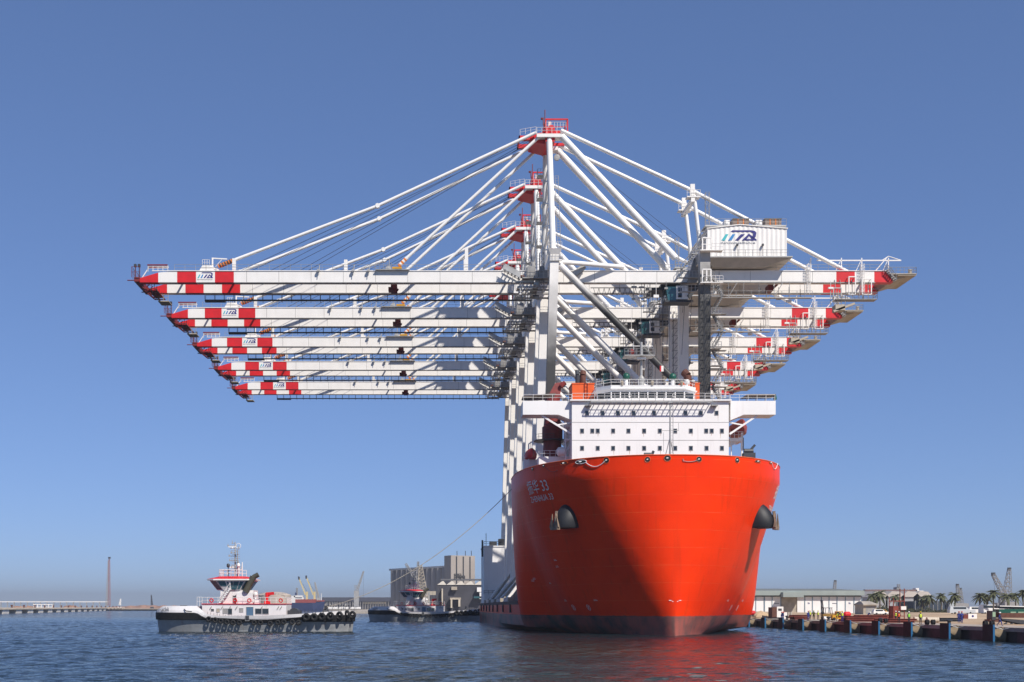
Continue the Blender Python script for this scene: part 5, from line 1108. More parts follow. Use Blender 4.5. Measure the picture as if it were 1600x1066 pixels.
MB().path([(tpx(287), cy-5.2, tz(951)), (tpx(291), cy-5.55, tz(954)), (tpx(300), cy-5.6, tz(955))], .09, 5).build('bow_line', dark, tug)
tug2 = copy_tree(tug); tug2.location = Vector((XA(666, 366), 372, 0)); tug2['label'] = 'distant harbour tug pushing at the stern corner of the heavy-lift ship'
# the towline from the first tug up to the ship's shoulder
p0 = Vector((bx+.2, cy, tz(948))); p1 = Vector((SX-21.75, DA-1.0, ZA(764, DA-1))); pts = []
for i in range(41):
    f = i/40; p = p0.lerp(p1, f); pts.append(p-Vector((0, 0, 5.2*4*f*(1-f)*.62)))
tl_ = MB(); tl_.path(pts, .065, 6)
tag(tl_.build('towline', mat('towrope', (.40, .36, .30), .8, var=.3, scale=3)), 'long sagging towline running from the near tug up to the orange bow', 'rope')

# ------------------------------------------------------------------ quay on the right
QX, QZ = 70.0, 1.75
dirt = mat('quay_face', (.060, .043, .040), .85, var=.5, scale=.5, streak=.4, bump=.3)
qtop = mat('quay_concrete', (.36, .31, .26), .9, var=.25, scale=.3, bump=.2)
q = MB(); q.box(QX+.35, QX+8, 90, 900, -4, QZ-.5); q.box(QX+8, QX+8.2, 90, 900, -4, QZ-.5)
quay = tag(q.build('quay', dirt), kind='structure')
yy = 96.0; i = 0
while yy < 620:
    L = 12.6; b = MB(); b.box(QX, QX+7.9, yy, yy+L-.06, QZ-.5, QZ); o = b.build('cap_slab', qtop, quay); yy += L
    if yy < 330:
        MB().box(QX+.02, QX+.36, yy-8.2, yy-.5, -1.5, QZ-.52).build('face_panel', mat('face_panel', (.085, .05, .05), .8, var=.5, scale=.6, streak=.5), quay)
fend_ord = ['nearest the camera at the right edge', 'second from the right edge', 'third from the right edge', 'fourth from the right edge', 'fifth from the right edge', 'sixth from the right edge', 'fifth from the orange bow', 'fourth from the orange bow', 'third from the orange bow', 'second from the orange bow', 'partly hidden right beside the orange bow']
fdep = [148.4-12.6]+[148.4+12.65*i for i in range(10)]
def fender(y, lab):
    o = empty('quay_fender', (QX-.7, y+1.3, 0), lab, 'fender', 'panel fenders along the quay')
    MB().box(QX-1.72, QX-1.52, y, y+2.8, -.6, QZ+.35).build('panel', mat('fender_panel', (.030, .024, .024), .75, var=.4, scale=1), o)
    MB().box(QX-1.73, QX-1.51, y-.10, y-.003, -.6, QZ+.33).build('panel_edge', blue, o)
    MB().box(QX-1.49, QX-1.36, y+.2, y+2.4, -.4, QZ+.1).build('back_frame', blue, o)
    MB().lathe((QX-1.36, y+1.3, .72), [(.72, 0), (.8, .5), (1.0, 1.2), (1.08, 1.22), (1.08, 1.42)], 18, 'x').build('rubber_cone', tan, o, smooth=True)
    MB().path([(QX-1.5, y+.2, QZ+.1), (QX-.6, y-.2, QZ-.25), (QX+.1, y-.6, QZ-.05)], .05, 5).build('chain', galv, o)
for y, l_ in zip(fdep, ['dark panel fender with blue edge, '+t for t in fend_ord]): fender(y, l_)
# bollards along the coping
for k in range(9):
    y = 142+k*25.3; MB().lathe((QX+1.0, y, QZ), [(.32, 0), (.25, .15), (.22, .45), (.42, .6), (.42, .72), (.2, .8)], 12).build('bollard', dark, quay, smooth=True)

# land behind the quay
def sand_material():
    m = mat('sand_ground', (.46, .33, .21), .95, var=.35, scale=.06, bump=.4); return m
sand = sand_material()
def terrain(name, x0, x1, y0, y1, nx, ny, fz, m):
    mb = MB(); mb.v = [(x0+(x1-x0)*i/nx, y0+(y1-y0)*j/ny, fz(x0+(x1-x0)*i/nx, y0+(y1-y0)*j/ny)) for j in range(ny+1) for i in range(nx+1)]
    mb.f = [[j*(nx+1)+i, j*(nx+1)+i+1, (j+1)*(nx+1)+i+1, (j+1)*(nx+1)+i] for j in range(ny) for i in range(nx)]; mb.m = [0]*len(mb.f)
    return tag(mb.build(name, m, smooth=True, fixn=False), kind='structure')
rnd = random.Random(3); bumps = [(rnd.uniform(95, 330), rnd.uniform(230, 520), rnd.uniform(6, 22), rnd.uniform(.2, .9)) for _ in range(90)]
def fz(x, y):
    s = QZ-.02
    for bx_, by_, r_, h_ in bumps:
        d2 = ((x-bx_)/r_)**2+((y-by_)/(r_*.6))**2
        if d2 < 6 and x > 92: s += h_*math.exp(-d2)*.5*min(1, (x-92)/12)
    return s
terrain('land', QX+7.8, 700, 90, 1500, 150, 190, fz, sand)
terrain('far_land', -1500, 2600, 1500, 5200, 10, 8, lambda x, y: 1.6, mat('far_sand', (.42, .34, .24), .95, var=.2, scale=.01))
# ------------------------------------------------------------------ buildings and far things on the right
gw = mat('warehouse_white', (.80, .78, .76), .6, var=.08, scale=.2, streak=.2); groof = mat('roof_grey', (.17, .18, .17), .7, var=.2, scale=.15); gfas = mat('fascia_green', (.29, .33, .31), .7, var=.15, scale=.2)
d = 480.0; wr = empty('quay_warehouse', (XA(1250, d), d, QZ), 'long white warehouse with grey roof beyond the quay', 'warehouse')
xl, xr = XA(1120, d), XA(1347, d); ze, zt = ZA(930.5, d), ZA(919, d)
MB().box(xl, xr, d+1.2, d+45, QZ-1, ze).build('wall', mat('wall_dark', (.20, .19, .19), .8), wr)
MB().hexa([(xl, d-1.2, ze), (xr+.6, d-1.2, ze), (xr+.6, d+46, ze), (xl, d+46, ze)], [(xl, d-1.2, ze+1.9), (xr+.6, d-1.2, ze+1.9), (xr+.6, d+46, ze+1.9), (xl, d+46, ze+1.9)]).build('fascia', gfas, wr)
MB().hexa([(xl, d-1.2, ze+1.91), (xr+.6, d-1.2, ze+1.91), (xr+.6, d+46, ze+1.91), (xl, d+46, ze+1.91)], [(xl, d+16, zt), (XA(1322, d), d+16, zt), (XA(1322, d), d+30, zt), (xl, d+30, zt)]).build('roof', groof, wr)
edges = [1142, 1158, 1168.5, 1181.5, 1194.5, 1206.5, 1220]
for a, b in ((1145, 1157), (1158, 1169), (1170, 1181), (1182, 1194), (1196, 1206.5), (1207.5, 1220), (1246.5, 1257.5), (1259, 1269.5), (1271, 1283.5), (1285, 1295.5), (1297, 1308), (1309.5, 1321), (1322.5, 1334.5), (1336, 1346.5)):
    MB().box(XA(a, d), XA(b, d), d+.6, d+1.19, QZ, ze-.5).build('door_panel', gw, wr)
    MB().box(XA(b+.1, d), XA(b+1.1, d), d+.4, d+1.19, QZ, ze-.2).build('pilaster', mat('pilaster_blue', (.22, .30, .36), .7), wr)
for px in (1175.5, 1264.5, 1328.5):
    for k in range(3): MB().box(XA(px-1.6+k*1.1, d), XA(px-1.0+k*1.1, d), d+.55, d+.59, ZA(944, d), ZA(941+k*.5, d)).build('wall_emblem', navy, wr)
for px in (1214, 1305): MB().box(XA(px-4, d), XA(px+4, d), d+.55, d+.59, ZA(943.5, d), ZA(942.5, d)).build('wall_lettering', gtext, wr)
MB().box(XA(1219, d), XA(1251, d), d-4.2, d-1.21, ze-.7, ze+1.2).build('porch_canopy', gfas, wr)
MB().box(XA(1222, d), XA(1246, d), d+1.0, d+1.19, QZ, ze-.3).build('recess_wall', beige, wr)
# small service building, truck cab cabin, containers
d = 400.0; sb = empty('service_building', (XA(1360, d), d, QZ), 'low beige service building right of the warehouse', 'building')
MB().box(XA(1349, d), XA(1369.5, d), d, d+8, QZ-1, ZA(946, d)).build('wall', beige, sb); MB().box(XA(1347.5, d), XA(1371, d), d-.8, d+8.6, ZA(946, d), ZA(944, d)).hexa([(XA(1348, d), d-.5, ZA(944, d)), (XA(1371, d), d-.5, ZA(944, d)), (XA(1371, d), d+8, ZA(944, d)), (XA(1348, d), d+8, ZA(944, d))], [(XA(1350, d), d+3, ZA(939.5, d)), (XA(1364, d), d+3, ZA(939.5, d)), (XA(1364, d), d+5, ZA(939.5, d)), (XA(1350, d), d+5, ZA(939.5, d))]).build('roof', concrete, sb)
MB().box(XA(1353, d), XA(1367, d), d-.05, d-.003, QZ, ZA(947.5, d)).build('shutter', grey, sb)
# domed storage sheds on the skyline
d = 820.0; ds_ = mat('shed_pale', (.52, .47, .42), .8, var=.15, scale=.05)
lab = ['leftmost pale storage shed behind the palms', 'second pale storage shed behind the palms', 'third pale storage shed behind the palms', 'rightmost pale storage shed behind the palms']
for k, px in enumerate((1366, 1391, 1415, 1434)):
    o = empty('storage_shed', (XA(px, d), d, QZ), lab[k], 'shed', 'pale storage sheds on the skyline'); x = XA(px, d); r = XA(px+14, d)-x
    MB().box(x-r, x+r, d-8, d+30, QZ, ZA(933, d)).build('wall', mat('shed_grey', (.33, .33, .34), .8), o)
    MB().prism([(x-r*1.08, ZA(933, d)), (x+r*1.08, ZA(933, d)), (x+r*.55, ZA(925, d)), (x-r*.35, ZA(924, d))], d-9, d+31).build('roof', ds_, o)
o = empty('conveyor_gallery', (XA(1400, d), d+40, QZ), 'long conveyor gallery running above the pale storage sheds', 'conveyor')
MB().box(XA(1352, d+40), XA(1433, d+40), d+40, d+44, ZA(924, d+40), ZA(921.3, d+40)).build('gallery', mat('gallery_brown', (.20, .13, .12), .8), o)
MB().box(XA(1432, d+40), XA(1443, d+40), d+40, d+50, ZA(926, d+40), ZA(923, d+40)).box(XA(1431, d+40), XA(1436, d+40), d+40, d+46, ZA(923, d+40), ZA(919, d+40)).build('head_house', white, o)
hh = MB(); hh.box(XA(1401, d+40), XA(1407, d+40), d+40, d+46, ZA(922, d+40), ZA(917.5, d+40)); hh.lattice(W(1404, 917.5, d+40), W(1404, 913, d+40), 1.6, 3, .12); hh.build('transfer_tower', grey, o)
for px in range(1356, 1432, 9): MB().lattice((XA(px, d+40), d+42, QZ), (XA(px, d+40), d+42, ZA(924, d+40)), 1.2, 5, .12).build('trestle', grey, o)
d = 560.0; o = empty('fenced_compound', (XA(1456, d), d, QZ), 'dark screened compound behind the palms with a pale gatehouse at its end', 'building')
MB().box(XA(1428, d), XA(1480, d), d, d+20, QZ-1, ZA(939.5, d)).build('screen_wall', mat('screen_blue', (.035, .05, .075), .7), o); MB().box(XA(1481, d), XA(1490.5, d), d-2, d+8, QZ-1, ZA(938, d)).build('gatehouse', mat('gate_grey', (.42, .45, .46), .7), o)
for px in (1484, 1488): MB().box(XA(px-.8, d), XA(px+.8, d), d-2.05, d-2.003, ZA(944, d), ZA(942, d)).build('window', glass, o)
for px in range(1430, 1481, 7): MB().box(XA(px, d)-.1, XA(px, d)+.1, d-.2, d-.003, QZ, ZA(938.5, d)).build('fence_post', galv, o)
# lattice-boom cranes on the skyline
def sky_crane(px0, py0, px1, py1, d, lab, body=True, w0=3.2, w1=1.6, m=None, cat='crane', twin_=False):
    o = empty('lattice_boom_crane', (XA(px0, d), d, QZ), lab, cat, 'lattice-boom cranes on the skyline')
    a = W(px0, py0, d); b = W(px1, py1, d); bays = max(6, int((b-a).length/2.6))
    MB().lattice(a, b, w0, bays, .20, w1).build('boom', m or grey, o)
    MB().box(b.x-.9, b.x+.9, d-.8, d+.8, b.z-.6, b.z+1.2).build('boom_head', dark, o)
    MB().tube(b, (b.x+.8, d, QZ+12), .06, 4).build('hoist_rope', dark, o)
    MB().box(a.x-3.5, a.x+4.5, d-2.5, d+2.5, QZ+1.6, QZ+5.5).build('house', grey, o); MB().box(a.x-4.5, a.x+4.5, d-3, d-2, QZ-.3, QZ+1.6).box(a.x-4.5, a.x+4.5, d+2, d+3, QZ-.3, QZ+1.6).box(a.x-2, a.x+2, d-2, d+2, QZ+.5, QZ+1.6).build('tracks', dark, o)
sky_crane(1576.5, 944, 1552, 898, 700, 'leaning lattice-boom crane above the right-hand palms'); sky_crane(1572, 944, 1577, 890, 760, 'tallest upright lattice-boom crane near the right edge', w0=5)
sky_crane(1498.5, 944, 1496, 915, 900, 'lattice-boom crane standing behind the single palm', w0=2.6); sky_crane(1503, 944, 1500.5, 921, 980, 'shorter lattice-boom crane just right of the single palm crane', w0=2.2); sky_crane(1302, 944, 1305, 909, 1000, 'lattice-boom crane tip showing over the warehouse roof', w0=2.2)
sky_crane(1564, 944, 1563.5, 935, 820, 'short pale lattice-boom crane between the two tall ones', w0=2.4)
# palms
pal_tr = mat('palm_trunk', (.13, .10, .07), .9, var=.3, scale=2); pal_lf = mat('palm_leaf', (.085, .09, .04), .8, var=.5, scale=.8)
def palm_mesh(seed, Ht, Rf):
    r_ = random.Random(seed); mb = MB()
    for k in range(34):
        az = r_.uniform(0, 6.283); el = r_.uniform(-.75, 1.25); L = Rf*r_.uniform(.8, 1.1); n = 5; prev = None
        for i in range(n+1):
            f = i/n; rr = L*f*math.cos(el*(1-.35*f)); zz = Ht+L*(math.sin(el)*f-(.55+.2*abs(el))*f*f*.9)
            c = Vector((rr*math.cos(az), rr*math.sin(az), zz)); w = .42*Rf/3*math.sin(math.pi*min(.97, .12+f*.85)); s_ = Vector((-math.sin(az), math.cos(az), 0))
            cur = (c-s_*w-Vector((0, 0, w*.5)), c, c+s_*w-Vector((0, 0, w*.5)))
            if prev: mb.add([*prev, *cur], [(0, 1, 4, 3), (1, 2, 5, 4)])
            prev = cur
    return mb
palms = [(1598.5, 925, 470, 'palm tree cut by the right edge of the frame'), (1586.5, 930, 480, 'second palm tree from the right edge'), (1574, 931, 470, 'third palm tree from the right edge, before the tall cranes'), (1552, 925, 450, 'tallest palm tree of the right-hand row'), (1541.5, 932, 480, 'palm tree just left of the tallest one'), (1530.5, 930, 480, 'leftmost palm tree of the right-hand row'), (1491.5, 929, 440, 'single palm tree beside the pale gatehouse'), (1470.5, 930, 520, 'bushy palm tree above the dark compound, nearest the gatehouse'), (1452, 932, 540, 'palm tree above the middle of the dark compound'), (1441, 934, 560, 'small palm tree at the left end of the dark compound'), (1400, 931, 560, 'palm tree in the clump before the pale sheds, right of its tallest'), (1374.5, 927, 430, 'tallest palm tree in front of the pale storage sheds'), (1363, 930, 470, 'palm tree at the corner of the warehouse')]
for i, (px, py, d, lb_) in enumerate(palms):
    g_ = fz(XA(px, d), d); Ht = ZA(py, d)-g_; o = empty('palm_tree', (XA(px, d), d, g_-.15), lb_, 'palm tree', 'palm trees behind the quay'); org = Vector(o.location)
    t = MB(); t.tube(org, org+Vector((.1, 0, Ht*.5)), .30, 8, .24); t.tube(org+Vector((.1, 0, Ht*.5)), org+Vector((0, 0, Ht+.1)), .24, 8, .22); t.build('trunk', pal_tr, o)
    c_ = palm_mesh(i, Ht, 3.1+.25*(i % 3)); c_.v = [tuple(Vector(v)+org) for v in c_.v]; c_.build('crown', pal_lf, o, fixn=False)
# low scrub as ground cover
sc_ = MB(); r_ = random.Random(11)
for k in range(5200):
    px = r_.uniform(1345, 1600); d = r_.uniform(500, 640); x = XA(px, d); g_ = fz(x, d); h_ = r_.uniform(.5, 2.9)*(1.0 if px > 1440 else 1.4)*(.4+.6*math.sin(px*.09)**2)
    c = Vector((x, d, g_+r_.uniform(0, h_))); a = Vector((r_.uniform(-1, 1), r_.uniform(-1, 1), r_.uniform(-.4, 1))).normalized()*.55; b = Vector((r_.uniform(-1, 1), r_.uniform(-1, 1), r_.uniform(-.6, .6))).normalized()*.4
    sc_.add([c-a, c+b, c+a, c-b], [(0, 1, 2, 3)])
tag(sc_.build('scrub', mat('scrub_leaf', (.06, .065, .035), .9, var=.4, scale=.3), fixn=False), 'low dark green scrub along the back of the yard', 'scrub', kind='stuff')

# ------------------------------------------------------------------ things standing on the quay
rustm = mat('rust_red_steel', (.22, .045, .03), .7, var=.4, scale=1)
def thing_box(name, lab, cat, mbs, base, group=None):
    o = empty(name, base, lab, cat, group)
    for nm, mb, m in mbs: mb.build(nm, m, o)
    return o
d = 300.0
def pile(px0, px1, d, n, lab, m, zstep=.32):
    o = empty('steel_pile_stack', (XA((px0+px1)/2, d), d, QZ), lab, 'steel piles', 'steel lying on the quay'); r_ = random.Random(px0)
    for k in range(n):
        z = QZ+.05+(k//3)*zstep; y = d+(k % 3)*.9; e = r_.uniform(-1, 1)
        MB().box(XA(px0, d)+e, XA(px1, d)+e, y, y+.6, z, z+.08).box(XA(px0, d)+e, XA(px1, d)+e, y+.25, y+.35, z+.08, z+.24).box(XA(px0, d)+e, XA(px1, d)+e, y, y+.6, z+.24, z+.3).build('steel_beam', m, o)
pile(1318, 1382, 205, 9, 'long stack of rust red steel beams in the middle of the quay', rustm); pile(1240, 1262, 235, 9, 'short stack of rust red beams near the white cabin', rustm); pile(1382, 1426, 190, 6, 'rust red beams lying behind the workers in orange and green', rustm); pile(1345, 1392, 232, 9, 'stack of rust red beams towards the back of the quay', rustm)
pile(1466, 1501, 205, 6, 'dark stack of sheet piles left of the two workers in blue', dark)
# lattice frame of rust red steel with ladder (a pile guide)
d = 215; o = empty('pile_guide_frame', (XA(1404, d), d, QZ), 'rust red steel scaffold tower standing on the quay', 'frame')
x0, x1 = XA(1396, d), XA(1413, d); zt = ZA(934, d)
for x in (x0, x1):
    for y in (d, d+2): MB().tube((x, y, QZ), (x, y, zt+(1.6 if x == x1 else 0)), .09, 6).build('post', rustm, o)
for z in (QZ+.9, QZ+1.9, zt-.6):
    for y in (d, d+2): MB().beam((x0, y, z), (x1, y, z), .12, .15).build('rail', rustm, o)
MB().box(x0, XA(1404, d), d, d+2, QZ, ZA(947, d)).build('base_frame', rustm, o); MB().box(XA(1407, d), XA(1415, d), d-.3, d+.1, ZA(953, d), ZA(947.5, d)).build('sign_board', white, o)
# white cabin with a brown end, sand heap, red tank, beige posts, pipe rolls
d = 262; thing_box('site_cabin', 'white site cabin with brown end wall beside the orange bow', 'cabin', [('body', MB().box(XA(1214, d), XA(1224, d), d, d+3, QZ+.3, ZA(948, d)), white), ('end_wall', MB().box(XA(1206.5, d), XA(1213.95, d), d, d+3, QZ+.3, ZA(949, d)), brown), ('window', MB().box(XA(1216, d), XA(1221.5, d), d-.04, d-.003, ZA(954.5, d), ZA(951, d)), dark), ('chassis', MB().box(XA(1206, d), XA(1225, d), d+.2, d+2.8, QZ, QZ+.29), dark), ('step', MB().box(XA(1225, d), XA(1230, d), d, d+2, QZ, ZA(957, d)), white)], (XA(1215, d), d, QZ))
heap = MB(); hx_, d = XA(1189, 268), 268; ring = []
for j in range(7):
    for i in range(14):
        a = 6.283*i/14; rr = (1-j/6)**.8*2.4*(1+.15*math.sin(3*a+j)); ring.append((hx_+rr*1.1*math.cos(a), d+rr*math.sin(a), QZ-.02+1.75*(j/6)**.9))
heap.add(ring, [(j*14+i, j*14+(i+1) % 14, (j+1)*14+(i+1) % 14, (j+1)*14+i) for j in range(6) for i in range(14)])
tag(heap.build('sand_heap', sand), 'heap of sand on the quay just right of the orange bow', 'sand heap')
def tank(px, py, d, L, r, lab, m): thing_box('red_tank', lab, 'tank', [('shell', MB().lathe(W(px, py, d), [(r*.55, -L/2), (r, -L/2+.25), (r, L/2-.25), (r*.55, L/2)], 14, 'x'), m), ('cradle', MB().box(XA(px, d)-L*.4, XA(px, d)-L*.3, d-r, d+r, QZ, ZA(py, d)-r*.6).box(XA(px, d)+L*.3, XA(px, d)+L*.4, d-r, d+r, QZ, ZA(py, d)-r*.6), dark)], (XA(px, d), d, QZ), 'red tanks on the quay')
tank(1174, 958, 270, 1.8, .55, 'small red tank between the orange bow and the sand heap', red); tank(1323.5, 960, 222, 1.3, .5, 'red tank beside the small forklift in the middle of the quay', red)
d = 240
for px, lb_ in ((1232.5, 'left of the two beige concrete blocks beside the white cabin'), (1236.5, 'right of the two beige concrete blocks beside the white cabin')):
    tag(MB().box(XA(px-1.3, d), XA(px+1.3, d), d, d+.5, QZ, ZA(956.5, d)).box(XA(px-1.5, d), XA(px+1.5, d), d-.1, d+.6, QZ, QZ+.15).build('concrete_block', concrete), lb_, 'block', 'beige blocks by the white cabin')
def pipe(px0, px1, py, d, r, lab, m):
    o = empty('pipe_section', (XA((px0+px1)/2, d), d, QZ), lab, 'pipe', 'pipes lying on the quay'); z = QZ+r
    MB().tube((XA(px0, d), d, z), (XA(px1, d), d, z), r, 14).build('shell', m, o); [MB().tube((XA(p_, d)-.1, d, z), (XA(p_, d)+.1, d, z), r*1.08, 14).build('flange', m, o) for p_ in (px0, px1)]
cream = mat('cream_pipe', (.55, .48, .38), .7, var=.2)
pipe(1429, 1447, 0, 205, .42, 'cream pipe section behind the worker in the yellow vest', cream); pipe(1449, 1465, 0, 197, .42, 'cream pipe section left of the sheet pile stack', cream); pipe(1327, 1345, 0, 240, .35, 'white pipe section near the red tank', white2); pipe(1288, 1296, 0, 232, .35, 'short white pipe section behind the forklift', white2)
def rolls(px, d, lab, n=2):
    o = empty('tyre_pair', (XA(px, d), d, QZ), lab, 'tyres', 'black tyres on the quay')
    for k in range(n): MB().torus((XA(px, d)+k*.85, d, QZ+.36), .26, .13, 'x', 14, 7).torus((XA(px, d)+k*.85+.28, d, QZ+.36), .26, .13, 'x', 14, 7).build('tyre', black, o, smooth=True)
rolls(1447, 172, 'pair of black tyres right of the worker in the yellow vest'); rolls(1538, 158, 'pair of black tyres left of the walking worker', 2); rolls(1374, 190, 'pair of black tyres in front of the red beams')
# forklift (mast, cage, counterweight) and a small yellow lift
d = 236; x = XA(1292, d); fl = empty('forklift', (x, d, QZ), 'dark forklift with raised mast in front of the white warehouse', 'forklift')
MB().box(x-.9, x+1.5, d-.6, d+.6, QZ+.45, QZ+1.15).build('chassis', mat('dark_yellow', (.30, .17, .03), .6, var=.3), fl)
cg = MB()
for xx_ in (x-.5, x+.9):
    for y in (d-.55, d+.55): cg.tube((xx_, y, QZ+1.1), (xx_+(.1 if xx_ < x else -.15), y, QZ+2.3), .06, 6)
cg.box(x-.5, x+.9, d-.6, d+.6, QZ+2.28, QZ+2.38); cg.build('cage', dark, fl)
mst_ = MB(); mx0 = XA(1284.5, d)
for y in (d-.4, d+.4): mst_.beam((mx0+.3, y, QZ+.2), (mx0-.1, y, ZA(938, d)), .16, .22)
for f in (.3, .6, .97): mst_.beam((mx0+.3-.4*f, d-.4, QZ+.2+(ZA(938, d)-QZ-.2)*f), (mx0+.3-.4*f, d+.4, QZ+.2+(ZA(938, d)-QZ-.2)*f), .3, .2)
mst_.build('mast', dark, fl)
for k, (xx_, y) in enumerate(((x-.6, d-.5), (x+1.1, d-.5), (x-.6, d+.5), (x+1.1, d+.5))): MB().lathe((xx_, y-.12, QZ+.4), [(.2, 0), (.4, .02), (.4, .22), (.2, .24)], 14, 'y').build('wheel', black, fl)
d = 226; x = XA(1308, d); thing_box('yellow_lift_truck', 'small yellow lift truck left of the red tank', 'lift truck', [('chassis', MB().box(x-1, x+1.2, d-.5, d+.5, QZ+.3, QZ+1.0), yellow), ('cab', MB().box(x-.3, x+.6, d-.45, d+.45, QZ+1.0, QZ+1.7), yellow), ('windscreen', MB().box(x-.25, x+.55, d-.48, d-.452, QZ+1.1, QZ+1.6), glass)]+[('wheel', MB().lathe((x+a, d+b-.1, QZ+.3), [(.15, 0), (.3, .02), (.3, .2), (.15, .22)], 12, 'y'), black) for a in (-.7, .8) for b in (-.5, .5)], (x, d, QZ))
# parked vehicles at the back
def van(px, d, col, lab, L=4.6, H=1.7, W_=1.8):
    g_ = fz(XA(px, d), d); x = XA(px, d); o = empty('parked_van', (x, d, g_), lab, 'van', 'vehicles parked behind the quay')
    MB().hexa([(x-L/2, d-W_/2, g_+.35), (x+L/2, d-W_/2, g_+.35), (x+L/2, d+W_/2, g_+.35), (x-L/2, d+W_/2, g_+.35)], [(x-L/2, d-W_/2, g_+H*.6), (x+L/2, d-W_/2, g_+H*.55), (x+L/2, d+W_/2, g_+H*.55), (x-L/2, d+W_/2, g_+H*.6)]).build('body', col, o)
    MB().hexa([(x-L/2+.1, d-W_/2+.05, g_+H*.6), (x+L*.28, d-W_/2+.05, g_+H*.56), (x+L*.28, d+W_/2-.05, g_+H*.56), (x-L/2+.1, d+W_/2-.05, g_+H*.6)], [(x-L/2+.3, d-W_/2+.15, g_+H), (x+L*.12, d-W_/2+.15, g_+H), (x+L*.12, d+W_/2-.15, g_+H), (x-L/2+.3, d+W_/2-.15, g_+H)]).build('cabin', col, o)
    MB().box(x-L*.36, x+L*.14, d-W_/2+.06, d-W_/2+.1, g_+H*.64, g_+H*.92).build('side_window', glass, o)
    for a in (-.3, .3):
        for b in (-1, 1): MB().lathe((x+a*L, d+b*W_/2-.1, g_+.33), [(.2, 0), (.33, .02), (.33, .2), (.2, .22)], 12, 'y').build('wheel', black, o)
silver = mat('silver_paint', (.5, .52, .53), .35, var=.05)
van(1375, 380, white2, 'white van parked by the beige service building'); van(1380, 384, yellow, 'yellow pickup parked behind the white van', 3.6, 1.5); van(1502, 430, silver, 'silver bus parked right of the gatehouse', 9, 2.6, 2.4); van(1527, 470, white2, 'white van parked below the leftmost palm of the right-hand row', 7, 2.6); van(1549, 455, white2, 'white lorry parked below the tallest palm', 9, 3.4)
# white container sign-box and the low red skip beside it
d = 262; thing_box('white_container', 'white container with a small emblem right of the two workers in blue', 'container', [('box', MB().box(XA(1513, d), XA(1526.5, d), d, d+2.4, QZ, QZ+1.05+.0), white), ('emblem', MB().tube((XA(1520, d), d-.03, QZ+.55), (XA(1520, d), d-.005, QZ+.55), .25, 6), navy), ('skip', MB().hexa([(XA(1506.5, d), d, QZ), (XA(1512, d), d, QZ), (XA(1512, d), d+2, QZ), (XA(1506.5, d), d+2, QZ)], [(XA(1505.5, d), d, QZ+.9), (XA(1512.5, d), d, QZ+.9), (XA(1512.5, d), d+2, QZ+.9), (XA(1505.5, d), d+2, QZ+.9)]), rustm)], (XA(1516, d), d, QZ))
# piling barge plant at the right edge: tracked machine with green cab, sloping dark conveyor
d = 176; o = empty('tracked_plant', (XA(1580, d), d, QZ), 'dark tracked machine with green cabs and sloping conveyor at the right edge', 'machine')
X = lambda p: XA(p, d)
MB().hexa([(X(1566), d, ZA(969, d)), (X(1612), d, ZA(978, d)), (X(1612), d+2.5, ZA(978, d)), (X(1566), d+2.5, ZA(969, d))], [(X(1566), d, ZA(966.5, d)), (X(1612), d, ZA(970, d)), (X(1612), d+2.5, ZA(970, d)), (X(1566), d+2.5, ZA(966.5, d))]).build('conveyor_deck', dark, o)
MB().box(X(1566), X(1612), d+.5, d+2.4, ZA(965.5, d), ZA(958, d)).build('engine_body', brown, o)
gcab = mat('cab_green', (.12, .22, .13), .5, var=.15); MB().box(X(1551.5), X(1557.5), d+.3, d+2, ZA(969, d), ZA(954.5, d)).build('cab', dark, o); MB().box(X(1552.3), X(1556.8), d+.26, d+.295, ZA(964, d), ZA(956.5, d)).build('cab_window', mat('pale_glass', (.30, .42, .28), .2), o)
MB().box(X(1567), X(1612), d+1.2, d+3.2, ZA(958, d), ZA(952, d)).build('green_cowl', green, o)
for a, b in ((1585, 1593.5), (1597, 1606)): MB().box(X(a), X(b), d+1.15, d+1.195, ZA(961.5, d), ZA(956, d)).build('cab_window', mat('pale_glass', (.30, .42, .28), .2), o)
MB().beam((X(1566), d+2, ZA(948.5, d)), (X(1612), d+2, ZA(949.5, d)), .5, .4).build('jib', dark, o); MB().beam((X(1570), d+1.6, ZA(947, d)), (X(1612), d+1.6, ZA(948, d)), .2, .12).build('jib_rail', white, o)
MB().box(X(1549), X(1566), d+.4, d+2.2, ZA(972, d), ZA(968, d)).build('track_frame', brown, o)
for px in (1570, 1580, 1590, 1600): MB().beam((X(px), d+.2, QZ), (X(px)+.4, d+.2, ZA(973, d)), .18, .2).build('support_leg', dark, o)

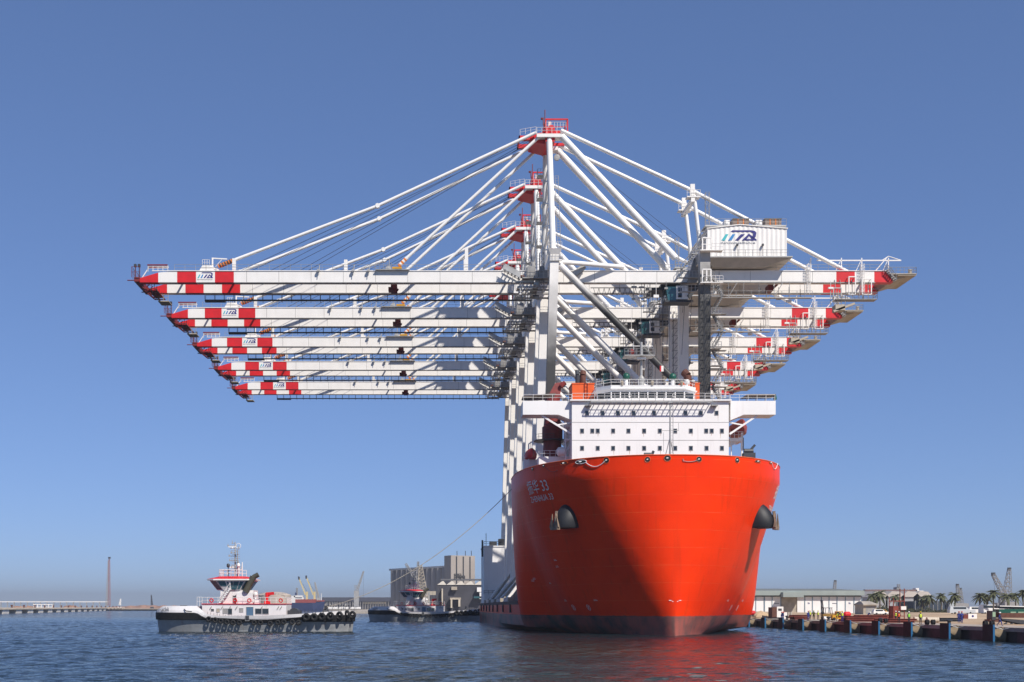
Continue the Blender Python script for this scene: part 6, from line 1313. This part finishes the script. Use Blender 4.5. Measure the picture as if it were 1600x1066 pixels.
# ------------------------------------------------------------------ workers
skin = mat('skin', (.30, .17, .11), .6, var=.1); hiviz = mat('hi_vis_yellow', (.55, .65, .04), .6, var=.05); hivo = mat('hi_vis_orange', (.75, .12, .02), .6, var=.05); cov = mat('coverall_blue', (.018, .035, .20), .8, var=.2, scale=4); dkc = mat('dark_clothes', (.02, .022, .03), .8, var=.2); whc = mat('helmet_white', (.75, .75, .72), .4); yhc = mat('helmet_yellow', (.7, .45, .03), .4); rdc = mat('helmet_red', (.5, .03, .02), .4); hair = mat('dark_hair', (.015, .011, .009), .8)
BODY = {}
def body_mesh(pose):
    """one continuous skinned figure, 1.76 m tall, facing -y"""
    if pose in BODY: return BODY[pose]
    J = {'pel': (0, 0, .95, .145), 'wst': (0, 0, 1.10, .135), 'chs': (0, .0, 1.32, .165), 'nck': (0, 0, 1.49, .065), 'hd0': (0, -.01, 1.58, .085), 'hd1': (0, -.01, 1.68, .10), 'hd2': (0, 0, 1.745, .06)}
    for s, n_ in ((-1, 'l'), (1, 'r')):
        J.update({n_+'sh': (.19*s, 0, 1.42, .075), n_+'el': (.25*s, .02, 1.14, .05), n_+'wr': (.25*s, -.06, .90, .036), n_+'pa': (.25*s, -.08, .82, .038),
                  n_+'hp': (.10*s, 0, .90, .105), n_+'kn': (.11*s, -.02, .50, .066), n_+'an': (.115*s, .02, .09, .045), n_+'to': (.12*s, -.15, .045, .042)})
    if pose == 'walk':
        J['lkn'] = (-.10, -.20, .53, .066); J['lan'] = (-.11, -.26, .10, .045); J['lto'] = (-.11, -.42, .06, .042)
        J['rkn'] = (.10, .06, .50, .066); J['ran'] = (.11, .34, .15, .045); J['rto'] = (.11, .22, .045, .042)
        J['lel'] = (-.25, .12, 1.17, .05); J['lwr'] = (-.25, .06, .93, .036); J['lpa'] = (-.25, .02, .86, .038); J['rel'] = (.25, -.12, 1.17, .05); J['rwr'] = (.24, -.28, 1.0, .036); J['rpa'] = (.23, -.35, .96, .038)
    if pose == 'work':
        for s, n_ in ((-1, 'l'), (1, 'r')):
            J[n_+'el'] = (.27*s, -.12, 1.18, .05); J[n_+'wr'] = (.16*s, -.34, 1.20, .036); J[n_+'pa'] = (.13*s, -.42, 1.22, .038)
    if pose == 'bend':
        def rot(p, a, o_=(0, 0, .97)):
            y, z = p[1]-o_[1], p[2]-o_[2]; return (p[0], o_[1]+y*math.cos(a)-z*math.sin(a), o_[2]+y*math.sin(a)+z*math.cos(a), p[3])
        for k in list(J):
            if k in ('wst', 'chs', 'nck', 'hd0', 'hd1', 'hd2') or k[1:] in ('sh', 'el', 'wr', 'pa'): J[k] = rot(J[k], R(48))
        for s, n_ in ((-1, 'l'), (1, 'r')):
            sh = J[n_+'sh']; J[n_+'el'] = (sh[0]*1.15, sh[1]-.06, sh[2]-.28, .05); J[n_+'wr'] = (sh[0], sh[1]-.14, sh[2]-.52, .036); J[n_+'pa'] = (sh[0], sh[1]-.16, sh[2]-.60, .038)
            J[n_+'kn'] = (.12*s, -.10, .52, .066)
    E = [('pel', 'wst'), ('wst', 'chs'), ('chs', 'nck'), ('nck', 'hd0'), ('hd0', 'hd1'), ('hd1', 'hd2')]
    for n_ in 'lr': E += [('chs', n_+'sh'), (n_+'sh', n_+'el'), (n_+'el', n_+'wr'), (n_+'wr', n_+'pa'), ('pel', n_+'hp'), (n_+'hp', n_+'kn'), (n_+'kn', n_+'an'), (n_+'an', n_+'to')]
    fing = []
    for s, n_ in ((-1, 'l'), (1, 'r')):
        p = Vector(J[n_+'pa'][:3]); w = Vector(J[n_+'wr'][:3]); t = (p-w).normalized(); sd = Vector((0, 1, 0)) if abs(t.y) < .7 else Vector((0, 0, 1)); sd = (sd-t*sd.dot(t)).normalized(); inn = t.cross(sd)*(1 if t.cross(sd).x*s < 0 else -1)
        for k, ln in enumerate((.065, .078, .084, .072)):
            b0 = p+sd*(.03-.02*k); fing.append([b0, b0+t*ln*.55+inn*.008, b0+t*ln+inn*.028])
        b0 = p-t*.03+sd*.03; fing.append([b0, b0+sd*.028+t*.03, b0+sd*.032+t*.06+inn*.012])
    keys = list(J); me = bpy.data.meshes.new('b'); me.from_pydata([J[k][:3] for k in keys], [(keys.index(a), keys.index(b)) for a, b in E], [])
    ob = bpy.data.objects.new('b', me); C.objects.link(ob); sk = ob.modifiers.new('s', 'SKIN'); ob.modifiers.new('u', 'SUBSURF').levels = 1
    if not me.skin_vertices:
        bm = bmesh.new(); bm.from_mesh(me); bm.verts.layers.skin.verify(); bm.to_mesh(me); bm.free()
    for k, v in zip(keys, me.skin_vertices[0].data): v.radius = (J[k][3], J[k][3]*(.8 if k in ('chs', 'wst', 'pel') else 1)); v.use_root = (k == 'pel')
    dg = bpy.context.evaluated_depsgraph_get(); m2 = bpy.data.meshes.new_from_object(ob.evaluated_get(dg)); bpy.data.objects.remove(ob)
    vs = [tuple(v.co) for v in m2.vertices]; fs = [list(p.vertices) for p in m2.polygons]
    mb = MB(); mb.add(vs, fs)
    for ch in fing: mb.tube(ch[0], ch[1], .0095, 6); mb.tube(ch[1], ch[2], .009, 6, .007)
    H = Vector(J['hd1'][:3]); nk = Vector(J['nck'][:3]); up = (H-nk).normalized(); fw = Vector((0, -1, 0)) if pose != 'bend' else Vector((0, -.67, -.74))
    mb.tube(H+fw*.085-up*.005, H+fw*.125-up*.035, .014, 6, .02)                                   # nose
    for s in (-1, 1): mb.tube(H+Vector((.098*s, .01, 0))-up*.03, H+Vector((.104*s, .015, 0))+up*.03, .018, 6)    # ears
    BODY[pose] = (mb.v, mb.f, J, H, up, fw); return BODY[pose]
def person(px, d, pose, suit, top, helmet, rz, lab, z0=None, x=None):
    v, f, J, H, up, fw = body_mesh(pose); x = XA(px, d) if x is None else x; z = QZ if z0 is None else z0
    o = empty('person', (x, d, z), lab, 'person', 'people at work'); M = Matrix.Translation((x, d, z)) @ Matrix.Rotation(rz, 4, 'Z')
    mb = MB(); mb.v = [tuple(M @ Vector(p)) for p in v]; mb.f = [list(q_) for q_ in f]
    nkz = Vector(J['nck'][:3]); hands = [Vector(J[k][:3]) for k in ('lpa', 'rpa')]; feet = .11
    for q_ in f:
        c = sum((Vector(v[i]) for i in q_), Vector())/len(q_)
        mb.m.append(1 if (c-H).length < .17 or min((c-h_).length for h_ in hands) < .10 else (2 if c.z < feet else 0))
    bo = mb.build('body', [suit, skin, black], o, smooth=True, fixn=False)
    def put(m_, nm, mt_, sm=True): m_.v = [tuple(M @ Vector(p)) for p in m_.v]; m_.build(nm, mt_, o, smooth=sm)
    fc = MB()
    for s in (-1, 1): fc.lathe(H+fw*.098+Vector((.036*s, 0, 0))+up*.012, [(.004, -.006), (.011, 0), (.004, .006)], 6)
    fc.tube(H+fw*.098-up*.075+Vector((-.026, 0, 0)), H+fw*.098-up*.075+Vector((.026, 0, 0)), .006, 5); put(fc, 'eyes_and_mouth', hair)
    hm = MB(); n = 12; rows_ = []
    sdv = Vector((1, 0, 0)); 
    for r_, h_ in ((.152, .045), (.132, .05), (.128, .085), (.105, .13), (.055, .155), (.004, .162)):
        rows_.append([H+sdv*r_*math.cos(6.2832*i/n)+fw*(r_*1.12*math.sin(6.2832*i/n))+up*h_ for i in range(n)])
    hm.add([p for r_ in rows_ for p in r_], [(k*n+i, k*n+(i+1) % n, (k+1)*n+(i+1) % n, (k+1)*n+i) for k in range(5) for i in range(n)]); put(hm, 'helmet', helmet)
    if top:
        vt = MB(); C0, C1 = Vector(J['chs'][:3]), Vector(J['wst'][:3]); ax = (C0-C1).normalized(); bk = sdv.cross(ax); rows_ = []
        for t_, rx, ry in ((-.10, .185, .155), (.02, .185, .155), (.20, .215, .165), (.30, .19, .14), (.37, .11, .10)):
            rows_.append([C1+ax*t_+sdv*rx*math.cos(6.2832*i/n)+bk*ry*math.sin(6.2832*i/n) for i in range(n)])
        vt.add([p for r_ in rows_ for p in r_], [(k*n+i, k*n+(i+1) % n, (k+1)*n+(i+1) % n, (k+1)*n+i) for k in range(4) for i in range(n)]); put(vt, 'vest', top)
    return o
person(1562, 158, 'walk', cov, dkc, whc, 1.2, 'worker in blue trousers, dark top and white helmet walking at the right edge')
person(1502.8, 188, 'work', cov, None, rdc, .3, 'worker in blue coveralls, right one of the two beside the sheet piles'); person(1498.4, 189, 'stand', cov, None, rdc, -.4, 'worker in blue coveralls, left one of the two beside the sheet piles')
person(1438.3, 176, 'stand', dkc, hiviz, yhc, .2, 'worker in yellow vest and yellow helmet with dark trousers on the quay edge'); person(1420, 181, 'stand', dkc, mat('hi_vis_green', (.25, .65, .04), .6), whc, .5, 'worker in bright green vest and white helmet on the quay edge')
person(1404.5, 185, 'work', dkc, hivo, whc, -.3, 'worker in orange vest and white helmet on the quay edge'); person(1399.5, 205, 'work', dkc, hiviz, whc, .6, 'worker in yellow vest inside the rust red scaffold tower')
person(1316, 205, 'stand', cov, hiviz, yhc, .1, 'worker in yellow vest and blue trousers left of the red tank'); person(1307, 212, 'bend', dkc, hiviz, yhc, 1.2, 'worker in yellow vest bending by the yellow lift truck')
person(1263, 220, 'stand', cov, None, rdc, .2, 'worker in blue coveralls standing nearest the quay edge by the short beam stack'); person(1265.6, 240, 'stand', dkc, hiviz, yhc, .2, 'leftmost worker in yellow vest before the warehouse doors'); person(1271.5, 238, 'work', dkc, hiviz, yhc, -.3, 'middle worker in yellow vest before the warehouse doors'); person(1278, 236, 'stand', dkc, hiviz, yhc, .9, 'rightmost worker in yellow vest before the warehouse doors, beside the forklift'); person(1284.5, 236.8, 'stand', cov, None, rdc, -.2, 'worker in blue coveralls standing beside the forklift mast')
person(1221, 238, 'bend', cov, None, rdc, .5, 'left worker in blue bending in front of the white cabin'); person(1224, 239, 'bend', cov, None, rdc, -.8, 'right worker in blue bending in front of the white cabin')
person(1356, 236, 'bend', cov, None, whc, .5, 'worker in blue crouched over the stack behind the red beams')
person(0, 211.6, 'stand', cov, hivo, whc, -.8, 'crew member in orange at the ship rail below the rescue boat', 25.3, XA(822, 211.6))
# ------------------------------------------------------------------ far shore, left and centre
# grain silo block, turned so that one side is in shade
def rotpt(o, a, u, v, z): return Vector((o[0]+u*math.cos(a)-v*math.sin(a), o[1]+u*math.sin(a)+v*math.cos(a), z))
silo_m = mat('silo_concrete', (.34, .30, .265), .9, var=.15, scale=.06, streak=.25)
o0 = (XA(696, 1000), 1000.0); dirv = Vector((-.5, .866, 0)); nrm = Vector((-.866, -.5, 0)); fwd = Vector((.866, .5, 0))
so_ = empty('grain_silo', (o0[0], o0[1], 1.6), 'long grain silo block with a taller tower behind the distant tug', 'silo')
zt = ZA(885, 1000); base = Vector((o0[0], o0[1], 0))
for k in range(11):
    c = base+dirv*(8.9*(k+.5)+0.5)+fwd*4.6; MB().lathe((c.x, c.y, .5), [(4.5, 0), (4.5, zt-.5-1.2), (4.2, zt-.5-.6)], 18).build('silo_cell', silo_m, so_, smooth=True)
def slab_box(p, lu, lv, z0, z1):     # from p along dirv lu, along fwd lv
    a, b, c, e = p, p+fwd*lv, p+fwd*lv+dirv*lu, p+dirv*lu
    m = MB(); m.add([(q.x, q.y, z0) for q in (a, b, c, e)]+[(q.x, q.y, z1) for q in (a, b, c, e)], [(0, 3, 2, 1), (4, 5, 6, 7), (0, 1, 5, 4), (1, 2, 6, 5), (2, 3, 7, 6), (3, 0, 4, 7)]); return m
slab_box(base+fwd*.6, 99, 14, zt-1.0, zt+.6).build('gallery_roof', mat('silo_roof', (.6, .57, .52), .8), so_)
slab_box(base+dirv*-9+nrm*.2, 10.5, 23, .5, ZA(868.5, 1000)).build('tower', silo_m, so_)
for f in (.22, .5, .78):
    p = base+dirv*-9.25+fwd*23*f; MB().box(p.x-.45, p.x+.45, p.y-.3, p.y+.3, 12, ZA(870, 1000)).build('drain_strip', dark, so_)
for f in (.35, .7, .95):
    p = base+dirv*-5+fwd*23*f; MB().tube((p.x, p.y, ZA(868.5, 1000)), (p.x, p.y, ZA(862-f*2, 1000)), .3, 5).build('aerial', dark, so_)
# conveyor sheds with saw-tooth gables in front of the silo
d = 900.0; sh = empty('sawtooth_shed', (XA(720, d), d, 1.6), 'pale saw-tooth roofed shed in front of the grain silo tower', 'shed')
for k in range(5):
    a, b = XA(683+k*14.5, d), XA(697.5+k*14.5, d); MB().add([(a, d, ZA(914, d)), (b, d, ZA(914, d)), ((a*.35+b*.65), d+4, ZA(907, d)), (a, d+12, ZA(914, d)), (b, d+12, ZA(914, d)), ((a*.35+b*.65), d+10, ZA(907, d))], [(0, 1, 2), (3, 5, 4), (0, 2, 5, 3), (1, 4, 5, 2), (0, 3, 4, 1)]).build('gable_roof', mat('shed_roof', (.50, .45, .38), .8, var=.1), sh)
MB().box(XA(683, d), XA(765, d), d+.6, d+12, 1, ZA(914, d)-.05).build('wall', mat('shed_wall', (.06, .058, .068), .85, var=.3, scale=.1), sh)
MB().box(XA(688, d), XA(765, d), d+3, d+9, ZA(907, d), ZA(904.5, d)).build('conveyor', mat('conv_grey', (.12, .12, .13), .8), sh)
tw = MB(); tw.lattice(W(715, 904.5, d+5), W(715, 897, d+5), 5, 3, .25); tw.lattice(W(722, 904.5, d+5), W(722, 900, d+5), 4, 2, .25); tw.build('head_frame', dark, sh)
for px0, px1, py0, py1, m_ in ((705, 714, 917, 922, beige), (703, 720, 934, 937, beige), (716, 719, 937, 948, cream), (704, 706.5, 937, 950, cream), (690, 692, 920, 946, cream), (745, 755, 918, 925, white), (749, 754, 926, 936, white2), (740, 752, 932, 935, teal), (668, 681, 924, 930, beige)):
    MB().box(XA(px0, d), XA(px1, d), d-3-(px0 % 3), d+.3, ZA(py1, d), ZA(py0, d)).build('loading_bay', m_, sh)
# mobile harbour crane right behind tug two
def mobile_crane(px, d, tip, lab, m, boom_r=.25, tower=True):
    o = empty('harbour_crane', (XA(px, d), d, 1.6), lab, 'crane', 'harbour cranes on the far shore'); x = XA(px, d)
    b = W(tip[0], tip[1], d); k = (b-Vector((x, d, 14))).length
    MB().lattice((x, d, ZA(tip[2], d)), b, 2.6, max(6, int(k/4)), boom_r, 1.2).build('boom', m, o)
    MB().box(x-3, x+3, d-3, d+3, 5, ZA(tip[2], d)+2).build('machine_house', m, o); MB().box(x-6, x+6, d-4, d+4, 1.6, 5).build('undercarriage', dark, o); MB().lattice((x, d, 5), (x-1, d, ZA(tip[2], d)+9), 2.2, 6, .2).build('tower', m, o)
    MB().tube(b, (b.x, d, 12), .08, 4).build('hoist_rope', dark, o)
mobile_crane(652, 860, (653.5, 878, 930), 'tall lattice harbour crane rising behind the distant tug', grey); mobile_crane(665, 870, (634, 881, 930), 'harbour crane with boom leaning left in front of the silo', grey)
lc = empty('lattice_tower_leg', (XA(660, 850), 850, 1.6), 'pale tapered lattice tower in front of the silo', 'tower'); MB().lattice(W(661, 948, 850), W(657, 884, 850), 9, 12, .3, 2).build('frame', beige, lc)
mobile_crane(557, 1500, (568, 893, 926), 'harbour crane with a lattice jib above the long dark shed', galv, .35)
# long dark conveyor shed, lit doors, low white sheds
d = 1550.0; g = empty('long_quay_shed', (XA(560, d), d, 1.6), 'long dark shed on the far quay between the blue bulk ship and the silo', 'shed')
MB().box(XA(503, d), XA(612, d), d, d+25, ZA(940, d), ZA(933.5, d)).build('roof', mat('shed_dark', (.06, .065, .09), .8), g); MB().box(XA(506, d), XA(612, d), d+4, d+25, 1, ZA(940, d)).build('wall', mat('shed_wall2', (.10, .10, .12), .9), g)
for k in range(26): px = 507+k*4; MB().box(XA(px, d)-.4, XA(px, d)+.4, d+.5, d+1.3, 1, ZA(940, d)).build('column', grey, g)
for k in range(9): px = 567+k*4.1; MB().box(XA(px, d), XA(px+2.6, d), d+3.4, d+3.9, ZA(944, d), ZA(940.5, d)).build('bright_panel', mat('pale_panel', (.72, .62, .42), .7), g)
for k in range(10): px = 508+k*5.2; MB().box(XA(px, d), XA(px+3.4, d), d+2.5, d+3.3, ZA(946.5-(k % 3), d), ZA(941.5, d)).build('cargo_bag', mat('pale_bag', (.5, .48, .46), .8), g)
for k, px in enumerate((534, 541, 552, 560, 516, 524)):
    nm = ['third', 'fourth', 'fifth', 'sixth', 'first', 'second'][k]
    o = empty('white_truck', (XA(px, 1480), 1480, 1.6), nm+' small white vehicle from the blue bulk ship on the far quay', 'truck', 'vehicles on the far quay'); x = XA(px, 1480)
    MB().box(x-2.2, x+3.0, 1478, 1481, 2.2, 4.6).build('body', white2, o); MB().box(x-3.6, x-2.25, 1478, 1481, 2.2, 4.0).build('cab', white2, o); MB().box(x-3.2, x+2.6, 1478.3, 1480.7, 1.6, 2.2).build('chassis', black, o)
tag(MB().box(-140, 120, 1440, 1500.5, -3, 1.55).box(-140, 120, 1439.5, 1440, .3, 1.2).build('far_quay', concrete), kind='structure')
tag(MB().box(-60, 75, 820, 1440, -3, 1.5).build('silo_quay', concrete), kind='structure')
# bulk carrier
d = 1350.0; bs = empty('bulk_carrier', (XA(478, d), d, 0), 'distant blue bulk carrier with two raised yellow cranes', 'ship')
blu = mat('bulk_blue', (.022, .035, .10), .5, var=.15, scale=.1); xx0, xx1 = XA(451, d), XA(507, d)
MB().add([(xx0, d, 0), (xx1-2.5, d+6, 0), (xx1-2.5, d+10, 0), (xx0, d+16, 0), (xx0, d, ZA(942, d)), (XA(488, d), d, ZA(942.5, d)), (xx1, d+6, ZA(939.5, d)), (xx1, d+10, ZA(939.5, d)), (XA(488, d), d+16, ZA(942.5, d)), (xx0, d+16, ZA(942, d)), (XA(488, d), d, 0), (XA(488, d), d+16, 0)], [(0, 10, 5, 4), (10, 1, 6, 5), (1, 2, 7, 6), (2, 11, 8, 7), (11, 3, 9, 8), (3, 0, 4, 9), (4, 5, 6, 7, 8, 9)]).build('hull', blu, bs)
MB().box(XA(459, d), XA(493, d), d+2, d+14, ZA(942, d), ZA(936.5, d)).build('hatch_coaming', mat('hatch_red', (.30, .06, .05), .6), bs); MB().box(XA(494, d), XA(506, d), d+5, d+11, ZA(940, d), ZA(938, d)).build('forecastle', mat('hatch_red', (.3, .06, .05), .6), bs)
sp_ = MB(); sp_.box(XA(453, d), XA(461, d), d+1, d+15, ZA(942, d), ZA(931, d)); sp_.box(XA(461, d), XA(474, d), d+2, d+14, ZA(936.5, d), ZA(933.5, d)); sp_.box(XA(459, d), XA(472, d), d+1, d+15, ZA(933.4, d), ZA(930.5, d)); sp_.build('accommodation', white, bs)
MB().lattice(W(463.5, 931, d+8), W(464, 919, d+8), 1.5, 5, .25).build('radar_mast', grey, bs); MB().box(XA(460, d), XA(462.5, d), d+5, d+9, ZA(930.5, d), ZA(926, d)).build('funnel', blu, bs)
for px, tip in ((478.5, (467, 903)), (490.5, (478.5, 901.5))):
    x = XA(px, d); co_ = MB().box(x-1.1, x+1.1, d+7, d+9.2, ZA(937, d), ZA(924.5, d)).build('crane_post', mat('bulk_yellow', (.62, .50, .24), .6), bs); t = W(tip[0], tip[1], d+8)
    MB().beam((x-1.4, d+8, ZA(930, d)), t, 1.1, 1.4).build('crane_jib', mat('bulk_yellow', (.62, .5, .24), .6), bs); MB().box(t.x-.9, t.x+.9, d+7.2, d+8.8, t.z-2, t.z+1.5).build('jib_head', dark, bs); MB().tube((x, d+8, ZA(924.5, d)), t, .12, 4).build('luffing_rope', dark, bs)
MB().tube((XA(501, d), d+8, ZA(940, d)), (XA(501, d), d+8, ZA(927, d)), .4, 6).build('foremast', white2, bs)
mobile_crane(498, 1900, (492, 910, 936), 'hazy grey crane behind the bulk carrier', galv, .5)
# storage tank behind the tug
d = 1000.0; tk = empty('storage_tank', (XA(425, d), d, 0), 'beige domed storage tank seen over the near tug', 'tank'); r_ = (XA(452, d)-XA(398, d))/2
MB().lathe((XA(425, d), d+r_, 0), [(r_, 0), (r_, ZA(930, d)), (r_*.96, ZA(929, d)), (r_*.6, ZA(925.8, d)), (r_*.2, ZA(924.6, d)), (.1, ZA(924.5, d))], 28).build('shell', mat('tank_beige', (.48, .40, .33), .8, var=.12, scale=.1, streak=.2), tk, smooth=True)
MB().rail([(XA(404, d), d+2, ZA(929, d)), (XA(425, d), d-.1, ZA(929.5, d)), (XA(446, d), d+2, ZA(929, d))], 1.3, 3, .12).build('railing', galv, tk)
tag(MB().box(XA(385, d), XA(460, d), d-3, d+50, -3, 1.2).build('tank_quay', concrete), kind='structure')
# left-hand quay of piers and openings
A0, A1 = Vector((-281-60, 800-300*.9, 0)), Vector((-447, 1780, 0)); A0 = Vector((-281, 800, 0)); u = (A1-A0).normalized(); nn = Vector((-u.y, u.x, 0)); A0 = A0-u*60
total = (A1-A0).length; zq = 3.9
def seg(p, l0, l1, w0, w1, z0, z1):
    q = [p+u*l0+nn*w0, p+u*l1+nn*w0, p+u*l1+nn*w1, p+u*l0+nn*w1]; m = MB(); m.hexa([(a.x, a.y, z0) for a in q], [(a.x, a.y, z1) for a in q]); return m
lq = tag(seg(A0, 0, total, 4.0, 40, -3, zq-1.2).build('left_quay', mat('opening_dark', (.05, .05, .06), .9)), kind='structure')
pale = mat('pale_concrete', (.80, .74, .66), .9, var=.2, scale=.1, streak=.25)
pitch = total/20
for k in range(20):
    seg(A0, k*pitch, k*pitch+pitch*.46, -2.6, 4.1, -3, zq-1.22).build('pier', pale, lq); seg(A0, k*pitch+.05, (k+1)*pitch-.05, -3.2, 42, zq-1.2, zq).build('deck_slab', mat('deck_pale', (.80, .66, .50), .9, var=.15, scale=.1), lq)
    p = A0+u*(k*pitch+1)+nn*.5; MB().lathe((p.x, p.y, zq), [(.7, 0), (.6, 1.0), (.9, 1.4), (.9, 1.8), (.3, 2)], 8).build('bollard', brown, lq)
# low sandy coast, pipeline, masts
terrain('left_coast', -1700, -330, 1790, 3000, 8, 6, lambda x, y: 1.8, mat('far_sand', (.42, .34, .24), .95))
def mound(px0, px1, d, h, lab, m):
    mb = MB(); n = 24; x0, x1 = XA(px0, d), XA(px1, d); r_ = random.Random(px0)
    top = [h*math.sin(math.pi*i/n)**.5*r_.uniform(.7, 1.1)+.2 for i in range(n+1)]
    V = []
    for i in range(n+1):
        x = x0+(x1-x0)*i/n; V += [(x, d, 1.5), (x, d+8, 1.5+top[i]), (x, d+20, 1.5+top[i]*.8), (x, d+30, 1.5)]
    mb.add(V, [(4*i+j, 4*i+4+j, 4*i+5+j, 4*i+1+j) for i in range(n) for j in range(3)]); tag(mb.build('rubble_bank', m), lab, 'bank', 'rubble banks on the far shore')
rub = mat('rubble_brown', (.32, .18, .12), .95, var=.4, scale=.1)
mound(4, 60, 1150, 4, 'reddish rubble bank behind the left part of the pale quay', rub); mound(92, 122, 1500, 5, 'reddish rubble bank behind the middle of the pale quay', rub); mound(150, 330, 2600, 7, 'long reddish bank along the far shore left of the tug', rub)
d = 2200.0; pl_ = empty('pipe_bridge', (XA(80, d), d, 1.8), 'long white pipe bridge along the left shore', 'pipe bridge')
MB().box(XA(-30, d), XA(170, d), d, d+4, ZA(941.2, d), ZA(939.8, d)).build('pipe_deck', white2, pl_)
for k in range(20): x = XA(-30+k*10.3, d); MB().box(x-.6, x+.6, d+.5, d+3.5, 1.5, ZA(941.2, d)).build('trestle', galv, pl_)
d = 1900.0; lt_ = empty('lattice_mast', (XA(170, d), d, 1.6), 'tall red lattice mast on the left shore', 'mast')
MB().lattice(W(170.5, 947, d), W(170.8, 872, d), 3.2, 22, .2, 1.6).build('frame', mat('mast_red', (.30, .10, .08), .7), lt_); MB().box(XA(169.4, d), XA(172.6, d), d-2, d+2, ZA(873, d), ZA(870.5, d)).build('head', dark, lt_)
lt_ = empty('lattice_mast', (XA(166, d+30), d+30, 1.6), 'pale thin lattice mast just left of the red one', 'mast'); MB().lattice(W(166.5, 947, d+30), W(169, 876, d+30), 2.6, 18, .15, 1.0).build('frame', galv, lt_)
for px, tip, lb_, m_ in ((187, (188.5, 936), 'small pale crane on the far left shore', white2), (237.5, (236.3, 930), 'small dark crane on the shore left of the near tug', dark)):
    o = empty('shore_crane', (XA(px, 2300), 2300, 1.8), lb_, 'crane', 'tiny cranes on the left shore'); MB().lattice(W(px, 946, 2300), W(tip[0], tip[1], 2300), 3, 5, .5, 1).build('boom', m_, o); x = XA(px, 2300); MB().box(x-3, x+3, 2298, 2302, 1.8, 5).build('body', m_, o)
d = 1150.0; wf = empty('white_barrier', (XA(68, d), d, 1.5), 'white framed barrier on the pale left quay', 'barrier')
MB().box(XA(51.5, d), XA(82, d), d, d+.5, ZA(945, d), ZA(944.2, d)).build('top_rail', white2, wf); MB().box(XA(53, d), XA(82, d), d, d+.5, ZA(949, d), ZA(948.3, d)).build('bottom_rail', white2, wf)
for k in range(6): x = XA(53+k*5.7, d); MB().box(x-.25, x+.25, d+.02, d+.48, ZA(950.5, d), ZA(945, d)).build('post', white2, wf)
# haze: even pale air round everything
hb_ = MB(); hb_.box(-9000, 9000, -400, 9500, -5, 112)
hz_ = hb_.build('haze', None if False else white); hz_.data.materials.clear(); hm_ = bpy.data.materials.new('haze_air'); hm_.use_nodes = True; nt_ = hm_.node_tree
nt_.nodes.remove(nt_.nodes['Principled BSDF']); pv = nt_.nodes.new('ShaderNodeVolumePrincipled'); pv.inputs['Color'].default_value = (.46, .49, .57, 1); pv.inputs['Density'].default_value = 0.00015; pv.inputs['Anisotropy'].default_value = 0.0
nt_.links.new(pv.outputs[0], nt_.nodes['Material Output'].inputs['Volume']); hz_.data.materials.append(hm_); tag(hz_, 'thin pale haze over the harbour', 'haze', kind='stuff')
